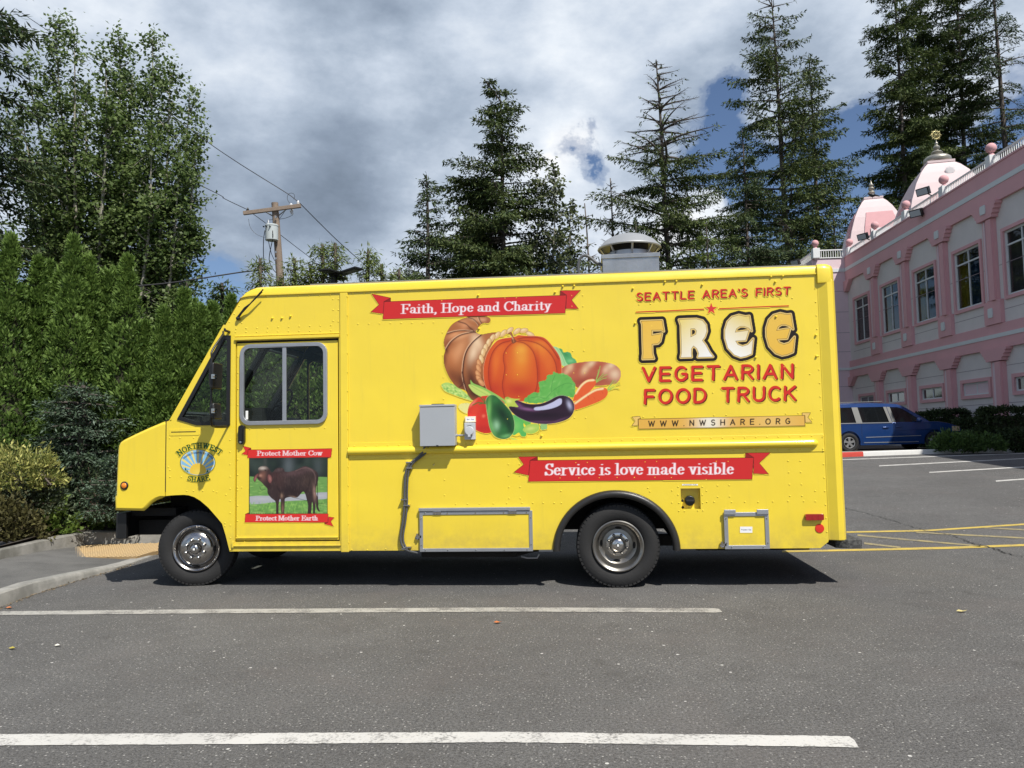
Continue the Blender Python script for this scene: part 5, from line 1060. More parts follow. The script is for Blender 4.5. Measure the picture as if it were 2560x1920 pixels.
z3b(1200, 860, 120, 20, 0, (190, 190, 192), .6); z3b(1900, 820, 120, 18, 0, (196, 196, 200), .6)
for i in range(200): y = 900+150*rr.random(); z3b(1050+1000*rr.random(), y, 12, 5, 90, ((150, 205, 96), (96, 150, 70))[i % 2], .7)
cow = z3([(1345, 518), (1390, 470), (1440, 458), (1490, 475), (1503, 508), (1560, 512), (1640, 490), (1700, 458), (1770, 438), (1840, 465), (1885, 490), (1920, 525), (1934, 575), (1925, 650), (1905, 720), (1905, 790), (1925, 850), (1932, 960), (1955, 1022), (1925, 1010), (1905, 960), (1900, 900), (1888, 1055), (1866, 1055), (1865, 960), (1852, 900), (1838, 1055), (1796, 1055), (1802, 950), (1787, 880), (1762, 790), (1730, 768), (1662, 842), (1580, 835), (1510, 853), (1502, 900), (1492, 1055), (1460, 1055), (1450, 960), (1450, 872), (1432, 872), (1422, 960), (1420, 1055), (1392, 1055), (1390, 940), (1375, 886), (1330, 850), (1282, 790), (1278, 730), (1240, 690), (1200, 645), (1152, 606), (1150, 572), (1168, 522), (1160, 470), (1200, 440), (1260, 438), (1300, 470), (1322, 508)])
m2_ = A.poly(cow, (58, 45, 45), 3, keep=True); A.clip = m2_
for a_ in [(1420, 490, 60, 22, -10, (98, 80, 80), .8), (1620, 530, 160, 40, -8, (98, 74, 76), .8), (1800, 480, 90, 26, 15, (100, 78, 78), .8), (1440, 640, 70, 110, 10, (76, 54, 52), .6), (1600, 760, 160, 70, 0, (40, 28, 30), .8), (1800, 640, 100, 90, 0, (74, 58, 52), .7), (1430, 960, 26, 120, 0, (70, 46, 42), .6), (1640, 850, 60, 16, 20, (170, 140, 120), .8), (1885, 780, 20, 90, -4, (176, 140, 126), .8), (1220, 560, 46, 70, 10, (128, 88, 76), .9), (1215, 465, 50, 22, 0, (206, 192, 180), .9), (1170, 590, 30, 16, 20, (50, 34, 38), .95), (1190, 560, 20, 18, 0, (190, 140, 120), .8), (1252, 492, 12, 8, 0, (20, 14, 14), .95), (1300, 620, 30, 60, -20, (64, 40, 40), .7), (1290, 700, 24, 50, 0, (56, 36, 38), .8), (1460, 820, 20, 30, 0, (160, 130, 110), .7), (1475, 990, 14, 70, 0, (150, 112, 92), .7), (1380, 560, 60, 60, 0, (74, 46, 46), .6)]: z3b(*a_)
rr = np.random.default_rng(8)
for i in range(420):
    x_, y_ = 1280+640*rr.random(), 450+420*rr.random(); z3b(x_, y_, 10+16*rr.random(), 3+3*rr.random(), 60+40*rr.random(), ((38, 29, 31), (94, 76, 72), (52, 41, 40))[i % 3], .35)
A.line(z3([(1640, 500), (1720, 470), (1780, 460), (1850, 490), (1890, 560), (1895, 660)]), 1.6, (140, 112, 108), 5, alpha=.5, ft=2); A.line(z3([(1430, 860), (1440, 780), (1400, 700)]), 2.5, (36, 24, 26), 5, alpha=.7, ft=3); A.line(z3([(1760, 780), (1800, 720), (1830, 620)]), 2.5, (42, 30, 30), 5, alpha=.6, ft=3); A.line(z3([(1500, 850), (1540, 800), (1660, 830)]), 2, (40, 28, 30), 5, alpha=.6, ft=3)
A.clip = m
for P in (z3([(1160, 532), (1118, 562), (1100, 608), (1118, 642), (1138, 595), (1158, 565)]), z3([(1288, 545), (1325, 560), (1342, 610), (1318, 658), (1290, 640), (1278, 590)])): A.poly(P, (120, 74, 72), 3); A.line(P, .8, (60, 36, 38), 3, closed=True)
z3b(1312, 600, 14, 34, -10, (176, 120, 112), .8); z3b(1126, 596, 8, 26, 20, (170, 112, 104), .8)
A.line(z3([(1180, 700), (1200, 745), (1250, 735)]), .8, (30, 26, 28), 3); A.line(z3([(1590, 838), (1790, 884)]), .8, (20, 30, 24)); A.line(z3([(1930, 915), (2045, 930)]), .8, (20, 30, 24)); A.line(z3([(1920, 560), (1922, 760), (1930, 940)]), 1.6, (50, 34, 36), 3)
for i in range(60): x = 1050+1000*i/60; A.line(z3([(x, 1062), (x+rr.normal()*6, 1035+rr.random()*14)]), .9, (40, 60, 36))
A.clip = None; A.line([pic[0], pic[3]], 1.8, (30, 24, 22)); A.line([pic[1], pic[2]], 1.6, (60, 50, 40))
PR = (222, 50, 46)
banner(A, z3([(1030, 228), (2110, 212), (2098, 325), (1020, 335)]), [z3([(960, 178), (1068, 205), (1068, 227), (1030, 228), (1022, 300), (945, 285), (995, 245)])], [z3([(1030, 228), (1066, 206), (1066, 226)]), z3([(2055, 326), (2097, 325), (2056, 340)])], PR, .8)
text(A, 'Protect Mother Cow', SERIF, z3([(1145, 303)])[0], z3([(1982, 300)])[0], 11.6, (250, 232, 236), pen=(.20, .07), gap=.035)
banner(A, z3([(995, 1055), (2062, 1050), (2055, 1165), (985, 1165)]), [z3([(2065, 1088), (2140, 1100), (2095, 1150), (2128, 1215), (2012, 1185), (2015, 1166), (2055, 1165)])], [z3([(995, 1055), (1035, 1036), (1038, 1055)]), z3([(2015, 1166), (2055, 1166), (2014, 1184)])], PR, .8)
text(A, 'Protect Mother Earth', SERIF, z3([(1130, 1137)])[0], z3([(1925, 1135)])[0], 11.2, (250, 232, 236), pen=(.20, .07), gap=.035)
A.mesh('cow_picture', TR, 'printed photo of a brown humped cow between two red ribbons')

# --- round logo on the cab
A = Art(438, 1102, 556, 1208, .0026)
ec = z3([(383, 393)])[0]; erx, ery = 222/5.1442, 164/5.1442
ell = lambda k: [(ec[0]+erx*k*math.cos(t), ec[1]+ery*k*math.sin(t)) for t in np.linspace(0, 2*math.pi, 49)[:-1]]
A.poly(ell(1.03), (20, 92, 72)); m = A.poly(ell(.985), (216, 234, 244), keep=True); m = A.poly(ell(.955), (140, 196, 232), keep=True); A.clip = m
sc = z3([(385, 500)])[0]
for k in range(11):
    a = rad(180+18*k); w_ = rad(3.6); A.poly([sc, (sc[0]+70*math.cos(a-w_), sc[1]+70*math.sin(a-w_)), (sc[0]+70*math.cos(a+w_), sc[1]+70*math.sin(a+w_))], (244, 224, 130))
A.poly([(sc[0]+20.5*math.cos(t), sc[1]+19*math.sin(t)) for t in np.linspace(0, 2*math.pi, 33)[:-1]], (242, 202, 70)); A.blob(sc[0], sc[1]+4, 14, 9, 0, (248, 222, 100), .7)
for x, y, s_ in ((225, 500, 46), (508, 520, 40), (250, 515, 30)):
    for k in range(3): A.poly(z3([(x, y-s_+k*18), (x-14-k*6, y-s_+34+k*18), (x+14+k*6, y-s_+34+k*18)]), (22, 110, 74))
A.poly(z3([(190, 525), (260, 520), (380, 560), (500, 535), (560, 520), (520, 600), (250, 600)]), (30, 120, 80), 3, alpha=.5)
A.clip = None
def arc_text(s, font, p0, pm, p1, cap, col, pen, gap, down=False):
    ax, ay = p0; bx, by = pm; cx_, cy_ = p1
    d = 2*(ax*(by-cy_)+bx*(cy_-ay)+cx_*(ay-by)); ux = ((ax**2+ay**2)*(by-cy_)+(bx**2+by**2)*(cy_-ay)+(cx_**2+cy_**2)*(ay-by))/d; uy = ((ax**2+ay**2)*(cx_-bx)+(bx**2+by**2)*(ax-cx_)+(cx_**2+cy_**2)*(bx-ax))/d
    R_ = math.hypot(ax-ux, ay-uy); a0 = math.atan2(ay-uy, ax-ux); a1 = math.atan2(cy_-uy, cx_-ux)
    if not down and a1 < a0: a1 += 2*math.pi
    ln = abs(a1-a0)*R_
    def pl(x):
        a = a0+(a1-a0)*x/ln; n_ = (math.cos(a), math.sin(a)); sg = -1 if down else 1
        return (ux+R_*n_[0], uy+R_*n_[1]), (-n_[1]*sg, n_[0]*sg), (n_[0]*sg, n_[1]*sg)
    text(A, s, font, (0, 0), ln, cap, col, pen=pen, gap=gap, place=pl)
DG = (24, 84, 40)
arc_text('NORTHWEST', SERIF, z3([(146, 312)])[0], z3([(388, 208)])[0], z3([(668, 300)])[0], 13, DG, (.27, .17), .05)
arc_text('SHARE', SERIF, z3([(250, 622)])[0], z3([(392, 640)])[0], z3([(540, 612)])[0], 12, DG, (.27, .17), .1, True)
arc_text('Creating Prosperity By Sharing', SANS, z3([(200, 352)])[0], z3([(385, 275)])[0], z3([(572, 345)])[0], 4.6, (40, 70, 120), (.2, .2), .2)
A.mesh('company_logo', TR, 'oval logo of a rising sun lettered NORTHWEST SHARE')
# --- small labels
def label_print(x0, y0, x1, y1, words, cap, y, name, col=(250, 250, 252), ink=(60, 70, 90)):
    global A
    A = Art(x0-2, y0-2, x1+2, y1+2, .0018, y=y); A.poly([(x0, y0), (x1, y0), (x1, y1), (x0, y1)], col)
    text(A, words, SANS, (x0+3, (y0+y1)/2+cap/2), (x1-3, (y0+y1)/2+cap/2-.1), cap, ink, pen=(.18, .18), gap=.25)
    return A.mesh(name, TR)
q = on_y(1162.5, 1041); MB().box(SX(1162.5, 1048, -.03), SX(1189, 1048, -.03), -.03, -.0005, SZ(1175, 1055.5, -.03), SZ(1175, 1041, -.03)).build('label_plate', M_WHITEP, TR)
SANS['-'] = (.4, [[(0, .4), (.4, .4)]]); SANS['w'] = (.6, [[(0, .66), (.15, 0), (.3, .6), (.45, 0), (.6, .66)]])
label_print(1164, 1043, 1188, 1054, 'Shore - Power', 2.8, -.031, 'inlet_label')
label_print(1850, 1316.5, 1881, 1332, 'Propane Gas', 3.2, -.024, 'propane_label')
label_print(1705, 1210, 1745, 1213.6, 'UNLEADED FUEL', 2.2, -.002, 'fuel_label')
# ------------------------------------------------------------------ ground, kerbs and painted lines
def asphalt_mat():
    m = bpy.data.materials.new('asphalt'); m.use_nodes = True; t = m.node_tree; b = t.nodes['Principled BSDF']
    co = N(t, 'ShaderNodeTexCoord').outputs['Object']
    big = noise(t, co, 0.35, 5, 0.55, .3); mid = noise(t, co, 2.3, 6, 0.65); fine = noise(t, co, 60, 3, 0.8)
    base = mixc(t, ramp(t, big, [(0.35, 0), (0.65, 1)]), (0.088, 0.086, 0.083), (0.112, 0.110, 0.106))
    base = mixc(t, ramp(t, mid, [(0.42, 0), (0.75, .55)]), base, (0.070, 0.068, 0.066))
    f2_ = noise(t, co, 150, 2, .8); g = mth(t, 'ADD', mth(t, 'MULTIPLY', mth(t, 'ADD', fine, f2_), 3.0), -2.0, clamp=False); g = mth(t, 'MAXIMUM', g, .3)
    cc = N(t, 'ShaderNodeCombineColor'); [L(t, g, cc.inputs[i]) for i in range(3)]
    base = mixc(t, 1.0, base, cc.outputs[0], 'MULTIPLY')
    vo = N(t, 'ShaderNodeTexVoronoi', feature='F1'); vo.inputs['Scale'].default_value = 52; L(t, co, vo.inputs['Vector'])
    sc_ = N(t, 'ShaderNodeSeparateColor'); L(t, vo.outputs['Color'], sc_.inputs[0])
    pick = mth(t, 'GREATER_THAN', sc_.outputs[0], 0.66); near = mth(t, 'LESS_THAN', vo.outputs['Distance'], 0.26)
    sp = mth(t, 'MULTIPLY', mth(t, 'MULTIPLY', pick, near), mth(t, 'MULTIPLY', sc_.outputs[1], 0.9))
    base = mixc(t, sp, base, (0.40, 0.39, 0.36))
    pick2 = mth(t, 'LESS_THAN', sc_.outputs[0], 0.2); base = mixc(t, mth(t, 'MULTIPLY', mth(t, 'MULTIPLY', pick2, near), .6), base, (0.03, 0.03, 0.03))
    v2 = N(t, 'ShaderNodeTexVoronoi', feature='F1'); v2.inputs['Scale'].default_value = 13; L(t, co, v2.inputs['Vector'])
    s2 = N(t, 'ShaderNodeSeparateColor'); L(t, v2.outputs['Color'], s2.inputs[0])
    base = mixc(t, mth(t, 'MULTIPLY', mth(t, 'GREATER_THAN', s2.outputs[1], 0.93), mth(t, 'LESS_THAN', v2.outputs['Distance'], 0.13)), base, (0.5, 0.49, 0.46))
    # oil and reddish stains in the bay beside the truck
    st = noise(t, co, 0.9, 4, 0.6, .6); base = mixc(t, ramp(t, st, [(0.52, 0), (0.70, .30)]), base, (0.118, 0.104, 0.097))
    st2 = noise(t, co, 3.1, 3, 0.5, .2); base = mixc(t, ramp(t, st2, [(0.62, 0), (0.74, .45)]), base, (0.055, 0.053, 0.05))
    L(t, base, b.inputs['Base Color']); b.inputs['Roughness'].default_value = 0.86; b.inputs['Specular IOR Level'].default_value = .35
    bn = N(t, 'ShaderNodeBump'); bn.inputs['Strength'].default_value = 0.8; bn.inputs['Distance'].default_value = 0.004
    L(t, mth(t, 'ADD', fine, mth(t, 'MULTIPLY', vo.outputs['Distance'], .8)), bn.inputs['Height']); L(t, bn.outputs[0], b.inputs['Normal'])
    return m
def paint_mat(name, col, wear=0.5):
    m = bpy.data.materials.new(name); m.use_nodes = True; t = m.node_tree; b = t.nodes['Principled BSDF']
    co = N(t, 'ShaderNodeTexCoord').outputs['Object']
    f = mth(t, 'ADD', mth(t, 'MULTIPLY', noise(t, co, 60, 4, .7), .6), mth(t, 'MULTIPLY', noise(t, co, 5, 4, .6), .45))
    c = mixc(t, ramp(t, f, [(wear-.04, 0), (wear+.08, 1)]), col, (0.13, 0.125, 0.12))
    c = mixc(t, ramp(t, noise(t, co, 1.4, 4, .6), [(.4, 0), (.7, .35)]), c, tuple(v*.72 for v in col))
    L(t, c, b.inputs['Base Color']); b.inputs['Roughness'].default_value = .75
    bn = N(t, 'ShaderNodeBump'); bn.inputs['Strength'].default_value = .5; bn.inputs['Distance'].default_value = .003; L(t, noise(t, co, 90, 3, .7), bn.inputs['Height']); L(t, bn.outputs[0], b.inputs['Normal'])
    return m
M_ASPH = asphalt_mat(); M_LINEW = paint_mat('worn_white_line', (.38, .37, .34), .535); M_LINEW2 = paint_mat('white_line', (.52, .51, .48), .57); M_LINEY = paint_mat('worn_yellow_line', (.52, .38, .07), .57); M_LINEY2 = paint_mat('faded_yellow_line', (.33, .27, .12), .52)
ys_ = [-60, -20, -8, -4, 0, 3, 6, 9, 12, 15, 17, 19, 24, 40, 80, 200, 900]; xs_ = [-900, -100, -30, -15, -5, 5, 15, 30, 60, 150, 900]
gm = MB(); gm.v = [(x, y, ground_z(x, y)) for y in ys_ for x in xs_]; nx_ = len(xs_)
gm.f = [(j*nx_+i, j*nx_+i+1, (j+1)*nx_+i+1, (j+1)*nx_+i) for j in range(len(ys_)-1) for i in range(nx_-1)]
struct(gm.build('asphalt_ground', M_ASPH, None, fix=False))
def stripe(name, m, top, bot, nseg=12, jag=0.0):
    """top/bot: photo polylines of the far and near edge of a painted line"""
    def samp(P, t):
        d = [0]
        for a, b in zip(P, P[1:]): d.append(d[-1]+math.dist(a, b))
        L_ = t*d[-1]
        for i in range(len(P)-1):
            if L_ <= d[i+1] or i == len(P)-2: k = (L_-d[i])/(d[i+1]-d[i]); return (P[i][0]+(P[i+1][0]-P[i][0])*k, P[i][1]+(P[i+1][1]-P[i][1])*k)
    mb = MB()
    for i in range(nseg+1):
        t = i/nseg; a = G(*samp(top, t)); b = G(*samp(bot, t)); j = random.uniform(-jag, jag), random.uniform(-jag, jag)
        mb.v += [(a[0], a[1]+j[0], ground_z(a[0], a[1])+.004), (b[0], b[1]+j[1], ground_z(b[0], b[1])+.004)]
    mb.f = [(2*i+1, 2*i+3, 2*i+2, 2*i) for i in range(nseg)]
    return struct(mb.build(name, m, None, fix=False))
def ext(a, b, px): k = (px-a[0])/(b[0]-a[0]); return (px, a[1]+(b[1]-a[1])*k)
stripe('parking_line', M_LINEW2, [(-400, 1840), (0, 1837), (1280, 1831.5), (2100, 1842), (2122, 1842), (2136, 1852)], [(-400, 1872), (0, 1865.5), (1280, 1857.5), (2100, 1869.5), (2130, 1870), (2147, 1870.5)], 160, .0035)
stripe('parking_line', M_LINEW, [(-120, 1531), (0, 1529.2), (579, 1523.5), (1280, 1519.5), (1790, 1521.5), (1797, 1523)], [(-120, 1541), (0, 1538.5), (579, 1534), (1280, 1530), (1790, 1532.5), (1806, 1531)], 120, .003)
cc3 = lambda x, y: (2080+x*.2773, 980+y*.2773)
def line3(name, m, a, b, w, wb=None): 
    a, b = cc3(*a), cc3(*b); wb = wb or w
    stripe(name, m, [(a[0], a[1]-w/2), (b[0], b[1]-wb/2)], [(a[0], a[1]+w/2), (b[0], b[1]+wb/2)], 8)
line3('parking_line', M_LINEW2, (30, 613), (1900, 548), 1.7, 1.7); line3('parking_line', M_LINEW2, (425, 667), (2100, 582), 2.2, 2.0); line3('parking_line', M_LINEW2, (878, 726), (2100, 655), 2.5, 2.3); line3('parking_line', M_LINEW2, (1478, 804), (2100, 760), 3, 2.6)
line3('yellow_line', M_LINEY, (130, 1265), (870, 1251), 3.6, 3.9); line3('yellow_line', M_LINEY, (870, 1251), (2100, 1170), 3.9, 3.8)
line3('yellow_line', M_LINEY, (-450, 1440), (0, 1431), 4.6, 4.6); line3('yellow_line', M_LINEY, (0, 1431), (1040, 1408), 4.6, 5.5); line3('yellow_line', M_LINEY, (1040, 1408), (2100, 1368), 5.5, 4.8)
line3('yellow_line', M_LINEY2, (230, 1292), (1340, 1392), 4.2, 3.6); line3('yellow_line', M_LINEY2, (760, 1267), (2100, 1338), 3.2, 4.0); line3('yellow_line', M_LINEY2, (290, 1366), (620, 1404), 4.6, 3.6); line3('yellow_line', M_LINEY2, (1370, 1226), (2100, 1262), 2.6, 3.6)
def crack(pts, w, fn=cc3):
    P = [np.array(G(*fn(*p))) for p in pts]; P = [np.array(p) for p in cr(P, 14)]; mb = MB(); r = random.Random(4); off = 0
    for i, p in enumerate(P):
        t = nrm(P[min(i+1, len(P)-1)]-P[max(i-1, 0)]); n_ = np.array([-t[1], t[0], 0]); off = off*.6+r.uniform(-.028, .028); ww = w*r.uniform(.4, 1.3)
        a, b = p+n_*(off+ww), p+n_*(off-ww); mb.v += [(a[0], a[1], ground_z(*a[:2])+.008), (b[0], b[1], ground_z(*b[:2])+.008)]
    mb.f = [(2*i+1, 2*i+3, 2*i+2, 2*i) for i in range(len(P)-1)]; struct(mb.build('asphalt_crack', mat('crack_filler', (.03, .03, .028), .9), None, fix=False))
crack([(70, 1035), (230, 1080), (420, 1125), (560, 1165), (750, 1220), (900, 1262), (1080, 1300), (1240, 1365), (1440, 1412), (1600, 1465), (1720, 1492)], .007)
crack([(1190, 1340), (1400, 1400), (1600, 1462)], .009)
crack([(1130, 820), (1300, 845), (1400, 838)], .006)

# kerb at the right: red and white painted, with planting behind
M_CONC = mat('weathered_concrete', (.27, .26, .235), .85, vary=.22, vscale=5, bump=.5, bscale=70, col2=(.15, .145, .125), c2scale=3)
M_CONCL = mat('kerb_concrete', (.31, .30, .275), .85, vary=.22, vscale=7, bump=.5, bscale=80, col2=(.22, .215, .195), c2scale=5)
M_KW = mat('white_kerb_paint', (.62, .62, .60), .6, vary=.12, vscale=9); M_KR = mat('red_kerb_paint', (.48, .05, .035), .6, vary=.15, vscale=9)
def kerb(name, pts, m, h=.15, w=.16, z0=0.0, label=None):
    """pts = foot line in the world; top is h above it, body lies to the left of travel"""
    mb = MB(); P = [np.array(p[:3], float) for p in pts]; hs = h if hasattr(h, '__len__') else [h]*len(P)
    for i, p in enumerate(P):
        t = nrm((P[min(i+1, len(P)-1)]-P[max(i-1, 0)])*np.array([1, 1, 0])); n_ = np.array([-t[1], t[0], 0]); H = hs[i]
        for o_, z in ((0, -.05), (.005, H*.55), (.014, H-.014), (.03, H), (w, H), (w, -.05)): q = p+n_*o_; mb.v.append((q[0], q[1], p[2]+z))
    mb.f = [(6*i+k, 6*i+6+k, 6*i+7+k, 6*i+k+1) for i in range(len(P)-1) for k in range(5)]+[tuple(range(6)), tuple(6*(len(P)-1)+k for k in range(6))]
    return mb.build(name, m, None, smooth=25)
kp = [G(*cc3(*p)) for p in ((-300, 600), (60, 590), (285, 580), (780, 562), (960, 558), (1300, 552), (1640, 545), (1690, 538))]
struct(kerb('painted_kerb', kp[:3], M_KR)); struct(kerb('painted_kerb', kp[2:4], M_KW)); struct(kerb('painted_kerb', kp[3:]+[kp[-1]+np.array([.25, .35, 0]), kp[-1]+np.array([.1, 1.2, 0])], M_KW))
M_SOIL = mat('planting_soil', (.085, .066, .046), .95, vary=.4, vscale=12, bump=.9, bscale=30, col2=(.05, .04, .03), c2scale=8)
isl = MB(); a = kp[0]; b = kp[-1]
isl.v = [(p[0]-.02, p[1]+.1, p[2]+.12) for p in kp]+[(p[0]-.3, p[1]+1.5, .74) for p in kp[::-1]]; isl.f = [tuple(range(len(isl.v)))]
struct(isl.build('kerb_island', M_CONC, None))
fk = [at_depth(2495, 1110.5, 40), at_depth(2700, 1112, 34)]; struct(kerb('planter_kerb', [(18.6, 24.2, .64), (21.5, 24.8, .64), (26, 25.5, .64)], M_CONCL, .16))
struct(MB().box(11, 17.2, 24.2, 40, .60, .70).build('planting_bed', M_SOIL, None))

# left corner: footpath with kerb ramp, planter kerb, planting bed
cL = lambda x, y: (x*.30137, 1040+y*.30137)
def GP(p, up=0.): return G(*cL(*p), up)
foot = [GP((-500, 1790)), GP((0, 1590)), GP((280, 1482)), GP((620, 1375)), GP((960, 1276)), GP((1100, 1230)), GP((1310, 1150)), GP((1600, 1040))]
hh = [.14, .135, .125, .09, .05, .035, .02, .015]
for a, b in ((0, 3), (2, 5), (4, 8)): struct(kerb('footpath_kerb', foot[a:b], M_CONCL, hh[a:b], .15))
back = [GP((-500, 1330), .12), GP((0, 1190), .12), GP((350, 1122), .10), GP((700, 1078), .045), GP((740, 1076), .04), GP((1000, 1075), .02), GP((1320, 1062), .015), GP((1600, 1062), .01)]
pk_ = []
fw = MB(); n_ = len(foot)
def offs(P, i, d): t = nrm((np.array(P[min(i+1, len(P)-1)][:3])-np.array(P[max(i-1, 0)][:3]))*np.array([1, 1, 0])); return (P[i][0]-t[1]*d, P[i][1]+t[0]*d)
for i_, (p, H) in enumerate(zip(foot, hh)): fw.v.append((*offs(foot, i_, .13), H-.008))
for p, H in zip(back, (.12, .12, .10, .045, .04, .02, .015, .01)): fw.v.append((p[0], p[1]+.05, H+.0))
fw.f = [(i, i+1, n_+i+1, n_+i) for i in range(n_-1)]
struct(fw.build('footpath', mat('footpath_asphalt', (.135, .132, .124), .88, vary=.4, vscale=55, bump=.9, bscale=110, col2=(.092, .090, .085), c2scale=1.8), None))
bk = [(p[0], p[1], H) for p, H in zip(back, (.12, .12, .10, .045, .04, .02, .015, .01))]
struct(kerb('planter_kerb', bk[:4], M_CONC, [.12, .12, .14, .19], .17)); struct(kerb('planter_kerb', bk[3:6], M_CONC, [.19, .20, .20], .17)); struct(kerb('planter_kerb', bk[5:], M_CONC, [.20, .20, .18], .17))
# tactile pad
pad = [GP(p, .03) for p in ((225, 1186), (480, 1128), (740, 1080), (1000, 1076), (1330, 1066), (1480, 1064), (1400, 1112), (1310, 1132), (1130, 1182), (680, 1188))]
def inpoly(x, y, P):
    r = False
    for i in range(len(P)):
        a, b = P[i-1], P[i]
        if (a[1] > y) != (b[1] > y) and x < (b[0]-a[0])*(y-a[1])/(b[1]-a[1])+a[0]: r = not r
    return r
M_PAD = mat('tactile_yellow', (.34, .225, .10), .75, vary=.2, vscale=8, col2=(.26, .18, .09), c2scale=4)
pz = .055
padthing = thing('tactile_paving', 'faded orange yellow tactile paving pad with rows of raised domes on the kerb ramp', 'tactile paving', (pad[3][0], pad[3][1], .05))
mbp = MB(); mbp.v = [(p[0], p[1], pz) for p in pad]+[(p[0], p[1], pz-.05) for p in pad]; k_ = len(pad); mbp.f = [tuple(range(k_)), tuple(range(k_, 2*k_))[::-1]]+[(i, (i+1) % k_, k_+(i+1) % k_, k_+i) for i in range(k_)]
mbp.build('pad_base', M_PAD, padthing)
dm = MB(); x0, x1 = min(p[0] for p in pad), max(p[0] for p in pad); y0, y1 = min(p[1] for p in pad), max(p[1] for p in pad)
ux = nrm(np.array(pad[3])-np.array(pad[4]))*-1; uy = np.array([-ux[1], ux[0], 0])
for i in range(-60, 90):
    for j in range(-60, 60):
        q = np.array(pad[3])+ux*i*.06+uy*j*.06
        if inpoly(q[0], q[1], pad): dm.lathe([(.016, 0), (.011, .006), (.0005, .008)], (q[0], q[1], pz), (0, 0, 1), 6, cap=False)
dm.build('raised_domes', mat('tactile_dome', (.46, .33, .17), .7, vary=.2, vscale=20), padthing, smooth=60, fix=False, kind='stuff')
# soil bed behind the planter kerb
bed = MB(); bx_ = [offs(bk, i, .15) for i in range(len(bk))]; rows = 12
for j in range(rows):
    for i, p in enumerate(bx_):
        t = j/(rows-1); x = p[0]-t*(1.0 if i < 4 else 0); y = p[1]+t*9; bed.v.append((x, y, bk[i][2]+[.10, .10, .12, .17, .18, .18, .18, .16][i]+.35*t+random.uniform(-.015, .02)))
bed.f = [(j*8+i, j*8+i+1, (j+1)*8+i+1, (j+1)*8+i) for j in range(rows-1) for i in range(7)]
struct(bed.build('planting_bed', M_SOIL, None, smooth=60))
struct(MB().box(-40, -3.2, 4.5, 26, -.2, .55).build('planting_bed', M_SOIL, None))
struct(MB().add([(-900, 24, .70), (10, 24, .70), (14, 60, .75), (900, 70, .75), (900, 700, .8), (-900, 700, .8)], [(0, 1, 2, 3, 4, 5)]).build('grass_verge', mat('verge_grass', (.05, .075, .02), .9, vary=.3, vscale=.8, bump=.5), None))

# ------------------------------------------------------------------ the pink building
FV = np.array([-0.034, 0.9994, 0.0]); FN = np.array([-0.9994, -0.034, 0.0]); FC = np.array([18.794, 37.828, 0.0])
def Wp(s, o, z): p = FC+FV*s+FN*o; return (p[0], p[1], z)
BD = thing('temple_building', 'two-storey pink and cream temple building with bracketed pilasters and white roof railing', 'building', tuple(FC))
M_PINK = mat('dusty_pink_stucco', (.66, .36, .375), .85, vary=.07, vscale=2, bump=.35, bscale=60)
M_CREAM = mat('pale_cream_stucco', (.66, .61, .59), .88, vary=.09, vscale=1.6, bump=.5, bscale=45)
M_LPINK = mat('pale_pink_stucco', (.68, .53, .56), .86, vary=.07, vscale=1.6, bump=.4, bscale=45)
M_TRIM = mat('white_trim', (.62, .64, .64), .6, vary=.06); M_WIN = mat('window_glass_dark', (.012, .014, .015), .06, spec=.9, coat=.6)
M_WINP = mat('window_blind', (.16, .15, .17), .3, vary=.15); M_PNKL = mat('bright_pink_stucco', (.58, .32, .33), .85, vary=.07)
M_RAIL = mat('white_painted_rail', (.66, .67, .66), .5)
def fbox(mb, s0, s1, o0, o1, z0, z1): return mb.obox(FC, FV, FN, (0, 0, 1), s0, s1, o0, o1, z0, z1)
fpl = lambda o0: (lambda x, y, z: Wp(x, y, z))
wingw = 1.95; S0 = -46.0
M_WALLS = M_CREAM
def holes_for(inner): return [[(a, c), (b, c), (b, d), (a, d)] for a, b, c, d in inner]
bays = [-1.95-3.66*i for i in range(12)]
upw = [(b-1.0, b+1.0, 6.32, 8.73) for b in bays]; low = [(b-.12-.98, b-.12+.98, 2.76, 3.27) for b in bays]
MB().plate([(S0, .5), (0, .5), (0, 11.3), (S0, 11.3)], -.30, 0.0, holes_for(upw)+holes_for(low), fpl(0)).build('facade_wall', M_CREAM, BD)
fbox(MB(), S0, 14, -30, -.32, .4, 11.25).build('building_core', M_DARK, BD)
# jog: the part that stands forward at the far end
wg = MB(); fbox(wg, .0, 20, -.3, wingw, .5, 11.33); wg.build('far_wing_wall', M_LPINK, BD)
for nm, z0, z1, o, m in (('parapet_band', 10.74, 11.33, .10, M_PINK), ('white_band', 10.54, 10.74, .14, M_TRIM), ('frieze', 9.95, 10.54, .12, M_PINK), ('middle_band', 4.99, 5.36, .10, M_PINK), ('white_band', 4.84, 4.99, .14, M_TRIM), ('frieze', 4.43, 4.84, .12, M_PINK)):
    fbox(MB(), S0, -.002, .001, o, z0, z1).build(nm, m, BD)
fbox(MB(), S0, -.002, .001, .13, 11.33, 11.40).build('coping', M_PINK, BD)
for z0, z1, o in ((10.54, 10.74, .05), (4.84, 4.99, .05)):
    fbox(MB(), -o, -.001, .145, wingw+o, z0, z1).build('white_band', M_TRIM, BD)
jl = MB()
for z in (9.4, 8.2, 7.0, 5.9, 3.9, 2.7): fbox(jl, -.004, -.0005, .01, wingw, z, z+.025)
jl.build('joint_line', mat('stucco_joint', (.30, .235, .26), .9), BD)
jl = MB()
for i, b in enumerate(bays):
    for z in (7.55, 5.85, 2.35, 1.35, 3.75): fbox(jl, b-1.5, b+1.45, .0005, .004, z, z+.02)
jl.build('joint_line', MATS['stucco_joint'] if 'stucco_joint' in MATS else M_PINK, BD)
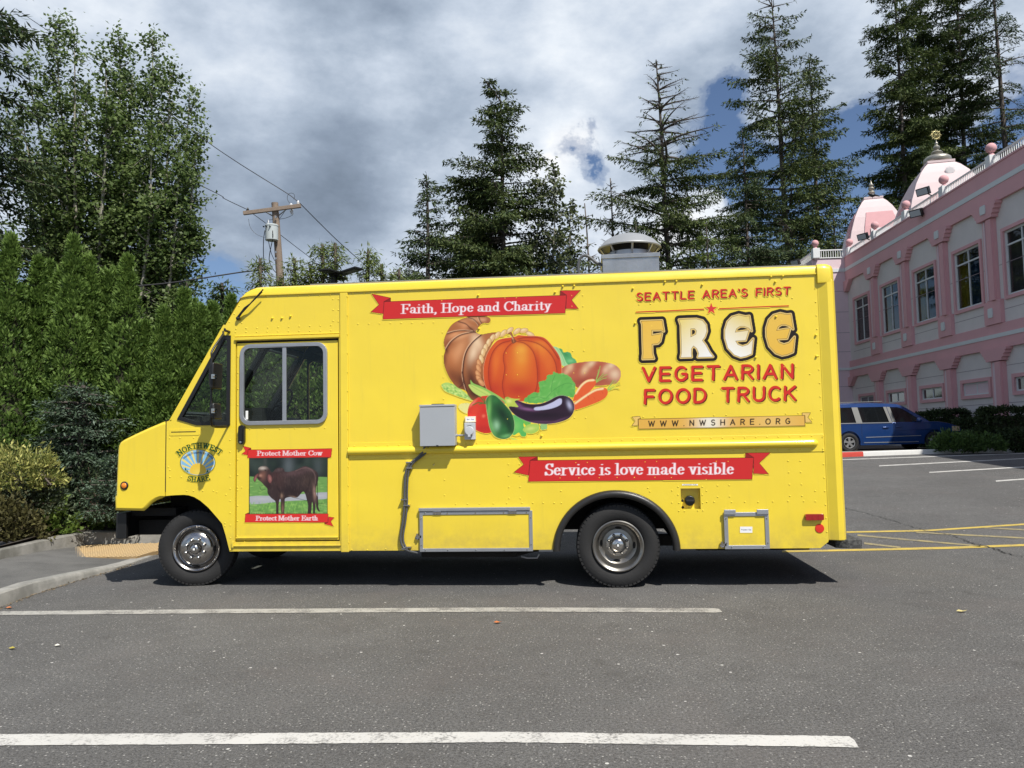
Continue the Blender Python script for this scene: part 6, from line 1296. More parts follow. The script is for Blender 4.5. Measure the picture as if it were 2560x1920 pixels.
# pilasters
def bracket(z_top, zb, c, o, half):
    """stepped corbel profile in (s,z)"""
    P = []; hw = half; steps = 4; dz = (z_top-zb)/steps
    for k in range(steps): w = .42+(hw-.42)*(1-k/steps); P += [(c+w, z_top-dz*k), (c+w-.02, z_top-dz*(k+1)+.03)]
    Q_ = [(2*c-p[0], p[1]) for p in P[::-1]]
    return P+Q_
for i in range(13):
    c = -3.76-3.66*i if i < 12 else -.0
    if i == 12:
        hb = MB()
        for zt_, zb_ in ((9.96, 9.38), (4.44, 3.93)):
            P = bracket(zt_, zb_, 0, .2, .95); P = [p for p in P if p[0] <= 0.001]; P = [(-.003, zt_)] + [(-.003, zb_)] + sorted([p for p in P], key=lambda p: p[1])
            P = [(-.003, zt_), (-.003, zb_)]
            for k in range(4): w = .2+(.85-.2)*((k+1)/4); z = zb_+(zt_-zb_)*k/4; P += [(-w+.1, z), (-w, z+(zt_-zb_)/4-.02)]
            P.append((-.85, zt_)); MB().plate(P, .002, .24, [], fpl(0)).build('corner_bracket', M_PINK, BD)
        continue
    up = MB(); fbox(up, c-.36, c+.36, .002, .13, 6.26, 9.39).build('pilaster', M_PINK, BD); po = BD.children[-1]
    fbox(MB(), c+.16, c+.27, .13, .155, 6.3, 9.38).build('pilaster_fillet', M_LPINK, po); fbox(MB(), c-.33, c-.02, .13, .21, 6.27, 9.38).build('pilaster_shaft', M_PINK, po); fbox(MB(), c+.02, c+.10, .13, .145, 6.3, 9.38).build('pilaster_fillet', M_LPINK, po)
    MB().plate(bracket(9.97, 9.38, c, .2, .86), .002, .26, [], fpl(0)).build('capital_bracket', M_PINK, po)
    def octa(c_, z_, w, h, o): k = w*.45; return MB().plate([(c_-w+k*.4, z_-h), (c_+w-k*.4, z_-h), (c_+w, z_-h+k), (c_+w, z_+h-k), (c_+w-k*.4, z_+h), (c_-w+k*.4, z_+h), (c_-w, z_+h-k), (c_-w, z_-h+k)], o, o+.03, [], fpl(0))
    octa(c, 9.80, .19, .17, .262).build('medallion', M_TRIM, po)
    ped = fbox(MB(), c-.56, c+.56, .002, .15, 5.37, 6.26).build('pedestal', M_PINK, po); octa(c+.1, 5.82, .16, .18, .152).build('medallion', M_TRIM, po)
    lo = fbox(MB(), c-.46, c+.30, .002, .15, .6, 3.94).build('pilaster', M_PINK, BD); fbox(MB(), c+.04, c+.18, .15, .165, .6, 3.93).build('pilaster_fillet', M_LPINK, lo); fbox(MB(), c-.42, c-.08, .15, .23, .6, 3.93).build('pilaster_shaft', M_PINK, lo)
    MB().plate(bracket(4.44, 3.93, c-.06, .2, .9), .002, .25, [], fpl(0)).build('capital_bracket', M_PINK, lo)
# windows
M_CURY = mat('yellow_curtain', (.55, .42, .04), .9, vary=.5, vscale=3); M_CURB = mat('blue_curtain', (.03, .10, .22), .9, vary=.5, vscale=3); M_CURG = mat('grey_curtain', (.20, .18, .18), .9, vary=.3, vscale=3)
M_PANE = glass_mat('window_pane', (.62, .64, .64), .85)
def wavy(mb, s0, s1, z0, z1, o=-.2):
    n = 14
    for i in range(n+1):
        s = s0+(s1-s0)*i/n; mb.v += [Wp(s, o+.04*math.sin(i*1.9), z0), Wp(s, o+.04*math.sin(i*1.9+.3), z1)]
    b = len(mb.v)-2*(n+1); mb.f += [(b+2*i, b+2*i+2, b+2*i+3, b+2*i+1) for i in range(n)]; return mb
for i, b in enumerate(bays):
    a0, a1, z0, z1 = upw[i]
    ow = MB().plate([(a0-.13, z0-.13), (a1+.13, z0-.13), (a1+.13, z1+.13), (a0-.13, z1+.13)], .002, .075, [[(a0, z0), (a1, z0), (a1, z1), (a0, z1)]], fpl(0)).build('window_surround', M_PINK, BD)
    zm = 8.2; sm = (a0+a1)/2
    MB().plate([(a0, z0), (a1, z0), (a1, z1), (a0, z1)], -.10, -.03, [[(a0+.075, z0+.075), (sm-.025, z0+.075), (sm-.025, zm-.03), (a0+.075, zm-.03)], [(sm+.025, z0+.075), (a1-.075, z0+.075), (a1-.075, zm-.03), (sm+.025, zm-.03)], [(a0+.075, zm+.03), (sm-.025, zm+.03), (sm-.025, z1-.075), (a0+.075, z1-.075)], [(sm+.025, zm+.03), (a1-.075, zm+.03), (a1-.075, z1-.075), (sm+.025, z1-.075)]], fpl(0)).build('window_frame', M_TRIM, ow)
    for p in ((a0+.07, sm-.02, z0+.07, zm), (sm+.02, a1-.07, z0+.07, zm), (a0+.07, sm-.02, zm, z1-.07), (sm+.02, a1-.07, zm, z1-.07)):
        fbox(MB(), p[0], p[1], -.075, -.068, p[2], p[3]).build('pane', M_PANE, ow)
    if i in (0, 4): wavy(MB(), a0+.02, a1-.02, z0, z1).build('curtain', M_CURG, ow)
    else:
        wavy(MB(), sm+.1, a1-.02, z0, z1).build('curtain', M_CURY, ow); wavy(MB(), sm-.45, sm+.1, z0, z1-.5).build('curtain', M_CURB, ow)
    a0, a1, z0, z1 = low[i]
    lw = MB().plate([(a0-.14, z0-.14), (a1+.14, z0-.14), (a1+.14, z1+.14), (a0-.14, z1+.14)], .002, .075, [[(a0, z0), (a1, z0), (a1, z1), (a0, z1)]], fpl(0)).build('window_surround', M_PINK, BD)
    sm = (a0+a1)/2
    MB().plate([(a0, z0), (a1, z0), (a1, z1), (a0, z1)], -.08, -.02, [[(a0+.06, z0+.06), (sm-.03, z0+.06), (sm-.03, z1-.06), (a0+.06, z1-.06)], [(sm+.03, z0+.06), (a1-.06, z0+.06), (a1-.06, z1-.06), (sm+.03, z1-.06)]], fpl(0)).build('window_frame', M_TRIM, lw)
    for p in ((a0+.05, sm-.02), (sm+.02, a1-.05)):
        if i == 3: fbox(MB(), p[0], p[1], -.05, -.03, z0+.05, z1-.05).build('window_shutter', M_LPINK, lw)
        else: fbox(MB(), p[0], p[1], -.055, -.048, z0+.05, z1-.05).build('pane', M_WIN if i else M_WINP, lw)
# security camera on the wing wall
cP = np.array(Wp(-.02, 1.18, 7.35)); MB().box(cP[0]-.09, cP[0]+.09, cP[1]-.08, cP[1], 7.4, 7.52).ball((cP[0], cP[1]-.1, 7.36), .10).build('security_camera', M_BLACK, BD, smooth=40)
# roof railing
def post(s, o, big=1.0):
    p = fbox(MB(), s-.17*big, s+.17*big, o-.34*big, o, 11.33, 11.90).build('railing_post', M_RAIL, BD, bevel=.01)
    c = Wp(s, o-.17*big, 0); MB().lathe([(.12, 11.9), (.13, 11.93), (.06, 12.0), (.07, 12.06)], (c[0], c[1], 0), (0, 0, 1), 14).ball((c[0], c[1], 12.21), .20, 18, 12).build('ball_finial', M_PNKL, p, smooth=60)
def rail(P0, P1, nb):
    mb = MB(); P0, P1 = np.array(P0), np.array(P1); e = nrm(P1-P0); ln = np.linalg.norm(P1-P0); n_ = np.cross(e, [0, 0, 1])
    mb.obox(P0, e, n_, (0, 0, 1), 0, ln, -.025, .025, .0, .05); mb.obox(P0, e, n_, (0, 0, 1), 0, ln, -.03, .03, .44, .50)
    mb.build('railing', M_RAIL, BD); r = BD.children[-1]; bb = MB()
    for i in range(nb): d = ln*(i+.5)/nb; bb.obox(P0, e, n_, (0, 0, 1), d-.014, d+.014, -.014, .014, .05, .44)
    bb.build('balusters', M_RAIL, r, kind='stuff')
ps = [-.2, -3.8, -7.46, -11.12, -14.8, -18.4, -22.1]
for s in ps: post(s, .02)
for a, b in zip(ps, ps[1:]): rail(Wp(a-.17, -.15, 11.36), Wp(b+.17, -.15, 11.36), 24)
post(-.2+.02, wingw+.02, 1.15); rail(Wp(-.03, .0, 11.36), Wp(-.03, wingw-.35, 11.36), 12); post(6.5, wingw+.02); rail(Wp(.2, wingw-.15, 11.36), Wp(6.3, wingw-.15, 11.36), 30)
post(13.5, wingw+.02); rail(Wp(6.7, wingw-.15, 11.36), Wp(13.3, wingw-.15, 11.36), 30)
def flood(s, z, o=.05):
    c = np.array(Wp(s, o+.25, z)); e3 = nrm(np.array([-.75, -.55, -.35])); e1 = nrm(np.cross([0, 0, 1], e3)); e2 = np.cross(e3, e1)
    MB().obox(c, e1, e2, e3, -.28, .28, -.17, .17, -.10, .10).tube([tuple(c), tuple(np.array(Wp(s, o-.1, z-.2)))], .03, 6).build('floodlight', M_BLACKM, BD, bevel=.02)
    MB().obox(c, e1, e2, e3, -.24, .24, -.13, .13, .102, .11).build('lamp_glass', M_LGREY, BD.children[-1])
flood(-10.2, 12.0); flood(-9.6, 11.2, .12); flood(-3.3, 11.75); flood(2.2, 11.65, wingw)
# towers on the roof
def tower(cs, co, ztop, topw, slope, big):
    """square tapering tower; cs/co = centre along / outward of the facade"""
    c = np.array(Wp(cs, co, 0)); a = rad(-8 if big else -9); ex = np.array([math.cos(a), math.sin(a), 0]); ey = np.array([-ex[1], ex[0], 0])
    zb = 11.0; lv = [(ztop, topw), (ztop-.12, topw), (ztop-.14, topw-.05)]
    hgt = ztop-.14-zb; prof = [(m_/hgt, topw-.05+w_*(1.15 if big else 1)) for m_, w_ in ((0, 0), (.25, .22), (.7, .50), (1.4, .82), (2.4, 1.12), (3.8, 1.42), (hgt, 1.85))]
    mb = MB(); L_ = [(ztop, topw), (ztop-.13, topw)]+[(ztop-.14-hgt*t, w) for t, w in prof]
    for z, w in L_:
        for sx_, sy_ in ((-1, -1), (1, -1), (1, 1), (-1, 1)): q = c+ex*w*sx_+ey*w*sy_; mb.v.append((q[0], q[1], z))
    n_ = len(L_); mb.f = [(4*j+i, 4*j+(i+1) % 4, 4*j+4+(i+1) % 4, 4*j+4+i) for j in range(n_-1) for i in range(4)]+[(0, 1, 2, 3)]
    t_ = mb.build('roof_tower', M_LP2, BD)
    # raised panels on the two visible faces
    def face_pt(face, u, z):
        k = (ztop-.14-z)/hgt; w = np.interp(k, [p[0] for p in prof], [p[1] for p in prof])
        return c+(-ey*w+ex*u if face == 0 else -ex*w-ey*u)
    for face in (0, 1):
        nn = -ey if face == 0 else -ex
        for (u0, u1, z0, z1, out, m) in ((-.52, .78, zb, ztop-1.25 if not big else ztop-2.35, .07, M_PNKL), (-.30, .45, zb, ztop-2.45 if not big else ztop-3.2, .14, M_TRIM2)):
            w1 = topw; pm = MB(); vs = []
            zs = np.linspace(z0, z1, 6)
            for o_ in (.0, out):
                for z in zs:
                    k = np.interp((ztop-.14-z)/hgt, [p[0] for p in prof], [p[1] for p in prof])
                    for u in (u0*k, u1*k): q = face_pt(face, u, z)+nn*o_; vs.append((q[0], q[1], z))
            m_ = len(zs); f = [(12+2*j, 12+2*j+1, 12+2*j+3, 12+2*j+2) for j in range(m_-1)]+[(2*j, 2*j+2, 12+2*j+2, 12+2*j) for j in range(m_-1)]+[(2*j+1, 12+2*j+1, 12+2*j+3, 2*j+3) for j in range(m_-1)]+[(2*m_-2, 2*m_-1, 12+2*m_-1, 12+2*m_-2)]
            pm.add(vs, f).build('tower_panel', m, t_)
    if big:
        q = face_pt(0, .25, ztop-.85); MB().lathe([(.26, 0), (.26, .08), (.18, .10)], tuple(q+np.array([0, 0, ztop-.85])), tuple(-ey), 8).build('tower_medallion', M_TRIM2, t_)
    return c, t_
M_LP2 = mat('tower_pale_pink', (.62, .50, .50), .85, vary=.05, bump=.3); M_TRIM2 = mat('tower_white', (.62, .58, .58), .8, vary=.05)
M_FIN = mat('aged_silver_finial', (.36, .34, .29), .42, .7, vary=.35, vscale=9)
c, tw = tower(8.3, -5.0, 17.2, .60, .36, False)
MB().lathe([(r_*.56, 17.2+(z_-16.0)*.56) for r_, z_ in [(.26, 16.0), (.40, 16.1), (.44, 16.28), (.34, 16.42), (.2, 16.5), (.34, 16.62), (.40, 16.8), (.3, 16.95), (.2, 17.02), (.32, 17.14), (.36, 17.3), (.26, 17.45), (.16, 17.5), (.26, 17.6), (.28, 17.72), (.16, 17.88), (.06, 18.05), (.003, 18.35)]], tuple(c), (0, 0, 1), 24).build('tower_finial', M_FIN, tw, smooth=40)
c2, tw2 = tower(.4, -5.6, 16.8, .72, .40, True)
MB().lathe([(r_*.52, 16.8+(z_-15.6)*.60) for r_, z_ in [(.85, 15.6), (1.3, 15.72), (1.42, 15.95), (1.38, 16.12), (1.1, 16.32), (.5, 16.42), (.42, 16.5), (.55, 16.6), (.60, 16.72), (.45, 16.85), (.25, 16.92), (.2, 17.0), (.33, 17.12), (.34, 17.28), (.2, 17.42), (.12, 17.5), (.17, 17.6), (.15, 17.72), (.06, 17.8), (.05, 18.0)]], tuple(c2), (0, 0, 1), 28).build('tower_finial', M_FIN, tw2, smooth=40)
wc = np.array([c2[0], c2[1], 18.52]); gr = CR.copy(); gr[2] = 0; gr = nrm(gr); up_ = np.array([0, 0, 1.])
wl = MB().tube([tuple(wc+.22*(math.cos(t)*gr+math.sin(t)*up_)) for t in np.linspace(0, 2*math.pi, 25)[:-1]], .028, 6, closed=True)
for k in range(8):
    a = 2*math.pi*k/8; d = math.cos(a)*gr+math.sin(a)*up_; wl.tube([tuple(wc), tuple(wc+.22*d)], .016, 5); wl.tube([tuple(wc+.23*d), tuple(wc+.34*d)], [.05, .01], 6)
    a += math.pi/8; d = math.cos(a)*gr+math.sin(a)*up_; wl.tube([tuple(wc+.23*d), tuple(wc+.29*d)], [.03, .01], 6)
wl.ball(tuple(wc), .055).build('golden_wheel', mat('gilt', (.55, .47, .22), .4, .6), tw2)
bp = at_depth(2181, 488, 47); bq = np.array(bp)
bird = MB().ball(tuple(bq), .13, 10, 8, (1.5, .9, .9)).ball(tuple(bq+[-.2, 0, .10]), .075, 8, 6).tube([tuple(bq+[.15, 0, 0]), tuple(bq+[.42, 0, -.08])], [.06, .03], 6).tube([tuple(bq+[-.26, 0, .1]), tuple(bq+[-.35, 0, .08])], [.03, .005], 5).tube([tuple(bq), tuple(bq+[0, 0, -.2])], .015, 4).build('crow', M_BLACK, None, smooth=60)
tag(bird, 'black bird perched on the left shoulder of the smaller roof tower', 'bird')
# ------------------------------------------------------------------ vegetation
def leafmat(name, a, b, trans=.25, rough=.6, vary=.25, spec=.3):
    return mat(name, a, rough, tint=b, trans=trans, vary=vary, vscale=1.2, spec=spec)
def unit(v): return v/np.maximum(np.linalg.norm(v, axis=1, keepdims=True), 1e-9)
def blades(P, D, Ln, Wd, rng, flat=None, fold=0.0):
    """kite-shaped leaves/needle tufts: base P, direction D, length Ln, width Wd"""
    n = len(P); D = unit(D); R_ = rng.normal(size=(n, 3)) if flat is None else flat+rng.normal(size=(n, 3))*.45
    Sd = unit(np.cross(D, R_)); Nn = np.cross(Sd, D)
    Ln = np.broadcast_to(Ln, n)[:, None]; Wd = np.broadcast_to(Wd, n)[:, None]
    V = np.empty((n, 4, 3)); V[:, 0] = P; V[:, 1] = P+D*Ln*.45+Sd*Wd*.5+Nn*fold*Wd; V[:, 2] = P+D*Ln; V[:, 3] = P+D*Ln*.45-Sd*Wd*.5+Nn*fold*Wd
    return V.reshape(-1, 3), np.arange(4*n).reshape(n, 4)
def limbs(segs, n=5):
    """segs: list of (p0,p1,r0,r1) -> tapered prisms"""
    P0 = np.array([s[0] for s in segs], float); P1 = np.array([s[1] for s in segs], float); r0 = np.array([s[2] for s in segs])[:, None]; r1 = np.array([s[3] for s in segs])[:, None]
    D = unit(P1-P0); h = np.where(np.abs(D[:, 2:3]) < .9, np.array([[0, 0, 1.]]), np.array([[1., 0, 0]])); U = unit(np.cross(D, h)); Wv = np.cross(D, U)
    V = []; 
    for k in range(n): a = 2*math.pi*k/n; V.append(P0+r0*(math.cos(a)*U+math.sin(a)*Wv))
    for k in range(n): a = 2*math.pi*k/n; V.append(P1+r1*(math.cos(a)*U+math.sin(a)*Wv))
    V = np.stack(V, 1); m = len(segs); base = (np.arange(m)*2*n)[:, None]
    F_ = np.stack([np.stack([base[:, 0]+k, base[:, 0]+(k+1) % n, base[:, 0]+n+(k+1) % n, base[:, 0]+n+k], 1) for k in range(n)], 1).reshape(-1, 4)
    return V.reshape(-1, 3), F_
M_BARK = mat('grey_brown_bark', (.10, .08, .065), .9, vary=.35, vscale=6, bump=.6, bscale=18)
M_BARKD = mat('dark_fir_bark', (.075, .062, .052), .9, vary=.35, vscale=5, bump=.6, bscale=12)
M_BARKW = mat('pale_poplar_bark', (.30, .28, .23), .85, vary=.35, vscale=4, bump=.4, bscale=10)
M_DEAD = mat('dead_grey_wood', (.19, .16, .14), .9, vary=.3, vscale=8)
M_FIR = leafmat('fir_needles', (.034, .060, .018), (.110, .138, .040), .15, .7); M_FIR2 = leafmat('dark_fir_needles', (.028, .052, .022), (.085, .115, .040), .15, .7)
M_HEML = leafmat('young_larch_needles', (.10, .15, .035), (.22, .26, .08), .35); M_SPRB = leafmat('blue_spruce_needles', (.035, .062, .026), (.135, .185, .135), .15)
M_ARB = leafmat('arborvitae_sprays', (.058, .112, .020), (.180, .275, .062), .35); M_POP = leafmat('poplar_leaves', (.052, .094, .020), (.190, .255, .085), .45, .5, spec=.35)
M_ALD = leafmat('alder_leaves', (.045, .062, .022), (.12, .14, .06), .3, .5)
def conifer(name, label, base, H, prof, rng, nb=110, crown0=.15, droop=.25, up=.15, dens=1.0, blade=(.27, .09), m=None, bare_top=0.0, lean=(0, 0), trunk_r=.22, group=None, twig=.32, asym=None, rise=.0, bark=None, deadfrac=0., whorl=True, crook=None, cat='tree', tuft=6, jit=.065, hang=.34):
    """prof(t) -> branch length at height fraction t (0 = ground, 1 = tip)"""
    base = np.array(base, float); T = thing(name, label, cat, tuple(base), group); m = m or M_FIR
    segs = []; LP = []; LD = []; FL = []; nT = 14
    def axis(t):
        off = np.array([lean[0]*t*H, lean[1]*t*H, H*t])
        if crook is not None and t > crook[0]: k = (t-crook[0])/(1-crook[0]); off = off+np.array([crook[1]*k*k, 0, -abs(crook[1])*.3*k*k])
        return base+off+np.array([.05*math.sin(t*9), .05*math.cos(t*7), 0])*H/20
    for i in range(nT): t0, t1 = i/nT, (i+1)/nT; segs.append((axis(t0), axis(t1), trunk_r*(1-t0)**.85+.035, trunk_r*(1-t1)**.85+.035))
    nw = max(1, int(nb/6)); hs = []
    for w in range(nw):
        t = crown0+(1-crown0)*((w+rng.random()*.5)/nw)
        for k in range(6): hs.append((min(t+rng.normal()*.006, .992), rng.random()*2*math.pi))
    for t, az in hs:
        L_ = prof(t)*(.48+.70*rng.random()**.8)*(1.12 if rng.random() < .12 else 1)
        if rng.random() < .08: L_ *= .5
        if asym is not None: L_ *= asym(az, t)
        if L_ < .12: L_ = .12
        P = axis(t); d = np.array([math.cos(az), math.sin(az), 0]); k = 7; pts = []
        u0 = up+rise*(t-.5)+rng.normal()*.06; dr = droop*(.7+.6*rng.random())
        for i in range(k+1): q = i/k; pts.append(P+d*L_*q+np.array([0, 0, 1])*L_*(u0*q-dr*q*q+.16*dr*q**4*2)+np.array([-d[1], d[0], 0])*L_*.06*math.sin(q*3+az*3))
        rb = (.018+.012*L_)*(1.0 if t < 1-bare_top else 1.5)
        for i in range(k): segs.append((pts[i], pts[i+1], rb*(1-i/k)+.006, rb*(1-(i+1)/k)+.006))
        dead = t > 1-bare_top or rng.random() < deadfrac
        ntw = int(L_*9.0*dens)+3
        for j in range(ntw):
            q = .14+.86*(j+rng.random())/ntw; ii = min(int(q*k), k-1); f = q*k-ii; B = pts[ii]*(1-f)+pts[ii+1]*f
            sgn = 1 if j % 2 else -1; tl = L_*twig*(1-q*.75)*(.6+.6*rng.random())+.12; td = d*.75+sgn*np.array([-d[1], d[0], 0])*.85+np.array([0, 0, rng.normal()*.12-.08]); td = td/np.linalg.norm(td)
            if dead:
                if rng.random() < .55: segs.append((B, B+td*tl*.8+np.array([0, 0, .06*tl]), .010, .003))
                if rng.random() > (.06 if t > 1-bare_top*.7 else .25): continue
            m_ = max(3, int(tl*tuft*2.3*dens)); qs = rng.random(m_)
            for q2 in qs:
                LP.append((B, td*tl*q2, tl*q2*q2)); LD.append(td)
        if not dead:
            for j in range(4): LP.append((pts[-1], d*.05*j, 0)); LD.append(d)
    if not bare_top:
        for j in range(14): LP.append((axis(1-.03*rng.random()), np.zeros(3), 0)); LD.append(np.array([0, 0, 1.5]))
    n = len(LP); LD = np.array(LD); B_ = np.array([a[0] for a in LP]); T_ = np.array([a[1] for a in LP]); S_ = np.array([a[2] for a in LP])
    LP = B_+T_+np.array([0, 0, -.22])*S_[:, None]+rng.normal(size=(n, 3))*jit*np.array([1, 1, .8]); LD = LD*.8+rng.normal(size=(n, 3))*.42+np.array([0, 0, .02-hang])
    V, F_ = blades(LP, LD, blade[0]*(.6+.8*rng.random(n)), blade[1]*(.7+.6*rng.random(n)), rng, flat=np.tile([0, 0, 1.], (n, 1)))
    clump = np.sin(LP[:, 0]*1.9+base[0])*np.sin(LP[:, 1]*1.7)*np.sin(LP[:, 2]*2.1)
    raw_mesh('crown', V, F_, m, T, tint=np.clip(.42+.35*rng.normal(size=n)+.25*clump, 0, 1))
    V, F_ = limbs(segs); raw_mesh('trunk', V, F_, bark or M_BARKD, T)
    T['height'] = H
    return T
def cone_prof(w, p=1.0, top=.0): return lambda t: w*max(1-t, 0)**p+top
def base_at(px, depth, zg=.64): P = at_depth(px, 1000, depth); return (P[0], P[1], zg)
def height_to(px, py, depth, zg=.64): return at_depth(px, py, depth)[2]-zg
rng = np.random.default_rng(21)
def copy_fir(src, label, px, D, py_top, rot):
    H = height_to(px, py_top, D); b = base_at(px, D); T = thing('fir_tree', label, 'tree', b, FG); k = H/src['height']
    for ch in src.children:
        c = ch.copy(); COL.objects.link(c); c.parent = T; c.matrix_parent_inverse = Matrix.Identity(4)
        c.matrix_basis = Matrix.Rotation(rot, 4, 'Z') @ Matrix.Scale(k, 4) @ Matrix.Translation(-Vector(src.location))
    return T
FG = 'tall firs behind the car park'
WIDE = 1.42
def tree_px(name, label, px_base, px_top, py_top, D, w_px, **k):
    H = height_to(px_top, py_top, D); ln = (px_top-px_base)/F*D/H; pw = k.pop('p', .9); topw = k.pop('topw', .0)
    # w_px: half width in photo px near the foot of the crown
    w = w_px*WIDE/F*D; return conifer(name, label, base_at(px_base, D), H, cone_prof(w, pw, topw), k.pop('rng', rng), lean=(ln, 0), **k)
tree_px('fir_tree', 'tallest fir above the truck centre with a bent tip leaning left', 1275, 1262, 158, 45, 215, nb=210, crown0=.28, droop=.12, up=.12, crook=(.93, -.9), dens=1.1, p=.78, blade=(.27, .085), group=FG, asym=lambda az, t: 1.0+.25*(math.cos(az) < -.3)*(t > .45 and t < .75))
tree_px('fir_tree', 'small pointed fir left of the tall fir with the bent tip', 1078, 1072, 424, 42, 128, nb=130, crown0=.2, droop=.10, up=.26, p=.75, m=M_FIR2, blade=(.25, .078), group=FG)
tree_px('fir_tree', 'thin ragged fir tucked between the small fir and the tall fir', 1178, 1182, 500, 50, 90, nb=80, crown0=.2, droop=.15, up=.1, p=.6, dens=.8, blade=(.25, .078), group=FG, m=M_FIR2)
tree_px('fir_tree', 'fir with a bare dead top standing behind the roof vent', 1700, 1668, 118, 46, 215, nb=170, crown0=.18, droop=.22, up=.22, p=.60, bare_top=.28, deadfrac=.12, dens=1.15, blade=(.26, .08), group=FG, rise=.2, trunk_r=.24)
tree_px('fir_tree', 'broad low fir directly left of the two tall right firs', 1892, 1882, 305, 60, 165, nb=170, crown0=.15, droop=.2, up=.08, p=.75, m=M_FIR2, group=FG, blade=(.32, .10))
tree_px('fir_tree', 'very tall fir with a bare pale trunk left of the roof towers', 2000, 1972, -70, 68, 165, nb=200, crown0=.2, droop=.16, up=.2, p=.5, deadfrac=.12, group=FG, blade=(.36, .11), rise=.3, trunk_r=.36, dens=.72, bare_top=.07)
tree_px('fir_tree', 'tall dense fir overlapping the very tall fir on its right', 2075, 2062, 110, 70, 120, nb=170, crown0=.15, droop=.15, up=.18, p=.52, group=FG, blade=(.38, .12), rise=.25, trunk_r=.34, m=M_FIR, dens=.75)
tree_px('fir_tree', 'short fir at the foot of the tall firs by the railing ball', 2105, 2105, 500, 66, 60, nb=100, crown0=.2, p=.6, group=FG, m=M_FIR2)
FIR_A = tree_px('fir_tree', 'leftmost of the tall firs behind the larger roof tower', 2300, 2290, -120, 74, 125, nb=230, crown0=.22, droop=.2, up=.12, p=.42, group=FG, blade=(.38, .12), rise=.25, trunk_r=.34, dens=.9, deadfrac=.08)
copy_fir(FIR_A, 'middle fir of the group behind the golden wheel', 2352, 80, -60, 1.9)
copy_fir(FIR_A, 'fir with a thick dark trunk right of the golden wheel', 2448, 76, -160, 4.1)
tree_px('fir_tree', 'sparse fir at the right edge of the picture', 2572, 2545, -200, 72, 120, nb=150, crown0=.25, droop=.25, up=.05, p=.4, group=FG, m=M_FIR2, dens=.8, deadfrac=.3, trunk_r=.42)
tree_px('young_fir', 'low fir filling the gap beside the roof vent', 1600, 1602, 545, 44, 60, nb=60, crown0=.1, p=.6, m=M_FIR2, group=FG)
tree_px('young_fir', 'slim airy young fir between the dead-topped fir and the broad fir', 1783, 1781, 548, 40, 34, nb=50, crown0=.3, p=.5, dens=.6, m=M_HEML, group=FG, trunk_r=.06)
tree_px('young_fir', 'low dark fir at the foot of the dead-topped fir', 1740, 1738, 600, 48, 70, nb=60, crown0=.1, p=.5, m=M_FIR2, group=FG)
# dead trees
tree_px('dead_tree', 'bare brown dead conifer left of the dead-topped fir', 1548, 1541, 432, 50, 62, nb=110, crown0=.3, droop=-.05, up=.25, p=.5, bare_top=1.0, trunk_r=.10, bark=M_DEAD)
tree_px('dead_tree', 'thin pale dead snag beside the roof conduit loop', 1499, 1474, 497, 48, 32, nb=40, crown0=.45, droop=0, up=.3, p=.4, bare_top=1.0, trunk_r=.08, bark=M_DEAD)
# spruces at the left
conifer('spruce_tree', 'large dark spruce cut off by the left edge of the picture', base_at(-175, 21, .5), 17.5, cone_prof(3.1, .33, .2), rng, nb=200, crown0=.12, droop=.35, up=.06, dens=1.0, blade=(.22, .07), m=M_FIR2, trunk_r=.25, tuft=9)
conifer('spruce_tree', 'dark spruce filling the gap behind the arborvitae at the far left', base_at(110, 26, .5), 8.5, cone_prof(2.4, .5), rng, nb=120, crown0=.1, droop=.3, dens=1.0, blade=(.2, .07), m=M_FIR2, tuft=8)
conifer('spruce_tree', 'brownish spruce between the poplar and the arborvitae row', base_at(462, 24, .5), height_to(458, 702, 24, .5), cone_prof(1.5, .6), rng, nb=90, crown0=.1, droop=.1, blade=(.16, .06), m=M_FIR2, tuft=9)
conifer('cypress_tree', 'lacy-tipped young cypress beside the windscreen of the truck', base_at(552, 16, .5), height_to(550, 703, 16, .5), cone_prof(.75, .62), rng, nb=110, crown0=.1, droop=.0, up=.55, dens=1.5, blade=(.13, .035), m=leafmat('cypress_sprays', (.03, .055, .015), (.08, .12, .035), .2), tuft=14, trunk_r=.06)
# young larches behind the truck roof
for i, (px, py, w_) in enumerate(((648, 640, .55), (700, 690, .5), (735, 640, .6), (806, 604, .75), (838, 600, .5), (775, 655, .7), (905, 618, .35), (955, 655, .6), (1000, 668, .5))):
    conifer('larch_tree', ['feathery pale larch tip left of the utility pole', 'low pale larch tip just right of the utility pole', 'pale larch between the pole and the tallest larch', 'tallest pale larch right of the utility pole', 'thin larch leader beside the tallest larch', 'low bushy larch behind the left end of the truck roof', 'narrow leaning larch tip right of the parking lamp', 'pale larch left of the dark firs', 'pale larch touching the small dark fir'][i], base_at(px, 19, .5), height_to(px, py, 19, .5), cone_prof(w_*1.4, .6), rng, nb=120, crown0=.35, droop=.05, up=.3, dens=1.3, blade=(.13, .03), m=M_HEML, trunk_r=.05, tuft=12, lean=(.03 if i == 6 else 0, 0), bark=M_BARK, group='young larches behind the truck')

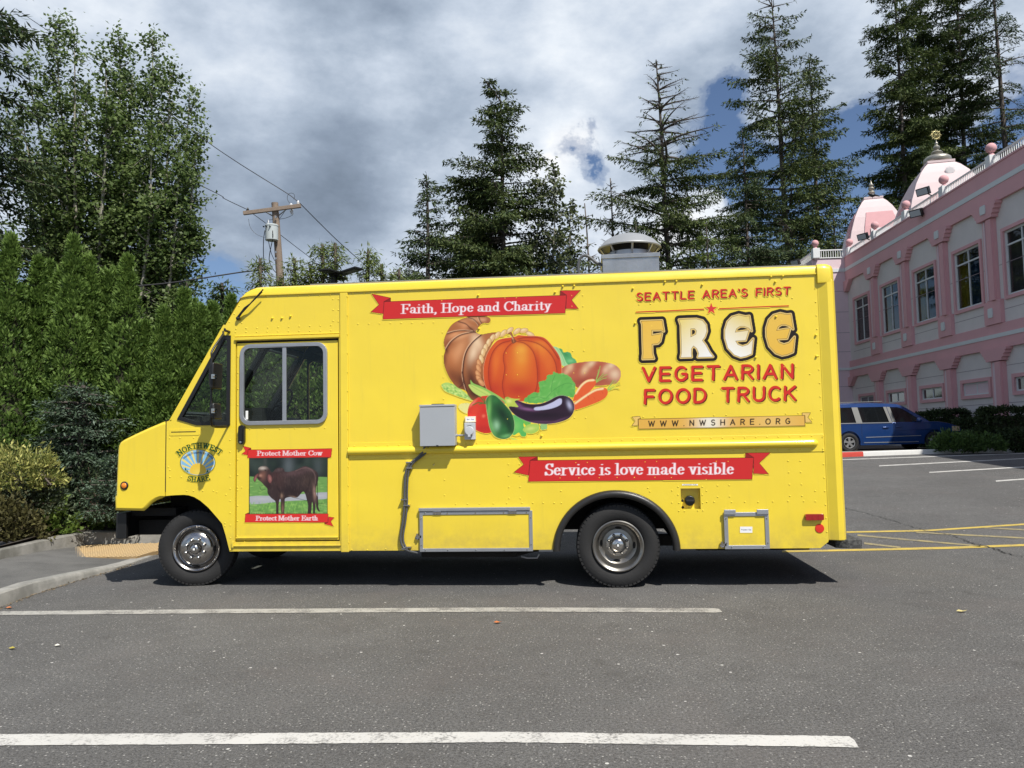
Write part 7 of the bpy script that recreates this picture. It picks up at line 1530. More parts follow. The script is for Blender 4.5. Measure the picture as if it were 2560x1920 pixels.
# ---- broadleaf trees
def broadleaf(name, label, base, leaders, rng, leaf, m, nleaf=260, trunk_r=.12, bark=None, spread=.5, group=None, clump=.5):
    """leaders: list of (top point, [side radius], start height)"""
    base = np.array(base, float); T = thing(name, label, 'tree', tuple(base), group); segs = []; LP = []; 
    for top, rad_, z0, nb_ in leaders:
        top = np.array(top, float); b = base+(top-base)*np.array([.35, .35, 0]); b[2] = base[2]; n = 12; ax = []
        for i in range(n+1):
            t = i/n; p = b*(1-t)+top*t; p[0] += .12*math.sin(t*7+top[0]); p[1] += .12*math.cos(t*5+top[1]); ax.append(p)
        for i in range(n): segs.append((ax[i], ax[i+1], trunk_r*(1-i/n)+.012, trunk_r*(1-(i+1)/n)+.012))
        for k in range(nb_):
            t = z0+(1-z0)*(k+rng.random())/nb_; ii = min(int(t*n), n-1); P = ax[ii]*(1-(t*n-ii))+ax[ii+1]*(t*n-ii)
            az = rng.random()*2*math.pi; L_ = rad_*(1.0-.72*max(t-.35, 0)/.65)*(.5+.6*rng.random())*(min(1, .55+.9*t)); el = .45+.55*rng.random()
            d = np.array([math.cos(az), math.sin(az), el]); q = P+d*L_*.5; e = q+np.array([d[0]*.55, d[1]*.55, el*.9])*L_*.5
            segs += [(P, q, .022+.01*L_, .016), (q, e, .016, .005)]
            nn = int(nleaf*L_*(.5+rng.random()))
            u = rng.random(nn)**.7; cpos = np.where(u[:, None] < .5, P+(q-P)*(u*2)[:, None], q+(e-q)*((u-.5)*2)[:, None])
            # small side sprays make ragged clumps
            kk = 4+int(L_*5); cen = rng.normal(size=(kk, 3))*clump*np.array([.32, .32, .26])*(.35+.45*L_); which = rng.integers(0, kk, nn); uu = rng.random(kk)*.85+.1
            cc_ = np.where(uu[:, None] < .5, P+(q-P)*(uu*2)[:, None], q+(e-q)*((uu-.5)*2)[:, None])+cen
            LP.append(cc_[which]+rng.normal(size=(nn, 3))*np.array([.16, .16, .12]))
            for c_ in cc_[::2]: segs.append((q, c_, .008, .003))
        nn = 60; LP.append(top+rng.normal(size=(nn, 3))*np.array([.12, .12, .28]))
    LP = np.concatenate(LP); n = len(LP); D = rng.normal(size=(n, 3))+np.array([0, 0, -.35])
    V, F_ = blades(LP, D, leaf[0]*(.65+.7*rng.random(n)), leaf[1]*(.7+.6*rng.random(n)), rng, flat=np.tile([.25, -.45, 1.], (n, 1)), fold=.12)
    raw_mesh('crown', V, F_, m, T, tint=np.clip(rng.random(n)**1.4, 0, 1)); V, F_ = limbs(segs, 5); raw_mesh('trunk', V, F_, bark or M_BARK, T); return T
D_ = 25.0
def tp(px, py, dd=0): return tuple(at_depth(px, py, D_+dd))
lead = [(tp(140, 62, .5), 1.15, .28, 40), (tp(170, 70, -1), .7, .5, 16), (tp(78, 150, 1.5), 1.0, .3, 26), (tp(289, 98, 0), 1.35, .25, 46), (tp(250, 140, -1.5), 1.0, .3, 26), (tp(381, 98, .8), 1.15, .25, 38), (tp(430, 170, -.5), 1.0, .25, 30), (tp(484, 245, 1.2), .95, .22, 30), (tp(505, 330, 0), .9, .25, 26), (tp(330, 190, 2), 1.2, .25, 26), (tp(215, 230, 1), 1.2, .22, 28), (tp(60, 290, 0), 1.2, .25, 28), (tp(455, 420, -1), 1.1, .2, 24), (tp(20, 260, 1.5), 1.0, .25, 22), (tp(380, 330, -1.5), 1.2, .2, 24), (tp(150, 330, -1), 1.2, .2, 24), (tp(400, 520, .5), 1.25, .2, 20), (tp(440, 620, .5), 1.0, .3, 14), (tp(300, 480, -1), 1.3, .2, 20)]
broadleaf('poplar_tree', 'large many-stemmed poplar with fluttering leaves behind the arborvitae hedge', base_at(290, D_, .5), lead, rng, (.118, .108), M_POP, nleaf=320, trunk_r=.10, bark=M_BARKW, clump=1.15)
lead = [(tuple(at_depth(1385, 425, 44)), 1.9, .3, 34), (tuple(at_depth(1340, 455, 45)), 1.7, .3, 26), (tuple(at_depth(1430, 520, 44)), 1.9, .3, 30), (tuple(at_depth(1400, 600, 43)), 1.7, .3, 20)]
broadleaf('alder_tree', 'ragged broad-leaved tree right of the tall bent-topped fir', base_at(1345, 44), lead, rng, (.22, .19), M_ALD, nleaf=60, trunk_r=.12, bark=M_BARKW, clump=1.4)

# ---- arborvitae hedge, every tree its own
AG = 'arborvitae standing in a row behind the kerb'
def arborvitae(px, py, D, r, label, seed, n=9500):
    rg = np.random.default_rng(seed); zg = .45; H = height_to(px, py, D, zg); b = np.array(base_at(px, D, zg)); T = thing('arborvitae', label, 'tree', tuple(b), AG)
    z = rg.random(n)**.92; az = rg.random(n)*2*math.pi
    # only the half that can be seen from the car park needs its full share of sprays
    back = np.sin(az) > .35; az[back & (rg.random(n) < .6)] *= -1
    def pr(z): return np.minimum(r*1.0, .128*(H*(1-z))**.95+.01)*(.86+.14*np.minimum(z*6, 1))
    lob = 1+.14*np.sin(az*4+z*19+seed)+.13*np.sin(az*7-z*37+seed*2)+.08*np.sin(z*80+az*3)
    rr_ = pr(z)*lob*(1-.22*rg.random(n)**2)
    P = np.stack([b[0]+rr_*np.cos(az), b[1]+rr_*np.sin(az), b[2]+z*H], 1)
    nc = n//34; idx = rg.integers(0, nc, n)
    zz2 = z[idx]; az2 = az[idx]; C_ = P[idx]
    outw = np.stack([np.cos(az2), np.sin(az2), np.full(n, .35)], 1); bd = unit(rg.normal(size=(n, 3))+outw*.9)
    cr_ = (.035+.055*np.minimum(1, (1-zz2)*3.2))*(.75+.5*rg.random(nc)[idx])
    P = C_+bd*cr_[:, None]*np.array([1, 1, 1.25])
    D_ = bd*.8+np.array([0, 0, .75])+rg.normal(size=(n, 3))*.38
    ct = rg.normal(size=nc)[idx]
    V, F_ = blades(P, D_, .080*(.6+.8*rg.random(n)), .034*(.7+.7*rg.random(n)), rg, fold=.1)
    tipn = 60; tP = np.stack([b[0]+rg.normal(size=tipn)*.03, b[1]+rg.normal(size=tipn)*.03, b[2]+H*(.93+.07*rg.random(tipn))], 1); V2, F2 = blades(tP, np.array([0, 0, 1.])+rg.normal(size=(tipn, 3))*.25, .16, .03, rg)
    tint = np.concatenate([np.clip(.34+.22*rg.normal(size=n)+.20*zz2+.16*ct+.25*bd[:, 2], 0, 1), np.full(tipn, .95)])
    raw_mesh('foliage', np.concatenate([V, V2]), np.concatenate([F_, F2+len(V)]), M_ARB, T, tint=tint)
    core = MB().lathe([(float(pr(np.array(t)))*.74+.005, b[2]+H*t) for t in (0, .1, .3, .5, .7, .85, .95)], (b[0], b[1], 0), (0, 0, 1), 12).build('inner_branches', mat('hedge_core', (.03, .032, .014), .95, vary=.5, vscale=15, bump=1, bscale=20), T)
    return T
al = [(19, 585, 12.5, .52, 'tallest arborvitae at the left edge of the picture'), (-60, 600, 12.6, .5, 'arborvitae mostly outside the left edge'), (90, 646, 12.9, .42, 'arborvitae second from the left edge'), (117, 655, 13.6, .34, 'narrow arborvitae behind the second from the left'), (146, 675, 13.3, .32, 'shortest thin-tipped arborvitae left of the tallest middle one'), (178, 592, 12.8, .44, 'tallest arborvitae in the middle of the hedge'),
      (218, 640, 13.0, .42, 'arborvitae just right of the tallest middle one'), (248, 695, 13.6, .3, 'low arborvitae set back between its neighbours'), (262, 678, 13.2, .36, 'arborvitae with a blunt tip in the middle of the hedge'), (286, 674, 13.4, .34, 'slim arborvitae left of the tall one by the sky gap'), (315, 643, 12.9, .42, 'tall arborvitae at the left side of the sky gap'),
      (360, 811, 13.0, .38, 'lowest arborvitae in the sky gap'), (408, 770, 12.8, .46, 'arborvitae right of the sky gap'), (459, 729, 13.0, .40, 'tall slim arborvitae above the truck hood'), (480, 755, 13.4, .36, 'arborvitae behind the tall slim one above the hood'), (502, 767, 13.1, .36, 'arborvitae close to the windscreen'), (530, 760, 13.4, .36, 'arborvitae behind the windscreen edge'), (577, 744, 13.6, .40, 'arborvitae whose tip shows at the brow of the truck')]
al += [(px, 775+10*(i % 3), 13.3, .42, 'arborvitae seen only through the cab window, number %s of its row' % ('one', 'two', 'three', 'four', 'five', 'six')[i]) for i, px in enumerate((620, 662, 705, 748, 792, 836))]
lb = ['arborvitae seen through the left edge of the cab window', 'arborvitae seen through the front pane of the cab window', 'arborvitae seen behind the window mullion', 'arborvitae seen through the rear pane of the cab window', 'arborvitae seen at the rear edge of the cab window', 'arborvitae hidden behind the truck door post']
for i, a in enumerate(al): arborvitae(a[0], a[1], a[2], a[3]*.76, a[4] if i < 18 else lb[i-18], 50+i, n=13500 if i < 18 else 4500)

# ---- blue spruce (bushy) and shrubs in the bed
def shrub(name, label, c, R, n, leaf, m, seed, up=.5, lump=.35, kind_=None, stems=24, cat='shrub', group=None, stemmat=None, hollow=.35, stemout=1.0):
    rg = np.random.default_rng(seed); c = np.array(c, float); T = thing(name, label, cat, (c[0], c[1], c[2]), group)
    d = rg.normal(size=(n, 3)); d[:, 2] = np.abs(d[:, 2])*1.0-.15; d = unit(d); k = max(8, n//45); cd = unit(np.abs(rg.normal(size=(k, 3)))*np.array([1, 1, 1])*rg.choice([-1, 1], (k, 3))*np.array([1, 1, 0])+np.array([0, 0, 1])*rg.random((k, 1))*1.3-np.array([0, 0, .05]))
    cr_ = hollow+(1-hollow)*rg.random(k)**.5; idx = rg.integers(0, k, n); R = np.array(R)
    P = c+cd[idx]*cr_[idx][:, None]*R+rg.normal(size=(n, 3))*R*lump*.35; P[:, 2] = np.maximum(P[:, 2], c[2]+.01)
    D = cd[idx]+rg.normal(size=(n, 3))*.8+np.array([0, 0, up])
    V, F_ = blades(P, D, leaf[0]*(.6+.8*rg.random(n)), leaf[1]*(.6+.8*rg.random(n)), rg, fold=.12)
    raw_mesh('foliage', V, F_, m, T, tint=np.clip(rg.random(n)**1.3+.15*(P[:, 2]-c[2])/R[2], 0, 1))
    segs = []
    for i in range(stems):
        e = c+cd[i % k]*R*cr_[i % k]*stemout; mdl = (c+e)/2+rg.normal(size=3)*.04; mdl[2] += .1*R[2]; b0 = c+rg.normal(size=3)*np.array([.08, .08, 0]); segs += [(b0, mdl, .012, .008), (mdl, e, .008, .003)]
    V, F_ = limbs(segs, 4); raw_mesh('stems', V, F_, stemmat or M_BARK, T); return T
bs = at_depth(205, 1130, 12.2)
T = conifer('blue_spruce', 'bushy blue spruce with silvery upper branches left of the truck hood', (bs[0], bs[1], .4), at_depth(200, 962, 12.2)[2]-.4, lambda t: .80*max(1-t, .0)**.30+.05, rng, nb=110, crown0=.02, droop=.35, up=.30, dens=1.5, blade=(.075, .026), m=M_SPRB, trunk_r=.06, tuft=15, twig=.42, jit=.03, hang=.05)
s2 = at_depth(300, 1130, 11.3); conifer('blue_spruce', 'low spreading blue spruce branches in front of the truck hood', (s2[0], s2[1], .38), .95, lambda t: .50*max(1-t, 0)**.4+.05, rng, nb=70, crown0=.05, droop=.3, up=.3, dens=2.2, blade=(.055, .02), m=M_SPRB, trunk_r=.04, tuft=15, twig=.42, jit=.03, hang=.05)
M_PIE = leafmat('pieris_leaves', (.075, .11, .022), (.50, .48, .15), .3); M_LG = leafmat('light_green_leaves', (.06, .10, .02), (.24, .34, .07), .4, .45, spec=.5); M_DG = leafmat('dark_shrub_leaves', (.025, .045, .018), (.085, .12, .05), .25, .5, spec=.5); M_GG = leafmat('grey_green_leaves', (.05, .065, .035), (.13, .16, .09), .25); M_RB = leafmat('russet_leaves', (.05, .045, .018), (.14, .13, .045), .3)
M_STEMB = mat('brown_twigs', (.10, .065, .045), .9, vary=.3); M_STEMR = mat('reddish_twigs', (.20, .13, .10), .85)
def sh(px, py, D, z=.4): P = at_depth(px, py, D); return (P[0], P[1], z-.12 if z < .5 else z-.05)
shrub('pieris_shrub', 'pale yellow leaved shrub at the left edge', sh(50, 1130, 10.9, .95), (.62, .45, .62), 3400, (.075, .024), M_PIE, 1, stems=40, lump=.28)
shrub('pieris_shrub', 'small yellow leaved sprig beside the blue spruce', sh(118, 1130, 10.8, 1.0), (.2, .2, .36), 600, (.075, .024), M_PIE, 2, stems=14)
shrub('twiggy_shrub', 'grey green twiggy shrub below the yellow shrub', sh(45, 1200, 10.9, .62), (.72, .4, .56), 5200, (.042, .026), M_GG, 3, stems=110, stemmat=M_STEMB)
shrub('leafy_shrub', 'dark and russet leaved low shrub at the left edge behind the kerb', sh(10, 1290, 10.4, .36), (.58, .24, .58), 4200, (.06, .036), M_RB, 4, stems=70, stemmat=M_STEMB)
shrub('leafy_shrub', 'bright green leaved low shrub left of the kerb corner', sh(105, 1280, 11.0, .36), (.46, .22, .58), 2600, (.08, .052), M_LG, 5, stems=60, up=.8, stemmat=M_STEMB, lump=.28)
shrub('leafy_shrub', 'dark green shrub under the blue spruce', sh(170, 1240, 11.9, .36), (.50, .35, .70), 4200, (.05, .032), M_DG, 6, stems=40)
shrub('twiggy_shrub', 'brown stemmed upright shrub against the truck nose', sh(238, 1240, 11.8, .32), (.34, .3, 1.12), 4600, (.038, .028), M_DG, 7, stems=170, stemmat=M_STEMR, hollow=.1, up=1.0, stemout=1.06)
shrub('twiggy_shrub', 'brown stemmed upright shrub hidden partly behind the truck nose', sh(285, 1240, 12.0, .32), (.36, .3, 1.08), 3200, (.038, .028), M_GG, 8, stems=130, stemmat=M_STEMR, hollow=.1, up=1.0)
shrub('leafy_shrub', 'light green seedlings near the kerb in front of the truck bumper', sh(205, 1300, 11.5, .32), (.26, .14, .24), 700, (.06, .042), M_LG, 9, stems=20, up=1.2)
shrub('leafy_shrub', 'light green seedlings beside the bumper', sh(262, 1302, 11.6, .32), (.18, .12, .22), 450, (.06, .042), M_LG, 10, stems=12, up=1.2)
shrub('leafy_shrub', 'small green plant at the kerb corner', sh(150, 1310, 11.1, .34), (.16, .12, .15), 240, (.055, .036), M_LG, 12, stems=8, up=1.2)
shrub('leafy_shrub', 'dark green ground shrub under the truck hood behind the bumper', sh(345, 1250, 12.2, .3), (.7, .3, .6), 3000, (.05, .034), M_DG, 13, stems=30)
# hedges by the building
M_HDG = leafmat('clipped_hedge_leaves', (.018, .030, .012), (.055, .085, .025), .2)
def hedge(label, px, py_b, D, w, d, h, seed, z=.66, n=7000, m=None):
    rg = np.random.default_rng(seed); P = at_depth(px, py_b, D); c = np.array([P[0], P[1], z]); T = thing('clipped_shrub', label, 'shrub', tuple(c))
    u = unit(rg.normal(size=(n, 3))); u = np.sign(u)*np.abs(u)**.6; u = u/np.max(np.abs(u), 1, keepdims=True)*.5*(1-.12*rg.random((n, 1)))*(.96+.04*np.sin(u[:, :1]*14)); u = u*(.82+.18/np.maximum(np.linalg.norm(u, axis=1, keepdims=True), .5)*.6)
    Pt = c+np.array([0, 0, h/2])+u*np.array([w, d, h])*1.15; k = n//6; ix = rg.integers(0, k, n); Pt = Pt[ix]+rg.normal(size=(n, 3))*.035
    V, F_ = blades(Pt, u[ix]*np.array([1, 1, 1.])+rg.normal(size=(n, 3))*.6, .10, .055, rg); raw_mesh('foliage', V, F_, m or M_HDG, T, tint=rg.random(n))
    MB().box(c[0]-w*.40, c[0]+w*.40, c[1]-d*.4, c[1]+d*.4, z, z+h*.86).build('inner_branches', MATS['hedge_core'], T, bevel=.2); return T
hedge('clipped rounded shrub behind the hood of the blue minivan', 2372, 1060, 31.3, 1.25, .9, 1.42, 1); hedge('clipped shrub between the minivan roof line and the pilaster', 2335, 1060, 31.8, 1.2, .9, 1.34, 2)
hedge('low rounded shrub between the two clipped shrubs by the wall', 2448, 1065, 29.2, 1.35, .9, 1.05, 3); hedge('large flat-topped shrub at the right edge by the building', 2540, 1050, 26.4, 1.9, 1.0, 1.36, 4, z=.68, n=11000)
hedge('dark low hedge standing behind the hood of the minivan', 2490, 1090, 26.8, 1.5, .8, .66, 5, n=6000); hedge('dark low hedge at the right edge of the picture', 2575, 1092, 25.3, 1.5, .8, .66, 6, n=6000)
M_ISL = leafmat('island_shrub_leaves', (.035, .07, .018), (.11, .19, .045), .3)
for i, (px, w_, h_, lb_) in enumerate(((2388, .66, .60, 'rounded green shrub on the island hiding the minivan front wheel'), (2454, .62, .52, 'rounded green shrub at the right end of the painted kerb'))):
    P = at_depth(px, 1118, 25.2); shrub('island_shrub', lb_, (P[0], P[1], .72), (w_, .6, h_), 4200, (.10, .045), M_ISL, 30+i, stems=20, hollow=.6, group='shrubs on the kerb island')
# dead leaves on the asphalt
for px, py, col, lb_, s_ in ((1245, 1559, (.42, .13, .03), 'curled orange dead leaf on the asphalt below the truck', .036), (2405, 1531, (.45, .38, .16), 'pale dry leaf on the asphalt at the right', .045), (145, 1617, (.6, .58, .5), 'white scrap on the asphalt at the left', .03), (32, 1624, (.32, .27, .05), 'yellowish leaf on the asphalt at the far left', .035), (24, 1522, (.4, .14, .05), 'brown leaf by the footpath kerb', .04)):
    P = G(px, py); V = [(P[0]+s_*a, P[1]+s_*.7*b, P[2]+c) for a, b, c in ((-1, 0, .012), (-.4, .6, .02), (.3, .5, .012), (1, .1, .02), (.4, -.5, .015), (-.3, -.6, .012), (0, 0, .006))]
    o = MB().add(V, [(i, (i+1) % 6, 6) for i in range(6)]).build('dry_leaf', mat('leaf_%d' % px, col, .8), None, fix=False); o.name = 'dry_leaf'; tag(o, lb_, 'leaf', None)
# litter along the kerb foot
rg = np.random.default_rng(5); n = 900; t = rg.random(n)*5; A0 = np.array([f_[:2] for f_ in foot]); i = t.astype(int); f = (t-i)[:, None]; P2 = A0[i]*(1-f)+A0[i+1]*f; P2[:, 1] -= np.abs(rg.normal(size=n))*.07+.0; P2[:, 0] += rg.normal(size=n)*.03
P3 = np.concatenate([P2, np.full((n, 1), .006)], 1); V, F_ = blades(P3, np.concatenate([rg.normal(size=(n, 2)), np.full((n, 1), .1)], 1), .025*(.4+rg.random(n)), .012, rg, flat=np.tile([0, 0, 1.], (n, 1)))
o = raw_mesh('leaf_litter', V, F_, mat('litter', (.10, .07, .04), .9, tint=(.25, .2, .13)), tint=rg.random(n), kind='stuff'); o['label'] = 'dry leaf litter along the foot of the footpath kerb'
n = 2600; P3 = np.array([[-3.9, 3.2, 0]])+rg.random((n, 3))*np.array([3.4, 2.6, 0]); P3[:, 2] = .34+.04*(P3[:, 1]-3)+rg.random(n)*.02
# ------------------------------------------------------------------ utility pole, wires, lamp
PD = 23.0
def pp(px, py, d=PD): return tuple(at_depth(px, py, d))
b = at_depth(706, 1000, PD); UP = thing('utility_pole', 'weathered wooden utility pole with crossarm and grey transformer behind the truck', 'utility pole', (b[0], b[1], .64))
M_POLE = mat('weathered_pole_wood', (.215, .165, .125), .85, vary=.3, vscale=9, bump=.6, bscale=30)
MB().tube([(at_depth(709, 900, PD)[0]+.05, b[1], .6), pp(702, 720), pp(687, 507)], [.125, .115, .10], 14).build('pole', M_POLE, UP, smooth=50)
q = lambda x, y, d=PD: pp(560+x/4.424, 400+y/4.424, d)
A0, A1 = np.array(q(232, 602)), np.array(q(862, 520)); e = nrm(A1-A0); n_ = nrm(np.cross(e, [0, 0, 1])); u_ = np.cross(n_, e)
MB().obox(A0-n_*.17*0, e, n_, u_, 0, float(np.linalg.norm(A1-A0)), .08, .17, -.055, .055).build('crossarm', M_POLE, UP, bevel=.006)
for a in (455, 690): MB().tube([q(a, 570 if a < 500 else 545), q(575, 640)], .018, 4).build('crossarm_brace', M_GALV, UP)
M_PORC = mat('porcelain', (.6, .6, .6), .25, coat=.5); M_TRF = mat('transformer_grey', (.42, .46, .46), .45, vary=.08)
def insul(x, y, m): 
    p = np.array(q(x, y)); MB().lathe([(.015, -.1), (.015, 0), (.05, .0), (.055, .02), (.03, .04), (.045, .05), (.028, .08), (.02, .11)], tuple(p), (0, 0, 1), 12).build('insulator', m, UP, smooth=50)
insul(820, 490, M_PORC); insul(262, 568, M_BLACK)
tc_ = np.array(q(528, 810, PD-.35)); tr_ = .155*2
K_ = .60; tc_ = np.array(q(528, 806, PD-.22))
def sc_l(P): return [(r*K_, z*K_*.92) for r, z in P]
trn = MB().lathe(sc_l([(.285, -.42), (.31, -.40), (.31, .34), (.325, .35), (.325, .40), (.29, .44), (.1, .47), (.001, .48)]), tuple(tc_), (0, 0, 1), 28).build('transformer', M_TRF, UP, smooth=40)
MB().lathe(sc_l([(.05, .44), (.05, .5), (.025, .52), (.045, .56), (.025, .6), (.035, .63), (.015, .7)]), tuple(tc_+np.array([-.09, -.03, 0])), (0, 0, 1), 10).build('bushing', M_PORC, trn, smooth=50)
for dx in (-.16, -.08, .03): MB().lathe([(.022, 0), (.02, .04), (.01, .07)], tuple(tc_+np.array([dx, -.185, .14])), (0, -1, 0), 8).build('terminal', M_BLACK, trn)
MB().tube([q(745, 490), q(752, 560), q(760, 600)], [.04, .035, .025], 8).tube([q(732, 560), q(745, 600)], .015, 6).ball(q(742, 495), .045).build('fuse_cutout', M_PORC, UP, smooth=50)
M_WIRE = mat('wire_black', (.03, .03, .032), .6)
def wire(pts, r, par=UP, nm='drop_wire'): return MB().tube(cr([np.array(p) for p in pts], 6), r, 5).build(nm, M_WIRE, par)
wire([q(452, 780, PD-.3), q(437, 900, PD-.3), q(440, 1100), q(470, 1210), q(520, 1280), q(600, 1300)], .012); wire([q(538, 780, PD-.4), q(540, 860, PD-.4), q(505, 1040), q(505, 1130), q(560, 1230), q(630, 1275)], .012); wire([q(490, 890, PD-.3), q(520, 1020), q(560, 1115)], .009)
wire([q(480, 690), q(490, 665), q(540, 660)], .007); wire([q(615, 655), q(690, 640), q(760, 610)], .007); wire([q(615, 650), q(650, 600), q(690, 540)], .007); wire([q(735, 490), q(700, 430), q(715, 375), q(760, 368), q(782, 400), q(770, 435)], .007)
for y in (650, 900, 1035, 1105, 1370): MB().box(q(600, y)[0]-.02, q(600, y)[0]+.03, q(600, y)[1]-.2, q(600, y)[1]-.15, q(600, y)[2]-.03, q(600, y)[2]+.03).build('pole_tag', M_GALV, UP)
tag(wire([at_depth(40, 22, 30), at_depth(110, 70, 28), at_depth(330, 215, 26), at_depth(505, 345, 24.5), q(110, 0, 23.5), q(370, 165), q(700, 370), q(812, 455)], .013, None, 'power_line'), 'thin power line rising from the crossarm to the upper left corner', 'cable')
tag(wire([q(822, 460), q(1060, 700, 24), q(1270, 905, 25), q(1540, 1145, 27), q(1700, 1290, 29)], .013, None, 'power_line'), 'thin power line descending from the crossarm behind the larches', 'cable')
tag(wire([at_depth(320, 375, 26), at_depth(535, 480, 24), q(0, 425, 23.5), q(240, 540)], .011, None, 'power_line'), 'lower power line running from the crossarm towards the poplar', 'cable')
tag(wire([q(285, 570), q(470, 705, 23.4), q(640, 840, 24), q(920, 1055, 25), q(1020, 1130, 26)], .010, None, 'power_line'), 'second thin line passing behind the transformer to the larches', 'cable')
tag(wire([at_depth(336, 716, 22.4), at_depth(420, 708, 22.5), at_depth(490, 698, 22.6), q(0, 1270, 22.8), q(200, 1240), q(400, 1218), q(520, 1195)], .022, None, 'service_cable'), 'thick black service cable sagging left from the pole', 'cable')
tag(wire([q(270, 650, 24), q(290, 740, 24), q(350, 815, 24), q(450, 860, 24)], .006, None, 'service_cable'), 'faint thin loop of cable left of the transformer', 'cable')
# parking lamp with two black heads
LD_ = 19.0; lq = lambda x, y, d=LD_: at_depth(560+x/4.424, 400+y/4.424, d)
lb0 = lq(1213, 1340); LA = thing('parking_lamp', 'black parking lot lamp post with flat angled heads behind the truck roof', 'street lamp', (lb0[0], lb0[1], .4))
MB().box(lb0[0]-.055, lb0[0]+.055, lb0[1]-.055, lb0[1]+.055, .4, lq(1213, 1265)[2]).build('post', M_BLACKM, LA, bevel=.005)
hub_ = lq(1235, 1265); MB().box(hub_[0]-.12, hub_[0]+.09, hub_[1]-.08, hub_[1]+.08, hub_[2]-.05, hub_[2]+.05).build('hub', M_BLACKM, LA, bevel=.01)
def head(a, b, wd, th=.05):
    a, b = np.array(a), np.array(b); e = nrm(b-a); s_ = nrm(np.cross(e, [0, 0, 1])); u = np.cross(s_, e)
    MB().obox(a, e, s_, u, 0, float(np.linalg.norm(b-a)), -wd, wd, -th/2, th/2).build('lamp_head', M_BLACKM, LA, bevel=.012)
    MB().obox(a, e, s_, u, float(np.linalg.norm(b-a))*.35, float(np.linalg.norm(b-a))*.9, -wd*.7, wd*.7, -th/2-.008, -th/2-.001).build('lens', M_CONDUIT, LA.children[-1])
head(lq(1290, 1262), lq(1495, 1195, LD_-.3), .15); head(lq(1225, 1250), lq(1100, 1212, LD_-.55), .15); head(lq(1235, 1290), lq(1320, 1320, LD_+.4), .12, .05)

# ------------------------------------------------------------------ blue minivan
VN = thing('minivan', 'dark blue minivan parked behind the red and white kerb', 'car', (14.3, 22.0, .66))
M_BLUE = mat('metallic_blue_paint', (.014, .052, .19), .22, .3, coat=1.0); M_BLUE.node_tree.nodes['Principled BSDF'].inputs['Coat Roughness'].default_value = .03
M_VGL = mat('tinted_van_glass', (.006, .007, .008), .04, spec=.5, coat=.25); M_CHR = mat('chrome_strip', (.30, .31, .33), .3, .25); M_PIL = mat('satin_pillar', (.13, .133, .13), .4, .3); M_ALLOY = mat('alloy_wheel', (.55, .55, .54), .3, .8)
va = rad(5.5); vx = np.array([math.cos(va), math.sin(va), 0]); vy_ = np.array([-vx[1], vx[0], 0]); r0 = np.array([13.10, 21.35, .655])
# van frame: u forward from the rear axle, v across (0 = near side), w up
def VP(u, v, w): p = r0+vx*u+vy_*v+np.array([0, 0, w]); return tuple(p)
VW = 1.92
def vplate(outline, v0, v1, holes=(), ta=0.0):
    return MB().plate(outline, v0, v1, holes, lambda x, y, z: VP(x, y+max(0, z-.98)*.30*(1 if y < VW/2 else -1)*ta, z))
def circ(cx_, cz_, r, a0, a1, n=12): return [(cx_+r*math.cos(rad(a0+(a1-a0)*i/n)), cz_+r*math.sin(rad(a0+(a1-a0)*i/n))) for i in range(n+1)]
wb = 3.12; wr = .345
lower_o = [(-.93, .35), (-.98, .62), (-.95, 1.02)]+[(wb+.12+.0, 1.06), (wb+.45, 1.0), (wb+.78, .90), (wb+.93, .78), (wb+.98, .55), (wb+.93, .30)]+[(wb+.40, .26)]+circ(wb, .36, .40, -15, 195, 14)+[(.42, .24)]+circ(0, .36, .40, -15, 195, 14)+[(-.5, .28)]
vplate(lower_o, .0, .10).build('van_side', M_BLUE, VN, bevel=.03, smooth=40); vplate(lower_o, VW-.1, VW).build('van_side', M_BLUE, VN, bevel=.03, smooth=40)
body = [(-.95, .3), (-1.0, .62), (-.95, 1.02), (wb-.35, 1.06), (wb+.45, 1.0), (wb+.78, .9), (wb+.93, .78), (wb+.99, .55), (wb+.93, .28)]
vplate(body, .102, VW-.102).build('van_body', M_BLUE, VN, smooth=40)
green = [(-.93, 1.0), (-.80, 1.45), (-.66, 1.66), (-.3, 1.75), (1.0, 1.77), (1.9, 1.72), (2.15, 1.62), (2.85, 1.14), (3.0, 1.04), (2.4, 1.0)]
gw1 = [(-.78, 1.06), (-.66, 1.52), (-.52, 1.62), (.24, 1.63), (.32, 1.06)]; gw2 = [(.50, 1.06), (.42, 1.63), (1.40, 1.63), (1.52, 1.06)]; gw3 = [(1.72, 1.06), (1.60, 1.62), (1.92, 1.60), (2.10, 1.52), (2.66, 1.12), (2.66, 1.06)]
for v0, v1, nm in ((.03, .07, 'van_cabin_side'), (VW-.07, VW-.03, 'van_cabin_side')):
    vplate(green, v0, v1, [gw1, gw2, gw3], 1.0).build(nm, M_BLUE, VN, smooth=30)
for g_ in (gw1, gw2, gw3):
    vplate(g_, .045, .052, [], 1.0).build('side_window', M_VGL, VN); vplate(g_, VW-.055, VW-.048, [], 1.0).build('side_window', M_VGL, VN)
for a_ in ([(.30, 1.06), (.22, 1.63), (.44, 1.63), (.52, 1.06)], [(1.50, 1.06), (1.38, 1.63), (1.49, 1.63), (1.60, 1.06)], [(1.62, 1.06), (1.51, 1.63), (1.62, 1.62), (1.74, 1.06)]):
    vplate(a_, .018, .028, [], 1.0).build('window_pillar', M_PIL, VN)
rf = MB(); secr = [(-.80, 1.45), (-.64, 1.68), (-.3, 1.765), (.4, 1.80), (1.0, 1.795), (1.9, 1.74), (2.15, 1.63)]
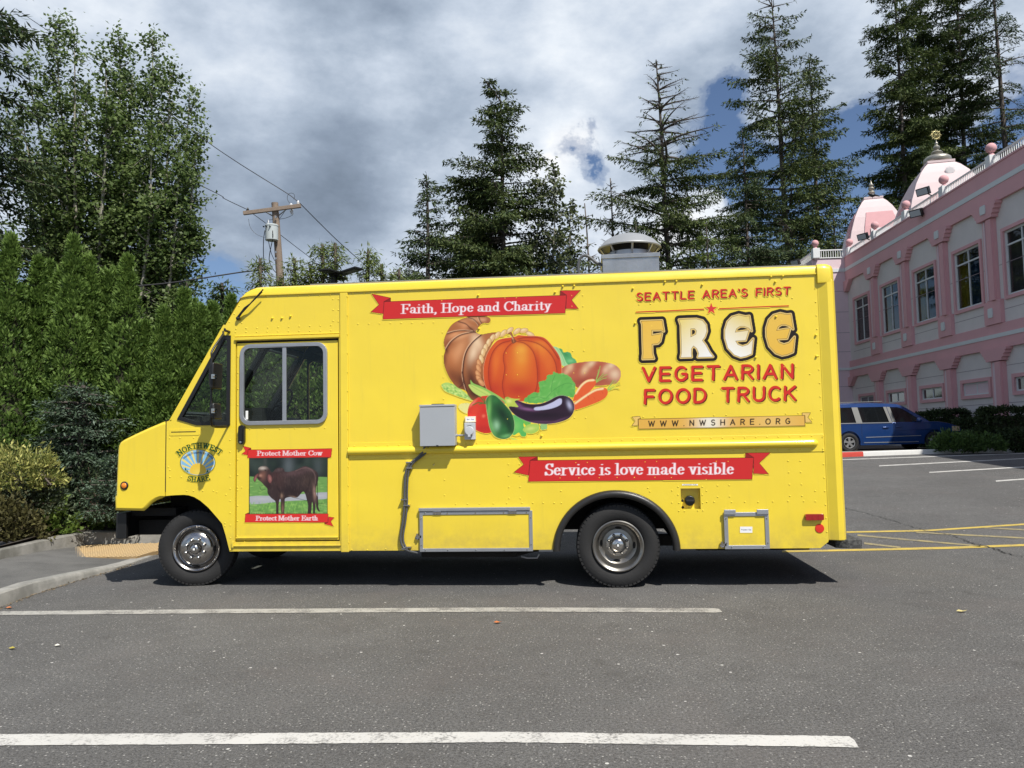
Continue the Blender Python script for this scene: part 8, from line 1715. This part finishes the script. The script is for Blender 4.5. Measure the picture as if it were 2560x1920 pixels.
for u, w in secr:
    k = max(0, w-.98)*.30
    for t_, dz in ((0, -.035), (.06, -.005), (.2, .02), (.5, .035), (.8, .02), (.94, -.005), (1, -.035)): rf.v.append(VP(u, .045+k+(VW-.09-2*k)*t_, w+dz*(1 if w > 1.5 else .4)))
rf.f = [(j*7+i, j*7+i+1, (j+1)*7+i+1, (j+1)*7+i) for j in range(6) for i in range(6)]; rf.build('van_roof', M_BLUE, VN, smooth=60)
MB().add([VP(2.15, .25, 1.62), VP(2.15, VW-.25, 1.62), VP(2.98, VW-.08, 1.05), VP(2.98, .08, 1.05)], [(0, 1, 2, 3)]).build('windscreen', M_VGL, VN); MB().add([VP(-.82, .22, 1.5), VP(-.82, VW-.22, 1.5), VP(-.95, VW-.06, 1.02), VP(-.95, .06, 1.02)], [(0, 3, 2, 1)]).build('rear_window', M_VGL, VN)
def vstrip(u0, u1, w0, w1, th, m, nm, v=-.012): o = MB(); o.v = [VP(u, vv, w) for vv in (v, .0) for u, w in ((u0, w0-th), (u1, w1-th), (u1, w1+th), (u0, w0+th))]; o.f = [(0, 1, 2, 3), (4, 7, 6, 5), (0, 4, 5, 1), (2, 6, 7, 3), (0, 3, 7, 4), (1, 5, 6, 2)]; return o.build(nm, m, VN)
vstrip(.6, 2.6, .53, .56, .012, M_CHR, 'door_moulding'); vstrip(.52, 2.5, .34, .34, .012, M_CHR, 'sill_strip'); vstrip(-.8, 1.6, 1.045, 1.05, .016, M_CHR, 'waist_strip')
for u in (.46, 1.62): vstrip(u, u+.006, .67, .67, .36, M_DARK, 'door_gap', -.004)
for u in (1.34, 1.80): MB().tube([VP(u-.11, -.02, .88), VP(u, -.035, .885), VP(u+.11, -.02, .88)], .018, 6).build('door_handle', M_BLUE, VN, smooth=60)
vstrip(wb+.62, wb+.88, .80, .78, .085, mat('headlamp_lens', (.5, .38, .25), .1, coat=1), 'headlight', -.02)
mmr = VP(2.5, -.12, 1.12); MB().ball(mmr, .12, 12, 8, (.8, 1, .75)).build('wing_mirror', M_BLUE, VN, smooth=60)
MB().tube([VP(-.9, .25, 1.8), VP(1.4, .28, 1.83)], .014, 5).build('roof_rail', M_BLACK, VN)
for u in (0, wb):
    for v in (.11, VW-.11):
        sg = -1 if v < 1 else 1; c = VP(u, v, wr)
        t = tyre(MB(), wr, .22, .205, 40).build('wheel', M_RUBBER, None, smooth=40); M4 = Matrix.Translation(c) @ Matrix.Rotation(va+(0 if sg < 0 else math.pi), 4, 'Z'); t.data.transform(M4); t.parent = VN; t.matrix_parent_inverse = Matrix.Translation(-VN.location)
        al_ = MB().lathe([(.21, -.09), (.205, -.112), (.19, -.10), (.185, -.04), (.001, -.04)], (0, 0, 0), (0, 1, 0), 36, cap=False).build('rim', M_CHASSIS, None, smooth=40); al_.data.transform(M4); al_.parent = t
        sp_ = MB().lathe([(.06, -.10), (.05, -.112), (.001, -.112)], (0, 0, 0), (0, 1, 0), 16)
        sp_.lathe([(.205, -.108), (.19, -.112), (.178, -.10)], (0, 0, 0), (0, 1, 0), 36, cap=False)
        for k in range(5):
            a = rad(72*k+90); d = np.array([math.cos(a), 0, math.sin(a)]); s_ = np.array([-d[2], 0, d[0]])
            vs = []
            for r_, w_ in ((.03, .030), (.19, .048)):
                for yy in (-.108, -.07): vs += [d*r_+s_*w_+np.array([0, yy, 0]), d*r_-s_*w_+np.array([0, yy, 0])]
            sp_.add(vs, [(0, 1, 5, 4), (0, 4, 6, 2), (1, 3, 7, 5), (2, 6, 7, 3)])
        so_ = sp_.build('spokes', M_ALLOY, None, smooth=30); so_.data.transform(M4); so_.parent = t
vplate(circ(0, .36, .39, 0, 180, 16), .12, .5).build('wheel_housing', M_DARK, VN); vplate(circ(wb, .36, .39, 0, 180, 16), .12, .5).build('wheel_housing', M_DARK, VN)
